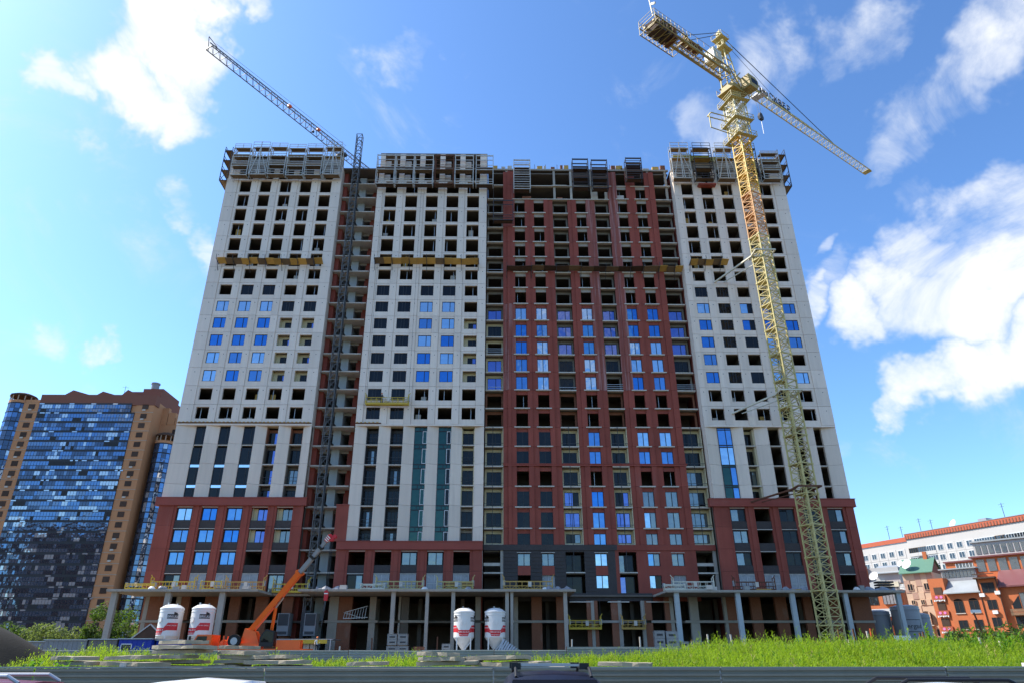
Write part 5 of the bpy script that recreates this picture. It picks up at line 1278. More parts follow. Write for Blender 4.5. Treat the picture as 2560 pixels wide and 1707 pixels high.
def stack(x, y, n, kind, label, group, rz=0.0, z=None, dx=.25):
    z = gz(x, y) if z is None else z
    for i in range(n):
        o = put('concrete_slab', SL[(kind + i) % 4 if kind >= 0 else 3], (x + rnd.uniform(-dx, dx), y + rnd.uniform(-.15, .15), z + .235 * i), None, (R(rnd.uniform(-1.5, 1.5)), R(rnd.uniform(-1.6, 1.6)), rz + R(rnd.uniform(-28, -8))))
        tag(o, label, 'concrete slab', group); o['kind'] = 'thing'
stack(-18.0, 40.0, 9, 0, 'worn road slab in the tall stack before the white silo pair', 'slabs in the tall stack')
stack(-16.6, 38.6, 4, 1, 'worn road slab in the low stack leaning on the tallest slab stack', 'slabs in the leaning stack')
stack(-14.9, 40.2, 8, 2, 'worn road slab in the long stack before the orange truck crane', 'slabs in the long stack')
stack(-12.9, 39.6, 6, 3, 'worn road slab in the stack at the end of the row by the truck crane', 'slabs in the end stack')
stack(-15.2, 36.6, 3, 3, 'broken road slab in the front heap overgrown by weeds', 'slabs in the front heap')
stack(-12.6, 36.4, 4, 0, 'pale road slab in the small pile in front of the long stacks', 'slabs in the small front pile')
stack(-19.8, 38.4, 6, 3, 'mossy road slab in the pile sinking into leafy weeds', 'slabs in the mossy pile')
stack(-22.4, 38.5, 6, 0, 'weathered slab in the short pile near the earth mound', 'slabs by the mound')
stack(-7.1, 37.5, 5, 1, 'pale slab in the low pile half hidden by grass before the brick piers', 'slabs before the brick piers')
stack(-3.9, 37.8, 7, 3, 'pale slab in the pile before the white silo on steel legs', 'slabs before the legged silo')
stack(-1.6, 38.2, 6, 2, 'pale slab in the pile before the leaning ribbed sheet', 'slabs before the ribbed sheet')
stack(.5, 37.9, 5, 0, 'pale slab in the pile behind the blue car roof', 'slabs behind the blue car')
stack(4.9, 38.0, 5, 2, 'single pale slab pile in tall grass before the yellow ground cradle', 'slabs before the ground cradle')

# ================================================================ pallets, sacks, sheets, posts
def pallet(x, y, z, w, h, d, label, rows=3):
    t = thing('wrapped_pallet', (x, y, z), label, 'pallet', 'film wrapped block pallets')
    m = MB(); n = 5
    for k in range(rows):
        z0, z1 = .12 + (h - .12) * k / rows, .12 + (h - .12) * (k + 1) / rows - .02; j = .02 * (k % 2)
        local(MB().box(j, w - j, j, d - j, z0, z1), 'block_layer', M_wrap, t)
        local(MB().box(w * .2, w * .8, -.02, j, z0 + (z1 - z0) * .35, z0 + (z1 - z0) * .65), 'block_face', M_iron, t)
    local(MB().box(-.02, w + .02, -.02, d + .02, h, h + .04).box(-.03, .03, -.03, .02, .1, h), 'film', M_plast, t)
    local(MB().box(0, w, 0, .1, 0, .1).box(0, w, d - .1, d, 0, .1), 'pallet_base', M_wood, t)
for x, z, w, h, lab in ((-12.3, 3.05, 1.05, 1.25, 'film wrapped grey pallet on top by the thin concrete column'), (-11.1, 3.05, 1.1, 1.25, 'film wrapped grey pallet on top with dark slots beside its twin'), (-12.35, 1.5, 1.2, 1.5, 'film wrapped grey pallet at the bottom under its twin'), (-11.1, 1.5, 1.2, 1.5, 'film wrapped grey pallet at the bottom below the slotted one'),
                        (-6.0, 1.5, .95, 1.75, 'single wrapped grey pallet beside the legged silo'), (18.6, 2.2, 1.15, 2.45, 'tall wrapped pallet with dark slots by the blue grey column'), (19.95, 2.2, 1.3, 2.4, 'tall wrapped pallet under crumpled film by the blue grey column'), (21.6, 2.2, .85, 1.3, 'small wrapped pallet between the column and a white framed pallet'), (22.7, 2.2, 1.3, 1.3, 'low wrapped pallet with white film frame near the tall weeds')):
    pallet(x, 86, z, w, h, 1.0, lab, 3 if h > 1.3 else 2)
t = thing('brick_pallet', (-9.3, 86.2, 1.5), 'open pallet of red brown bricks before the dark openings', 'pallet')
for i in range(4):
    for j in range(3): local(MB().box(.3 * i, .3 * i + .28, 0, .9, .5 * j + .02, .5 * j + .48), 'brick_block', M_brickbr, t)
tag(build(MB().lathe([(1.9, 0), (1.7, .35), (1.0, .8), (.3, 1.05), (.001, 1.1)], 12, c=(0, 0, 0)), 'sack_heap', M_silo, smooth=True), 'white tarpaulin heap at the foot of the legged silo', 'heap').location = (-4.6, 86.2, 1.5)
t = thing('ribbed_sheet', (-.2, 86.6, 1.6), 'pale ribbed metal sheet leaning slantwise against the white silo', 'metal sheet')
for i in range(8):
    local(MB().hexa([(.27 * i, -.06 * (i % 2), 0), (.27 * i + .25, -.06 * (i % 2), 0), (.27 * i + .25, .0, 0), (.27 * i, .0, 0), (1.25 + .24 * i, .4 - .06 * (i % 2), 2.2 - .16 * i), (1.25 + .24 * i + .22, .4 - .06 * (i % 2), 2.2 - .16 * i), (1.25 + .24 * i + .22, .46, 2.2 - .16 * i), (1.25 + .24 * i, .46, 2.2 - .16 * i)]), 'rib', M_galv, t)
for i, (x, h) in enumerate(((-23.3, 2.3), (-22.9, 2.25), (-22.4, 2.35), (-22.0, 2.3))):
    o = build(MB().box(0, .38, 0, .5, 0, h), 'panel_bundle', M_conc_lt); o.location = (x, 91.4, 1.4); o.rotation_euler = (0, R(rnd.uniform(-2, 2)), 0)
    tag(o, 'white upright panel bundle leaning under the hoist shelter', 'bundle', 'panel bundles by the hoist')
PO = [(25.85, 58, 3.1, 1), (26.95, 58, 3.9, 0), (27.15, 58, 3.6, 0), (27.9, 60, 3.75, 2), (28.3, 58, 3.95, 0), (28.65, 60, 3.2, 2), (29.5, 58, 3.95, 1), (29.8, 59, 3.8, 2), (30.4, 58, 3.3, 0), (30.9, 57.5, 3.2, 0), (31.6, 58.5, 3.4, 0), (32.3, 56, 3.6, 0), (32.8, 56, 3.8, 0), (33.15, 57, 3.7, 0), (34.5, 54, 3.3, 0), (34.8, 53, 3.2, 2), (35.4, 52, 3.0, 2), (38.4, 53, 3.35, 0), (38.65, 53, 3.4, 0), (-13.2, 64, 2.75, 2), (-10.4, 64, 3.4, 0), (-4.9, 64, 3.5, 0), (6.6, 64, 3.3, 2), (12.5, 64, 3.5, 2), (18.4, 64, 3.7, 2), (20.5, 64, 3.7, 2), (24.9, 60, 3.2, 0)]
for i, (x, y, zt_, c) in enumerate(PO):
    z0 = gz(x, y) - .1
    m = MB().bar((0, 0, 0), (rnd.uniform(-.12, .12), 0, zt_ - z0), .11 if c != 1 else .16)
    o = build(m, 'steel_post', (M_rust, pm('red oxide paint', (0.42, 0.06, 0.02), .7) if 'red oxide paint' not in bpy.data.materials else bpy.data.materials['red oxide paint'], M_conc_lt)[c]); o.location = (x, y, z0)
    near = 'in the weeds beside the crane foot' if 25 < x < 32 else 'among the bushes past the weeds' if x >= 32 else 'behind the pale site fence'
    tag(o, ('rusty steel post standing ', 'red painted steel post standing ', 'pale bare post standing ')[c] + near, 'post', 'posts ' + near)
rl = thing('pipe_rail', (34.0, 50.5, 1.1), 'low rusty pipe rail running through the undergrowth', 'rail')
local(MB().bar((0, 0, .75), (9.5, -1.5, .75), .1), 'pipe', M_rust, rl)
for i in range(4): local(MB().bar((.5 + 2.8 * i, -.45 * i, 0), (.5 + 2.8 * i, -.45 * i, .75), .1), 'post', M_rust, rl)
sb = thing('notice_board', (35.6, 66, 1.3), 'white board with a blue strip standing behind the posts', 'sign')
local(MB().box(0, 1.55, 0, .06, .9, 2.35), 'board', M_sign_wht, sb); local(MB().box(0, 1.55, -.01, .0, .9, 1.3), 'blue_strip', M_blue, sb); local(MB().bar((.15, .1, 0), (.15, .1, 2.3), .08).bar((1.4, .1, 0), (1.4, .1, 2.3), .08), 'leg', M_galv, sb)
for i, (x, z) in enumerate(((53.2, 1.4), (54.7, 1.4), (53.2, 2.75), (54.7, 2.75))): pallet(x, 90.5, z, 1.35, 1.25, 1.1, ('wrapped stone pallet low at the edge of the stack by the grey silo', 'wrapped stone pallet low inside the stack by the grey silo', 'wrapped stone pallet on top of the stack by the grey silo', 'brown wrapped pallet on top of the stack by the grey silo')[i], 3)

# ================================================================ people
def person(at, rz, pose, label, shirt, trous, helmet):
    J = pose; names = list(J)
    E_ = [('hip', 'waist'), ('waist', 'chest'), ('chest', 'neck'), ('neck', 'head'), ('head', 'crown')]
    for s in 'lr': E_ += [('hip', s + 'hp'), (s + 'hp', s + 'kn'), (s + 'kn', s + 'an'), (s + 'an', s + 'toe'), ('chest', s + 'sh'), (s + 'sh', s + 'el'), (s + 'el', s + 'wr'), (s + 'wr', s + 'fi')]
    rad = {'hip': .15, 'waist': .135, 'chest': .165, 'neck': .058, 'head': .10, 'crown': .085}
    for s in 'lr': rad.update({s + 'hp': .095, s + 'kn': .065, s + 'an': .05, s + 'toe': .04, s + 'sh': .068, s + 'el': .047, s + 'wr': .034, s + 'fi': .028})
    me = bpy.data.meshes.new('body'); me.from_pydata([J[n] for n in names], [(names.index(a), names.index(b)) for a, b in E_], [])
    o = bpy.data.objects.new('person', me); col.objects.link(o)
    sk = o.modifiers.new('skin', 'SKIN'); o.modifiers.new('sub', 'SUBSURF').levels = 2
    for i, n in enumerate(names):
        v = me.skin_vertices[0].data[i]; v.radius = (rad[n], rad[n] * (.72 if n in ('hip', 'waist', 'chest') else 1)); v.use_root = n == 'hip'
    bpy.context.view_layer.update()
    em = bpy.data.meshes.new_from_object(o.evaluated_get(bpy.context.evaluated_depsgraph_get()))
    bpy.data.objects.remove(o)
    for mt in (M_skin, shirt, trous): em.materials.append(mt)
    hz, cz = J['hip'][2], J['neck'][2]
    for p in em.polygons:
        z = p.center.z; lim = abs(p.center.x) > .30
        p.material_index = 2 if z < hz + .04 else (0 if z > cz - .02 or lim else 1); p.use_smooth = True
    t = put('person', em, at, None, (0, 0, rz)); tag(t, label, 'person')
    hc = J['crown']; h = MB().lathe([(.145, -.02), (.125, 0), (.12, .08), (.07, .135), (.001, .15)], 14, c=(hc[0], hc[1], hc[2] + .0))
    local(h, 'helmet', helmet, t, smooth=True)
    hp = J['head']; f = MB().box(hp[0] - .018, hp[0] + .018, hp[1] - .125, hp[1] - .09, hp[2] - .03, hp[2] + .03).box(hp[0] - .05, hp[0] - .02, hp[1] - .104, hp[1] - .09, hp[2] + .03, hp[2] + .05).box(hp[0] + .02, hp[0] + .05, hp[1] - .104, hp[1] - .09, hp[2] + .03, hp[2] + .05).box(hp[0] - .035, hp[0] + .035, hp[1] - .10, hp[1] - .085, hp[2] - .075, hp[2] - .06)
    local(f, 'face', M_skin, t)
    return t
stand = {'hip': (0, 0, .95), 'waist': (0, -.01, 1.12), 'chest': (0, -.02, 1.36), 'neck': (0, -.01, 1.53), 'head': (0, -.03, 1.64), 'crown': (0, -.02, 1.73),
         'lhp': (.1, 0, .90), 'lkn': (.12, -.04, .50), 'lan': (.13, .02, .09), 'ltoe': (.15, -.13, .04), 'rhp': (-.1, 0, .90), 'rkn': (-.14, -.10, .50), 'ran': (-.15, .05, .10), 'rtoe': (-.17, -.10, .04),
         'lsh': (.20, 0, 1.44), 'lel': (.30, -.10, 1.18), 'lwr': (.27, -.32, 1.15), 'lfi': (.25, -.42, 1.15), 'rsh': (-.20, 0, 1.44), 'rel': (-.31, -.06, 1.17), 'rwr': (-.30, -.26, 1.02), 'rfi': (-.29, -.35, .99)}
person((-21.5, 90.8, 2.3), R(20), stand, 'worker in white shirt and orange helmet standing by the upright bundles', M_shirt, M_trous, M_helm)
tag(build(MB().box(-.6, 1.2, -.6, .7, 0, .93), 'work_block', M_conc), 'concrete block the worker in the white shirt stands on', 'block').location = (-21.7, 90.9, 1.35)
st2 = dict(stand); st2['rwr'] = (-.24, -.34, 1.28); st2['rfi'] = (-.2, -.42, 1.32)
person((-17.2, 97.5, 36.36), R(150), st2, 'worker in dark clothes standing in the yellow cradle on the white facade', M_trous, M_trous, M_helm)

# ================================================================ weeds, bushes and trees
M_weed = pm('sunlit weed leaf', (0.20, 0.285, 0.025), 0.75, var=.35, vscale=.35, fine=.25, fscale=2.5, spec=.2)
M_weed2 = pm('fresh green leaf', (0.085, 0.18, 0.02), 0.7, var=.3, vscale=.5, fine=.2, fscale=2.5, spec=.25)
M_leaf = pm('tree leaf', (0.050, 0.085, 0.018), 0.65, var=.3, vscale=.6, fine=.2, fscale=3, spec=.3)
M_leaf2 = pm('pale willow leaf', (0.115, 0.145, 0.055), 0.65, var=.3, vscale=.6, fine=.2, fscale=3, spec=.3)
M_bark = pm('bark', (0.07, 0.055, 0.04), .9, var=.3, vscale=2)
for mt in (M_weed, M_weed2, M_leaf, M_leaf2):       # light also passes through leaves
    nd, lk = mt.node_tree.nodes, mt.node_tree.links
    b = nd['Principled BSDF']; o = nd['Material Output']; tr = N(nd, 'ShaderNodeBsdfTranslucent')
    src = b.inputs['Base Color'].links[0].from_socket
    g = N(nd, 'ShaderNodeVectorMath', operation='MULTIPLY', inp={1: (1.9, 2.0, .9)}); lk.new(src, g.inputs[0]); lk.new(g.outputs[0], tr.inputs[0])
    mx = N(nd, 'ShaderNodeMixShader', inp={0: .42}); lk.new(b.outputs[0], mx.inputs[1]); lk.new(tr.outputs[0], mx.inputs[2]); lk.new(mx.outputs[0], o.inputs[0])
def weed_height(x, y):
    h = .68 + .20 * math.sin(x * .55 + y * .2) + .16 * math.sin(x * 1.3 + .9 * y + 2) + .12 * math.sin(x * 2.9 - 1.3 * y)
    if x > 7.5: h += .82 * min(1, (x - 7.5) / 8.5) * (1 if x < 31 else max(.35, 1 - (x - 31) / 9))
    if x < -19: h += .50 * min(1, (-19 - x) / 5)
    return max(.15, h) * (.35 + .65 * min(1, max(0, (y - 22) / 22)))
def weeds(name, count, x0, x1, y0, y1, mat, label, hs=1.0, seed=3, leafw=.022):
    r = random.Random(seed); m = MB(); V, F = m.v, m.f
    for _ in range(count):
        x, y = r.uniform(x0, x1), y0 + (y1 - y0) * r.random()
        if any(abs(x - sx) < sw and abs(y - sy) < 1.1 for sx, sy, sw in SLAB_SPOTS): continue
        h = weed_height(x, y) * hs * (.45 + .6 * r.random() + (.30 if r.random() < .05 else 0)); z = gz(x, y) - .05
        lx, ly = r.gauss(0, .14) * h, r.gauss(0, .10) * h
        n = 5 + int(h * 6)
        i = len(V); w = .014
        V += [(x - w, y, z), (x + w, y, z), (x + lx, y + ly, z + h)]; F.append((i, i + 1, i + 2))
        for k in range(n):
            f = .18 + .80 * (k + r.random()) / n; bx_, by_, bz_ = x + lx * f, y + ly * f, z + h * f
            a = r.uniform(0, 6.283); L = (.09 + .24 * (1 - f) ** 1.3) * (.6 + .5 * h); up_ = r.uniform(.5, 1.5) * L
            ca, sa = math.cos(a), math.sin(a); lw = leafw * (.7 + .6 * r.random())
            i = len(V)
            V += [(bx_, by_, bz_), (bx_ + ca * L * .5 - sa * lw, by_ + sa * L * .5 + ca * lw, bz_ + up_ * .6), (bx_ + ca * L, by_ + sa * L, bz_ + up_), (bx_ + ca * L * .5 + sa * lw, by_ + sa * L * .5 - ca * lw, bz_ + up_ * .6)]
            F.append((i, i + 1, i + 2, i + 3))
    m.m = [0] * len(F)
    o = build(m, name, mat); tag(o, label, 'weeds'); return stuff(o)
SLAB_SPOTS = [(-6.2, 37.2, 1.2), (5.9, 37.6, 1.2), (-17, 40.6, 1.6), (-13.7, 40.8, 1.8), (-11.8, 40.2, 1.6), (-2.6, 38.4, 1.4), (1.5, 38.4, 1.2)]
weeds('weeds', 23000, -34, 46, 22, 61, M_weed, 'tall sunlit yellow green weeds covering the bank behind the street fence', seed=3)
weeds('weeds', 15000, 6, 36, 30, 58, M_weed, 'dense stand of tall sunlit weeds before the tower crane', 1.08, seed=5)
weeds('leafy_weeds', 2600, -34, -9, 26, 37, M_weed2, 'broad leaved fresh green weeds around the slab piles and the earth mound', 1.25, 11, .09)
weeds('leafy_weeds', 2200, 30, 46, 30, 60, M_weed2, 'darker green undergrowth around the posts past the weeds', 1.3, 13, .08)
M_dry = pm('dry stalk', (0.36, 0.29, 0.12), .85, var=.3, vscale=1.0, spec=.1)
weeds('dry_weeds', 2600, -34, 44, 23, 60, M_dry, 'thin dry straw coloured stalks scattered through the green weeds', 1.12, 17, .012)
weeds('dark_weeds', 2600, -20, 34, 26, 56, M_weed2, 'darker green weed patches among the lime green growth', 1.05, 19, .04)
def tree(x, y, z, h, r, mat, label, group, leaves=2600, trunk=.35, seed=1, squash=.8, name='tree', leaf=.22, trunk_h=.45):
    rr = random.Random(seed); t = thing(name, (x, y, z), label, 'tree' if name == 'tree' else 'bush', group)
    m = MB().tube((0, 0, -.2), (.1 * h * rr.uniform(-.5, .5), 0, h * trunk_h), trunk, trunk * .6, 7)
    for k in range(7):
        a = rr.uniform(0, 6.28); q = rr.uniform(.3, .8) * r; m.tube((0, 0, h * (trunk_h - .15 + .05 * k * .5)), (q * math.cos(a), q * math.sin(a), h * rr.uniform(.55, .88)), trunk * .35, trunk * .08, 5)
    local(m, 'trunk', M_bark, t)
    cl = []
    for k in range(int(13 + r * 2)):
        a = rr.uniform(0, 6.28); q = r * math.sqrt(rr.random()) * .82; zz = h * (1 - squash * .5) + (rr.random() - .5) * h * squash * (1 - .35 * q / r)
        cl.append((q * math.cos(a), q * math.sin(a), zz, r * rr.uniform(.24, .42)))
    m = MB()
    for _ in range(leaves):
        cx0, cy0, cz0, cr = rr.choice(cl)
        d = Vector((rr.gauss(0, 1), rr.gauss(0, 1), rr.gauss(0, .8))); d.normalize(); d *= cr * (.55 + .5 * rr.random())
        p = Vector((cx0, cy0, cz0)) + d; nrm = (d.normalized() + Vector((rr.gauss(0, .5), rr.gauss(0, .5), rr.gauss(0, .5)))).normalized()
        u = nrm.orthogonal().normalized(); u.rotate(Matrix.Rotation(rr.uniform(0, 6.28), 3, nrm)); v = nrm.cross(u); s = leaf * rr.uniform(.6, 1.3)
        m.poly([p - u * s, p + v * s * .5, p + u * s, p - v * s * .5])
    local(m, 'crown', mat, t)
    return t
TB = 'trees in front of the glazed block'
tree(-69.0, 108, 1.4, 4.4, 3.2, M_leaf, 'low green tree next to the dark mound', TB, 2600, .2, 1, .95, leaf=.20, trunk_h=.3)
tree(-64.2, 107, 1.4, 4.8, 3.0, M_leaf2, 'pale green low tree in the row before the glazed block', TB, 2600, .2, 2, .95, leaf=.20, trunk_h=.3)
tree(-60.5, 106, 1.4, 4.2, 2.6, M_leaf2, 'small willow like tree behind the grey cabins', TB, 2200, .2, 3, .95, leaf=.18, trunk_h=.3)
tree(-57.2, 110, 1.4, 7.4, 3.6, M_leaf, 'tallest leafy tree rising behind the grey cabins', TB, 4200, .28, 4, .9, leaf=.22, trunk_h=.3)
tree(-51.9, 108, 1.4, 5.6, 2.6, M_leaf, 'round tree behind the leaning concrete column', TB, 2600, .22, 5, .95, leaf=.20, trunk_h=.3)
tree(-48.6, 104, 1.4, 4.4, 2.0, M_leaf2, 'pale bush between the column and the brick wall', TB, 1900, .18, 6, .95, 'bush', .17, .25)
tree(40.5, 62, 1.3, 2.6, 2.6, M_leaf, 'dark bush behind the rusty posts', 'bushes past the weeds', 1800, .12, 7, 1.0, 'bush', .16, .2)
tree(45.0, 64, 1.3, 2.9, 2.8, M_leaf, 'dark bush below the shop fascia', 'bushes past the weeds', 1800, .12, 8, 1.0, 'bush', .16, .2)
tree(36.8, 68, 1.3, 2.4, 1.8, M_leaf, 'small bush beside the white notice board', 'bushes past the weeds', 1300, .12, 9, 1.0, 'bush', .15, .2)
tree(41.8, 54, 1.2, 1.9, 2.4, M_weed2, 'bright low bush at the end of the corrugated panels', 'bushes past the weeds', 1500, .1, 10, 1.0, 'bush', .15, .2)
for i, (x, y, h, r) in enumerate(((73, 118, 4.5, 2.6), (78.5, 122, 5.0, 3.0), (84, 120, 4.2, 2.6), (90, 122, 4.6, 2.8))):
    tree(x, y, 1.4, h, r, M_leaf, ('green bush at the foot of the beige house', 'taller green bush under the red balconies', 'wide bush before the dark passage', 'bush before the shop posters')[i], 'bushes before the orange houses', 1700, .2, 20 + i, 1.0, 'bush', .2, .3)

# ================================================================ glazed apartment block far to the side
M_nbr = pm('brown render', (0.52, 0.245, 0.115), .85, var=.1, vscale=.1, fine=.08)
M_nbr2 = pm('red brown parapet', (0.22, 0.085, 0.055), .8, var=.1, vscale=.15)
M_band = pm('beige band', (0.46, 0.33, 0.24), .85, var=.1)
GN = [glass('balcony glass blue', (0.32, 0.52, 0.85), .32, base=(.02, .04, .085)), glass('balcony glass dark', (.4, .5, .7), .16, base=(.014, .02, .036)), glass('balcony glass white', (.9, .95, 1.0), .35, base=(.26, .31, .36)), glass('balcony glass mid', (.45, .58, .8), .26, base=(.04, .065, .11)), M_black, M_frame]
nb = thing('glazed_apartment_block', (-140, 203, 1.4), 'tall brown apartment block with blue glazed balconies and rounded corner bays', 'building')
def nbl(mb, name, mat, parent=None, smooth=False): return local(mb, name, mat, parent or nb, smooth)
# world offsets in local axes: x -> X+140, y -> Y-203, z -> Z-1.4
nbl(MB().box(-7, 33.5, .6, 26, 0, 73.6), 'wall', M_nbr)
nbl(MB().box(33.5, 41.5, 6.5, 30, 0, 67.5), 'wall', M_nbr); nbl(MB().box(41.5, 46, 12, 34, 0, 66), 'wall', M_nbr)
nbl(MB().box(-2.2, 33.8, .2, 3, 71.8, 75.2), 'parapet', M_nbr2)
for i, (x, w, h) in enumerate(((4, 9, 77), (14, 7, 76.6), (22, 6, 77.2))): nbl(MB().prism([(x, 1, 75.2), (x + w, 1, 75.2), (x + w * .3, 1, h)], (0, 6, 0)), 'roof', M_nbr2)
nbl(MB().box(23, 33, 4, 20, 73.6, 77.6).box(26, 32.4, 6, 18, 77.6, 79.4), 'roof_block', M_nbr2)
nbl(MB().tube((29, 7, 79.4), (29, 7, 81.2), 1.2, 1.2, 12).tube((29, 7, 81.2), (29, 7, 81.6), 1.4, 1.4, 12), 'roof_vent', M_silo_gr)
nbl(MB().bar((20, 6, 77), (20, 6, 80.4), .08).bar((19, 6, 80), (21.2, 6, 79.7), .05), 'antenna', M_iron)
for i in range(4): nbl(MB().box(33.2 + i * 2.4, 35.4 + i * 2.4, 6.4, 8, 67.5, 73 - 1.6 * i), 'roof_step', M_nbr)
FZ = [3.4 + 3.0 * k for k in range(23)]
rb = random.Random(31)
def pane_row(m, x0, x1, n, z0, z1, y, dark):
    mt = 1
    for i in range(n):
        a, b = x0 + (x1 - x0) * i / n, x0 + (x1 - x0) * (i + 1) / n
        if rb.random() < .50:      # glazing comes in runs, one household after another
            q = rb.random(); mt = 4 if q < .06 else 2 if q < (.15 if dark else .17) else 0 if q < (.30 if dark else .48) else 3 if q < (.62 if dark else .80) else 1  # black panes paint the darkness of open balconies
        jy = rb.uniform(-.006, .006); jz = rb.uniform(-.006, .006)
        m.poly([(a + .05, y + jy, z0 + .05), (b - .05, y - jy, z0 + .05), (b - .05, y - jy + jz, z1 - .05), (a + .05, y + jy + jz, z1 - .05)], mt)
for k, z in enumerate(FZ):
    dark = k < 11; m = MB(); xr = 26.6 if k > 21 else 28.0  # lower floors get darker panes, painting in the opposite tower's reflection
    m.box(-2.0, xr, .12, .55, z, z + 2.98, 5)
    pane_row(m, -2.0, xr, 34, z + .1, z + 1.15, .08, dark); pane_row(m, -2.0, xr, 34, z + 1.2, z + 2.5, .08, dark)
    for i in range(34):
        if rb.random() < .10: a = -2 + (xr + 2) * i / 34; m.poly([(a, .06, z + 2.55), (a + 1.5, .06, z + 2.55), (a + 1.5, .06, z + 2.9), (a, .06, z + 2.9)], 2)
    stuff(nbl(m, 'balcony_glazing', GN))
    # plain strips either side with a window each
    for xa, xb in ((28.0, 33.5), (-7.0, -2.0)):
        wl_ = nbl(MB().box(xa + .02, xb - .02, .3, .6, z + .22, z + 2.98), 'wall_strip', M_nbr); nbl(MB().box(xa, xb, .22, .6, z, z + .2), 'band', M_band)
        xm = (xa + xb) / 2 - .8; w_ = local(MB().box(xm, xm + 1.9, .2, .32, z + 1.05, z + 2.6), 'window', M_wood_dk, wl_)
        if rb.random() < .4: local(MB().box(xm + .3, xm + 1.2, -.1, .29, z + .5, z + 1.0), 'air_conditioner', M_conc_lt, wl_)
# recessed wing windows and bands
for k, z in enumerate(FZ[:21]):
    for xa, y in ((37.8, 6.45), (39.6, 6.45), (43, 11.95)): nbl(MB().box(xa, xa + 1.3, y - .08, y + .02, z + 1.0, z + 2.5), 'window', M_wood_dk)
    nbl(MB().box(33.55, 41.55, 6.38, 6.5, z, z + .2), 'band', M_band); nbl(MB().box(41.52, 46.05, 11.9, 12.0, z, z + .2), 'band', M_band)
def bay(cx0, cy0, r, z0, z1, a0, a1, top):
    k = 0; z = z0
    while z < z1:
        m = MB(); n = 9
        for i in range(n):
            t0, t1 = a0 + (a1 - a0) * i / n, a0 + (a1 - a0) * (i + 1) / n; q = rb.random(); dark = z < 36  # same painted reflection: darker pane mix low on the bay
            for za, zb in ((z + .1, z + 1.2), (z + 1.28, z + 2.75)):
                q = rb.random(); mt = 2 if q < .07 else 0 if q < (.2 if dark else .55) else 3 if q < .6 else 1
                P = lambda t, zz, s=.04: (cx0 + r * math.cos(t), cy0 + r * math.sin(t), zz)
                m.poly([P(t0 + .02, za), P(t1 - .02, za), P(t1 - .02, zb), P(t0 + .02, zb)], mt)
        m.lathe([(r - .06, 0), (r - .06, 3.0)], 14, 5, (cx0, cy0, z), a0, a1); m.lathe([(r - .06, 2.86), (r + .08, 2.86), (r + .08, 3.08), (r - .06, 3.08)], 14, 5, (cx0, cy0, z), a0, a1)
        stuff(nbl(m, 'bay_glazing', GN)); z += 3.0
    for i in range(8):
        t = a0 + (a1 - a0) * i / 7; nbl(MB().bar((cx0 + r * .95 * math.cos(t), cy0 + r * .95 * math.sin(t), z), (cx0 + r * .95 * math.cos(t), cy0 + r * .95 * math.sin(t), z + 2.6), .22), 'lantern_post', M_band)
    nbl(MB().lathe([(r + .2, z + 2.5), (r + .25, z + 3.0), (r * .7, z + 3.6), (.01, z + 4.2)], 12, 0, (cx0, cy0, 0)), 'lantern_roof', M_wood_dk)
    nbl(MB().lathe([(r + .06, z + .02), (r + .06, z + .9)], 14, 0, (cx0, cy0, 0), a0, a1), 'lantern_wall', M_nbr)
bay(37.0, 5.5, 3.0, 3.4, 60, R(-190), R(20), 0)
bay(-9.5, 3.0, 3.6, 3.4, 70, R(-200), R(10), 0)

# ================================================================ white panel block on the rise
M_panel = pm('white wall panel', (0.47, 0.45, 0.43), .85, var=.08, vscale=.2, fine=.08, rand=.05)
M_rroof = pm('brick red fascia', (0.42, 0.105, 0.055), .85, var=.12, vscale=.4)
M_gwin = glass('far window glass', (.7, .8, .95), .07, base=(.02, .025, .03))
wp = thing('panel_apartment_block', (133.5, 227.0, 1.4), 'long white panel apartment block with red fascia and glazed loggias', 'building', None, R(-67.5))
L_ = 62.0; Ht = 36.6
def win_local(parent, x, z, w, h, y=0.0, frame=None, glassm=None, dep=.08, mull=True):
    f = frame or M_wframe
    m = MB().box(x - .07, x, y - dep, y + .05, z - .07, z + h + .07).box(x + w, x + w + .07, y - dep, y + .05, z - .07, z + h + .07).box(x, x + w, y - dep, y + .05, z - .07, z).box(x, x + w, y - dep, y + .05, z + h, z + h + .07)
    if mull: m.box(x + w * .5 - .04, x + w * .5 + .04, y - dep + .005, y + .04, z, z + h)
    fo = local(m, 'window', f, parent); local(MB().box(x, x + w, y - dep * .4, y + .04, z, z + h), 'pane', glassm or M_gwin, fo)
    return fo
local(MB().box(0, L_, .1, 13, 0, Ht - 1.6), 'core_wall', M_panel, wp)
local(MB().box(-30, -.05, .6, 13, 0, Ht - 2.2), 'core_wall', M_panel, wp)
fa = local(MB().box(-.2, L_ + .2, -.25, .5, Ht - 1.55, Ht), 'fascia', M_rroof, wp); local(MB().box(-30, -.25, .3, 1.0, Ht - 2.1, Ht - .7), 'fascia', M_rroof, wp)
for i in range(int(L_ / .9)): local(MB().box(.9 * i, .9 * i + .35, -.34, -.25, Ht - 1.5, Ht - .4), 'fascia_tooth', M_nbr2, fa)
local(MB().box(-.3, L_ + .3, -.35, 13.2, Ht + .02, Ht + .2), 'roof', M_silo_gr, wp)
rw = random.Random(9)
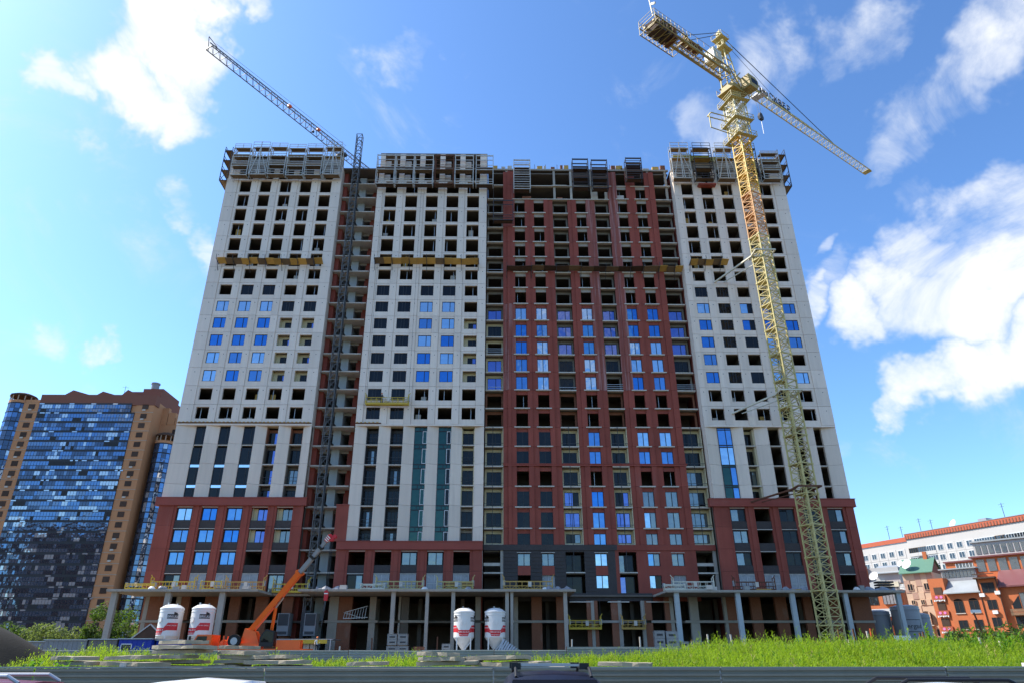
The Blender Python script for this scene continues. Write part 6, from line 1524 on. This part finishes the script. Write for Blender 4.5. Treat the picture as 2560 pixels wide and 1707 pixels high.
for k in range(4, 12):
    z = .6 + 2.9 * k
    for b in range(int(L_ / 3.1)):
        x = .1 + 3.1 * b; z1 = z + 2.84
        if z1 > Ht - 1.6: continue
        log = (b % 9) in (0, 1, 2, 7, 8)
        p = local(MB().box(x, x + 3.05, -.12 if log else 0, .1, z, z1 if not log else z + 1.05), 'panel', M_panel, wp)
        if log:
            m = MB()
            for q in range(4): m.box(x + .05 + .75 * q, x + .12 + .75 * q, -.1, 0, z + 1.08, z + 2.5)
            m.box(x, x + 3.05, -.1, 0, z + 2.5, z + 2.6); fo = local(m, 'window', M_wframe if rw.random() < .7 else M_wood, wp)
            local(MB().box(x + .05, x + 3.0, -.04, 0, z + 1.08, z + 2.5), 'pane', M_gwin if rw.random() < .75 else G_dark, fo)
        else: win_local(p, x + .75, z + .85, 1.6, 1.55, 0.0, dep=.1)
    for b in range(8):
        x = -28.8 + 3.4 * b
        if z + 2.8 < Ht - 2.2: p = local(MB().box(x, x + 3.3, .5, .6, z, z + 2.8), 'panel', M_panel, wp); win_local(p, x + .8, z + .8, 1.6, 1.55, .5, dep=.1)
for x, h in ((-9, 4.5), (-4, 3.5), (3, 5), (7, 4), (30, 5), (38, 5.5)): local(MB().bar((x, 4, Ht), (x, 4, Ht + h), .12).bar((x - .9, 4, Ht + h - .4), (x + .9, 4, Ht + h - .4), .06).bar((x - .6, 4, Ht + h - 1.1), (x + .6, 4, Ht + h - 1.1), .06), 'antenna', M_iron, wp)
def dish(parent, p, r, aim, name='satellite_dish'):
    m = MB(); n = 16; aim = Vector(aim).normalized(); u = aim.orthogonal().normalized(); v = aim.cross(u); p = Vector(p)
    for j in range(4):
        for i in range(n):
            def Q(jj, ii):
                rr = r * jj / 4; a = 2 * math.pi * ii / n; return p + u * (rr * math.cos(a)) + v * (rr * math.sin(a)) + aim * (.28 * r * (jj / 4) ** 2)
            m.poly([Q(j, i), Q(j + 1, i), Q(j + 1, i + 1), Q(j, i + 1)] if j else [Q(0, 0), Q(1, i), Q(1, i + 1)])
    o = local(m, name, M_silo, parent, smooth=True)
    local(MB().bar(p, p + aim * r * .9, .05).bar(p, (p.x, p.y, p.z - r * 1.15), .09).bar(p, (p.x + .4, p.y + .3, p.z - r), .06), 'dish_arm', M_galv, o)
    return o
dish(wp, (15, 3, Ht + 1.3), 1.3, (-.3, -.9, .4)); local(MB().box(22, 24.5, 4, 7, Ht + .2, Ht + 1.6), 'roof_hatch', M_silo_gr, wp)

# ================================================================ beige house with green roof
M_beige = pm('beige render', (0.60, 0.43, 0.30), .85, var=.08, vscale=.4); M_pinkb = pm('pink beige render', (0.45, 0.29, 0.22), .85, var=.08, vscale=.4)
M_green = pm('green metal roof', (0.105, 0.21, 0.145), .5, var=.12, vscale=.4); M_obr = pm('orange brick', (0.50, 0.145, 0.055), .85, var=.14, vscale=.3, fine=.16, fscale=4, bump=.3, bscale=14)
M_roofg = pm('weathered grey metal roof', (0.33, 0.35, 0.36), .5, metal=.2, var=.2, vscale=.4); M_roofm = pm('maroon metal roof', (0.17, 0.06, 0.06), .5, var=.15, vscale=.4)
bh = thing('beige_house', (97.5, 171.0, 1.4), 'beige chequered gabled house with green metal roof and arched balcony', 'house', None, R(-45))
w_, d_, e_ = 6.3, 9.0, 18.6
local(MB().box(0, w_, .15, d_, 0, e_), 'wall', M_beige, bh)
ck = random.Random(4)
for i in range(5):
    for k in range(13):
        if (i + k) % 3 and not (3.0 < 1.4 * k < 11 and 1 < i < 4): local(MB().box(i * 1.26 + .02, i * 1.26 + 1.24, .05, .15, 1.42 * k, 1.42 * k + 1.38), 'render_block', M_pinkb if (i * 2 + k) % 5 < 2 else M_beige, bh)
for x, z, ww, h in ((.7, 14.7, 1.0, 1.4), (4.2, 14.7, 1.0, 1.4), (.8, 11.6, .7, .9), (2.8, 11.6, .7, .9), (4.8, 11.6, .7, .9), (.5, 4.7, 1.1, 1.5), (4.6, 4.7, 1.1, 1.5), (.7, 1.2, 1.0, 1.3)): win_local(bh, x, z, ww, h, .0, M_beige)
ar = MB(); 
ar.prism([(3.15 + 2.1 * math.cos(t), -.02, 7.2 + 2.9 * math.sin(t)) for t in [math.pi * i / 12 for i in range(13)]], (0, .07, 0)); a_ = local(ar, 'arch_shade_panel', M_wood_dk, bh)  # flat dark panel, the recess shade is put into its colour
local(MB().box(2.3, 2.6, -.2, .1, 7.2, 9.9).box(3.7, 4.0, -.2, .1, 7.2, 9.9), 'arch_post', M_beige, a_)
bl = local(MB().box(1.9, 4.5, -1.0, .1, 6.9, 7.1), 'balcony', M_conc_lt, bh); m = MB()
for i in range(9): m.bar((1.95 + .31 * i, -.97, 7.1), (1.95 + .31 * i, -.97, 8.0), .04)
m.bar((1.9, -.97, 8.0), (4.5, -.97, 8.0), .06); local(m, 'balcony_rail', M_rust, bl); local(MB().box(2.3, 4.0, -.4, .1, 3.4, 6.9), 'bay_wall', M_beige, bh)
local(MB().hexa([(-.5, -.6, e_ - .2), (w_ + .4, -.6, e_ - .2), (w_ + .4, 4.5, e_ + 3.4), (-.5, 4.5, e_ + 3.4), (-.5, -.6, e_), (w_ + .4, -.6, e_), (w_ + .4, 4.5, e_ + 3.6), (-.5, 4.5, e_ + 3.6)]), 'roof', M_green, bh)
local(MB().hexa([(-.5, 4.5, e_ + 3.4), (w_ + .4, 4.5, e_ + 3.4), (w_ + .4, 9.6, e_ - .2), (-.5, 9.6, e_ - .2), (-.5, 4.5, e_ + 3.6), (w_ + .4, 4.5, e_ + 3.6), (w_ + .4, 9.6, e_), (-.5, 9.6, e_)]), 'roof', M_green, bh)
local(MB().prism([(w_ - .02, .2, e_), (w_ - .02, 8.9, e_), (w_ - .02, 4.5, e_ + 3.2)], (.06, 0, 0)), 'gable', M_nbr2, bh)
dish(bh, (1.6, .4, e_ + 2.0), 1.25, (-.35, -.8, .45)); dish(bh, (-.4, 2.4, e_ + 2.5), .75, (-.4, -.8, .4))
local(MB().box(4.4, 5.2, 4.0, 4.8, e_ + 3, e_ + 5), 'chimney', M_obr, bh)

# ================================================================ orange brick houses
oh = thing('brick_house', (95.5, 152.7, 1.4), 'orange brick house with grey roof, red decorated loggia strip and arched windows', 'house', None, R(-50))
local(MB().box(0, 6.4, .1, 9, 3.6, 12.6), 'wall', M_obr, oh); local(MB().box(0, .6, .1, 9, 0, 3.6).box(5.6, 6.4, .1, 9, 0, 3.6), 'wall', M_obr, oh); local(MB().box(.6, 5.6, 3.0, 9, 0, 3.6), 'passage_wall', M_wood_dk, oh)
local(MB().box(-3.0, -.02, .3, 9, 0, 15.8), 'loggia_strip', M_obr, oh)
for k in range(4):
    z = 2.2 + 3.1 * k
    local(MB().box(-2.2, -.7, .15, .32, z + 1.0, z + 2.5), 'loggia_shade_panel', M_wood_dk, oh); r_ = local(MB().box(-2.6, -.3, -.15, .3, z, z + .95), 'loggia_rail', M_rroof, oh)  # dark panel paints the shade inside each loggia
    pk = pm('pink paint', (.7, .2, .45), .7) if k == 0 else bpy.data.materials['pink paint']
    for q in (-1.9, -1.0): local(MB().tube((q, -.17, z + .5), (q, -.2, z + .5), .28, .28, 10), 'rail_flower', pk, r_)
    for i in range(7): local(MB().box(-2.55 + .32 * i, -2.35 + .32 * i, -.14, .0, z - .35 + .06 * (i % 3), z - .01), 'rail_fringe', M_sign_wht, r_)
for x, z, ww, h in ((1.1, 5.7, 1.5, 1.6), (3.9, 5.7, 1.5, 1.6), (1.1, 8.8, 1.6, 2.2), (3.9, 8.8, 1.6, 2.2)):
    f = win_local(oh, x, z, ww, h, .1, M_wood_dk); local(MB().box(x - .15, x + ww + .15, -.08, .1, z - .22, z - .08), 'sill', M_conc_lt, f)
    if h > 2: f2 = local(MB().prism([(x + ww / 2 + ww / 2 * math.cos(t), .03, z + h + .07 + .45 * math.sin(t)) for t in [math.pi * i / 8 for i in range(9)]], (0, .08, 0)), 'arch_head', G_dark, f)
local(MB().hexa([(-.3, -.7, 12.5), (6.6, -.7, 12.5), (6.6, 4.5, 15.9), (-.3, 4.5, 15.9), (-.3, -.7, 12.7), (6.6, -.7, 12.7), (6.6, 4.5, 16.1), (-.3, 4.5, 16.1)]), 'roof', M_roofg, oh)
dm = local(MB().box(-1.0, 5.6, 3.2, 8, 15.2, 17.6), 'dormer', M_silo_gr, oh)
for i in range(9): local(MB().box(-.8 + .7 * i, -.2 + .7 * i, 3.12, 3.2, 16.0, 17.3), 'dormer_pane', G_band, dm)
local(MB().box(-1.3, 6.0, 2.8, 8.4, 17.6, 17.85), 'dormer_roof', M_roofg, oh)
local(MB().box(-1.5, 6.4, 9, 15, 0, 19.6), 'rear_wall', M_obr, oh); rr2 = local(MB().box(.5, 5.8, 8.9, 9.0, 18.0, 19.3), 'rear_glazing', G_band, oh)
for i in range(8): local(MB().box(.5 + .66 * i, .6 + .66 * i, 8.82, 8.9, 18.0, 19.3), 'mullion', M_wframe, rr2)
local(MB().box(-1.8, 6.7, 8.6, 15.4, 19.6, 19.9), 'rear_roof', M_roofm, oh)
o2 = thing('brick_house', (99.7, 147.8, 1.4), 'orange brick house with maroon roof, timber balcony and shop fascia below', 'house', None, R(-50))
local(MB().box(0, 3.4, -.5, 9, 3.6, 15.0), 'stair_tower', M_obr, o2); local(MB().box(3.4, 14, .2, 9, 3.6, 13.2), 'wall', M_obr, o2)
local(MB().box(3.2, 14.5, -.6, 5.5, 13.2, 13.5), 'eave', M_roofm, o2); local(MB().hexa([(3.2, -.6, 13.5), (14.5, -.6, 13.5), (14.5, 3.8, 16.6), (3.2, 3.8, 16.6), (3.2, -.4, 13.7), (14.5, -.4, 13.7), (14.5, 3.8, 16.8), (3.2, 3.8, 16.8)]), 'roof', M_roofm, o2)
at_ = local(MB().box(-1, 14.5, 3.9, 9, 15, 19.6), 'attic_storey', M_obr, o2)
for i in range(7): local(MB().box(-.4 + 2.0 * i, 1.1 + 2.0 * i, 3.8, 3.9, 16.8, 19.2), 'attic_pane', G_band, at_)
local(MB().box(-1.5, 15, 3.3, 9.5, 19.6, 19.9), 'attic_roof', M_roofm, o2)
tp = local(MB().box(-1, 14.5, 6.5, 12, 19.9, 23), 'top_storey', M_panel, o2)
for i in range(12): local(MB().box(-.6 + 1.2 * i, .3 + 1.2 * i, 6.4, 6.5, 20.6, 22.4), 'top_pane', G_band, tp)
local(MB().box(-1.4, 15, 6.1, 12.4, 23, 23.3), 'top_roof', M_roofg, o2)
for x, z, ww, h, y in ((.6, 12.4, 2.2, 1.8, -.5), (.9, 9.2, 1.5, 1.7, -.5), (.9, 5.9, 1.5, 1.7, -.5), (4.8, 5.9, 1.7, 1.8, .2), (8.8, 5.9, 1.7, 1.8, .2), (6.5, 9.2, 1.6, 2.8, .2), (11.8, 9.2, 1.6, 2.6, .2)): win_local(o2, x, z, ww, h, y, M_wood_dk, M_gwin if h < 2.2 else G_band)
for x in (4.9, 8.6): local(MB().prism([(x + 1.4 * (1 if x < 6 else 0), .16, 9.2), (x + 1.4 * (0 if x < 6 else 1), .16, 9.2), (x + 1.4 * (0 if x < 6 else 1), .16, 10.0), (x + 1.4 * (1 if x < 6 else 0), .16, 11.6)], (0, .06, 0)), 'arch_window', M_gwin, o2)
b_ = local(MB().box(4.6, 10.2, -1.3, .2, 7.9, 8.1), 'balcony', M_wood, o2)
for i in range(4): local(MB().box(4.6, 10.2, -1.32, -1.26, 8.15 + .24 * i, 8.33 + .24 * i), 'slat', M_wood, b_)
for x, z in ((-.1, 11.6), (2.7, 11.9), (1.4, 8.3), (9.3, 4.6)): local(MB().box(x, x + .9, -.95, -.5, z, z + .65), 'air_conditioner', M_sign_wht, o2)
for x in (0, 3.4): local(MB().tube((x, -.6, 3.6), (x, -.6, 15), .09, .09, 6), 'drain_pipe', M_wood_dk, o2)
local(MB().box(-.3, 3.6, -1.6, -.3, 15.0, 15.3).box(-.3, 3.6, -1.6, -1.5, 15.8, 15.95), 'deck_rail', M_wood_dk, o2)
sf = local(MB().box(-1.2, 14.5, -1.2, 0, 2.7, 3.9).box(-1.2, 0, -1.2, 0, 0, 2.7).box(4.3, 5.3, -1.2, 0, 0, 2.7), 'shop_fascia', M_sign_wht, o2)
local(MB().box(0, 4.3, -.4, 0, 0, 2.7), 'shop_window', G_dark, o2); ps = local(MB().box(5.5, 12, -1.25, -1.2, .2, 2.6), 'poster_wall', M_sign_wht, o2)
local(MB().box(5.6, 8.2, -1.27, -1.25, 1.8, 2.5), 'poster', pm('poster blue', (.03, .22, .62), .5), ps); local(MB().box(8.8, 11.9, -1.27, -1.25, .3, 1.1), 'poster', pm('poster green', (.12, .42, .20), .5), ps); local(MB().box(5.6, 8.2, -1.27, -1.25, .3, 1.0), 'poster', M_conc_lt, ps)
# further houses: orange wings and balcony tower behind
o3 = thing('brick_house', (100.5, 184, 1.4), 'low orange and grey house with curtained glazed balcony beside the block corner', 'house', None, R(-45))
local(MB().box(-9, 3, 0, 8, 0, 16), 'wall', M_obr, o3); g3 = local(MB().box(-1.5, 2.8, -.8, 0, 12.6, 16.6), 'glazed_balcony', M_plast, o3); local(MB().box(-1.7, 3.0, -1.0, 0, 16.6, 17.8), 'balcony_roof', M_crane_lt, o3)
for i in range(6): local(MB().box(-1.5 + .8 * i, -1.42 + .8 * i, -.85, -.8, 12.6, 16.6), 'mullion', M_wood_dk, g3)
local(MB().hexa([(-9.3, -.5, 16), (-1.6, -.5, 16), (-1.6, 5, 18.6), (-9.3, 5, 18.6), (-9.3, -.5, 16.2), (-1.6, -.5, 16.2), (-1.6, 5, 18.8), (-9.3, 5, 18.8)]), 'roof', M_roofg, o3)
local(MB().box(-9, 2, 5, 9, 18, 22), 'upper_wall', M_panel, o3); local(MB().box(-6.5, -5.5, 4, 5, 18, 22.5), 'chimney', M_obr, o3); local(MB().hexa([(-4, 4.2, 20.4), (2.4, 4.2, 20.4), (2.4, 9, 22.6), (-4, 9, 22.6), (-4, 4.2, 20.6), (2.4, 4.2, 20.6), (2.4, 9, 22.8), (-4, 9, 22.8)]), 'roof', M_roofg, o3)
win_local(o3, -5.5, 12.6, 2.6, 2.0, 0, M_wood_dk); win_local(o3, -8.6, 12.6, 1.8, 2.0, 0, M_wood_dk)
for x in (-8, -4.6, -1.2): local(MB().prism([(x + 1.2 + 1.2 * math.cos(t), -.05, 7.6 + 1.6 * math.sin(t)) for t in [math.pi * i / 8 for i in range(9)]], (0, .1, 0)), 'arch_window', M_gwin, o3)
local(MB().hexa([(-9.3, -2.2, 9.6), (3, -2.2, 9.6), (3, 0, 11.4), (-9.3, 0, 11.4), (-9.3, -2.2, 9.8), (3, -2.2, 9.8), (3, 0, 11.6), (-9.3, 0, 11.6)]), 'lean_roof', M_roofg, o3)
dish(o3, (-7.5, 1.5, 19.2), 1.1, (-.4, -.8, .4)); dish(o3, (-3.2, 1.8, 19.6), 1.2, (-.2, -.85, .5))
# street lamp by the shops
sl = thing('street_lamp', (55.5, 84, 1.4), 'leaning rusty lamp post with a white lamp head before the shops', 'street lamp')
local(MB().tube((.6, 0, 0), (-.3, 0, 5.2), .13, .09, 8), 'pole', M_rust, sl); local(MB().box(-.5, .5, -.2, .2, 5.15, 5.45), 'lamp_head', M_sign_wht, sl)

# the tower across the street, seen only as the dark half of the glazed block's reflections
op = thing('opposite_tower', (-335, -85, 0), 'broad brown apartment tower across the street mirrored in the glazed block', 'building')
local(MB().box(0, 110, -18, 0, 0, 84), 'wall', M_nbr, op)
for k in range(26): local(MB().box(1, 109, 0.0, .12, 3 + 3.1 * k, 4.7 + 3.1 * k), 'window_band', G_dark, op)

# ================================================================ parked cars (side profile swept across the width, glass and trim as parts)
def car(at, rz, body, label, L, W, H, roof, bonnet, boot, rails=None, bars=False, seed=1):
    """roof: (x0,x1) flat roof span; bonnet, boot: heights; lengths along local x, nose at +x"""
    t = thing('parked_car', at, label, 'car', None, rz)
    hx = L / 2; sill, belt = .32, H * .62
    prof = [(-hx, .45), (-hx + .05, boot), (roof[0] - .55 if boot < belt + .2 else -hx + .12, max(boot, belt)), (roof[0], H - .05), ((roof[0] + roof[1]) / 2, H), (roof[1], H - .07), (roof[1] + .75, belt), (hx - .25, bonnet), (hx, bonnet - .22), (hx, .42)]
    secs = []
    for s, inset, dz in ((-1, 0, 0), (-.90, .0, 0), (0, 0, .03), (.90, .0, 0), (1, 0, 0)):
        ring = []
        for i, (x, z) in enumerate(prof):
            k = max(0, (z - belt) / (H - belt)); half = W / 2 * (1 - .27 * k) if abs(s) == 1 else W / 2 * (1 - .29 * k) * abs(s)
            zz = z - (.05 * k if abs(s) > .95 else 0) + dz * k
            ring.append((x, math.copysign(half, s) if s else 0, zz if abs(s) != 1 else zz - .02))
        secs.append(ring)
    m = MB(); n = len(prof)
    for r_ in secs: m.v += r_
    for j in range(len(secs) - 1):
        for i in range(n - 1): m.f.append((j * n + i, j * n + i + 1, (j + 1) * n + i + 1, (j + 1) * n + i)); m.m.append(0)
    m.f.append(tuple(range(n))); m.m.append(0); m.f.append(tuple(4 * n + i for i in range(n - 1, -1, -1))); m.m.append(0)
    m.box(-hx + .1, hx - .1, -W / 2 + .06, W / 2 - .06, .25, .46, 1)
    bo = local(m, 'body', [body, M_black], t, smooth=40.0)
    def up_(x, z, s, off=.012):
        k = max(0, (z - belt) / (H - belt)); return (x, s * (W / 2 * (1 - .27 * k) + off), z - .05 * k - .02)
    for s in (-1, 1):
        g = MB()
        for xa, xb in ((roof[0] - .15, (roof[0] + roof[1]) / 2 - .06), ((roof[0] + roof[1]) / 2 + .06, roof[1] + .10)):
            xa2 = xa - .30 if xa < roof[0] else xa; xb2 = xb + .42 if xb > roof[1] else xb
            g.poly([up_(xa2, belt + .06, s), up_(xb2, belt + .06, s), up_(xb, H - .16, s), up_(xa, H - .16, s)])
        local(g, 'side_window', G_dark, bo); local(MB().box((roof[0] + roof[1]) / 2 - .5, (roof[0] + roof[1]) / 2 - .3, s * (W / 2) - .015, s * (W / 2) + .02, belt - .1, belt - .06), 'door_handle', M_black, bo)
        local(MB().box(roof[1] + .35, roof[1] + .6, s * (W / 2 + .02) - .09, s * (W / 2 + .10) + .09, belt + .02, belt + .20), 'mirror', body, t)
        for x in (-hx + .85, hx - .85): wheel((x, s * (W / 2 - .10), .33), t, .33, .22)
        local(MB().box(hx - .10, hx + .015, s * (W / 2 - .35) - .2, s * (W / 2 - .35) + .2, bonnet - .32, bonnet - .16), 'headlight', G_band, t); local(MB().box(-hx - .015, -hx + .08, s * (W / 2 - .22) - .14, s * (W / 2 - .22) + .14, .75, 1.0), 'tail_light', M_sred, t)
    def glassq(xa, za, xb, zb, name):
        ha, hb = W / 2 * (1 - .20 * (za - belt) / (H - belt)) - .13, W / 2 * (1 - .20 * (zb - belt) / (H - belt)) - .16
        dx, dz = zb - za, xa - xb; q = math.hypot(dx, dz); dx, dz = dx / q * .016, dz / q * .016
        if dz < 0 and False: dx, dz = -dx, -dz
        sg = 1 if xa > xb else -1
        local(MB().poly([(xa + sg * abs(dx), -ha, za + .02), (xa + sg * abs(dx), ha, za + .02), (xb + sg * abs(dx), hb, zb + .03), (xb + sg * abs(dx), -hb, zb + .03)]), name, G_dark, bo)
    glassq(roof[1] + .68, belt + .05, roof[1] + .08, H - .12, 'windscreen')
    if boot < belt + .2: glassq(roof[0] - .50, belt + .06, roof[0] - .06, H - .10, 'rear_window')
    else: glassq(-hx + .08, belt + .1, roof[0] - .10 if roof[0] - .1 > -hx + .1 else roof[0], H - .14, 'rear_window')
    if rails:
        for s in (-1, 1):
            y = s * W * .31; local(MB().path([(roof[0] + .05, y, H - .03), (roof[0] + .25, y, H + .07), (roof[1] - .30, y, H + .07), (roof[1] - .05, y, H - .06)], .028, 8), 'roof_rail', rails, t)
    if bars:
        for x in (roof[0] + .35, roof[1] - .45):
            b = local(MB().box(x - .04, x + .04, -W * .26, W * .26, H + .10, H + .135), 'cross_bar', M_galv, t)
            for s in (-1, 1): local(MB().box(x - .06, x + .06, s * W * .29 - .11, s * W * .29 + .05, H + .05, H + .15), 'bar_foot', M_black, b)
    return t
P_navy = pm('navy car paint', (0.010, 0.013, 0.028), .38, var=.06, spec=.35, coat=.12); P_white = pm('white car paint', (0.74, 0.75, 0.76), .18, var=.02, spec=.4, coat=.15)
P_mar = pm('maroon car paint', (0.12, 0.012, 0.02), .38, var=.06, spec=.35, coat=.12); P_beige = pm('silver beige car paint', (0.50, 0.48, 0.44), .22, metal=.3, var=.03, spec=.4, coat=.15)
car((.98, 13.0, 0), R(-90), P_navy, 'dark blue sport utility car with silver cross bars on its roof', 4.4, 2.0, 1.70, (-1.75, .55), 1.02, 1.0, M_black, True)
car((-5.9, 14.6, 0), R(172), P_white, 'white hatchback with plain rounded roof', 4.1, 1.72, 1.56, (-1.35, .45), .95, .98)
car((-8.9, 12.6, 0), R(180), P_mar, 'maroon car with silver roof rails', 4.5, 1.8, 1.60, (-1.5, .45), .95, 1.0, M_galv)
car((6.6, 12.3, 0), R(176), P_beige, 'pale car with black roof rails', 4.5, 1.8, 1.55, (-1.6, .45), .95, 1.0, M_black)
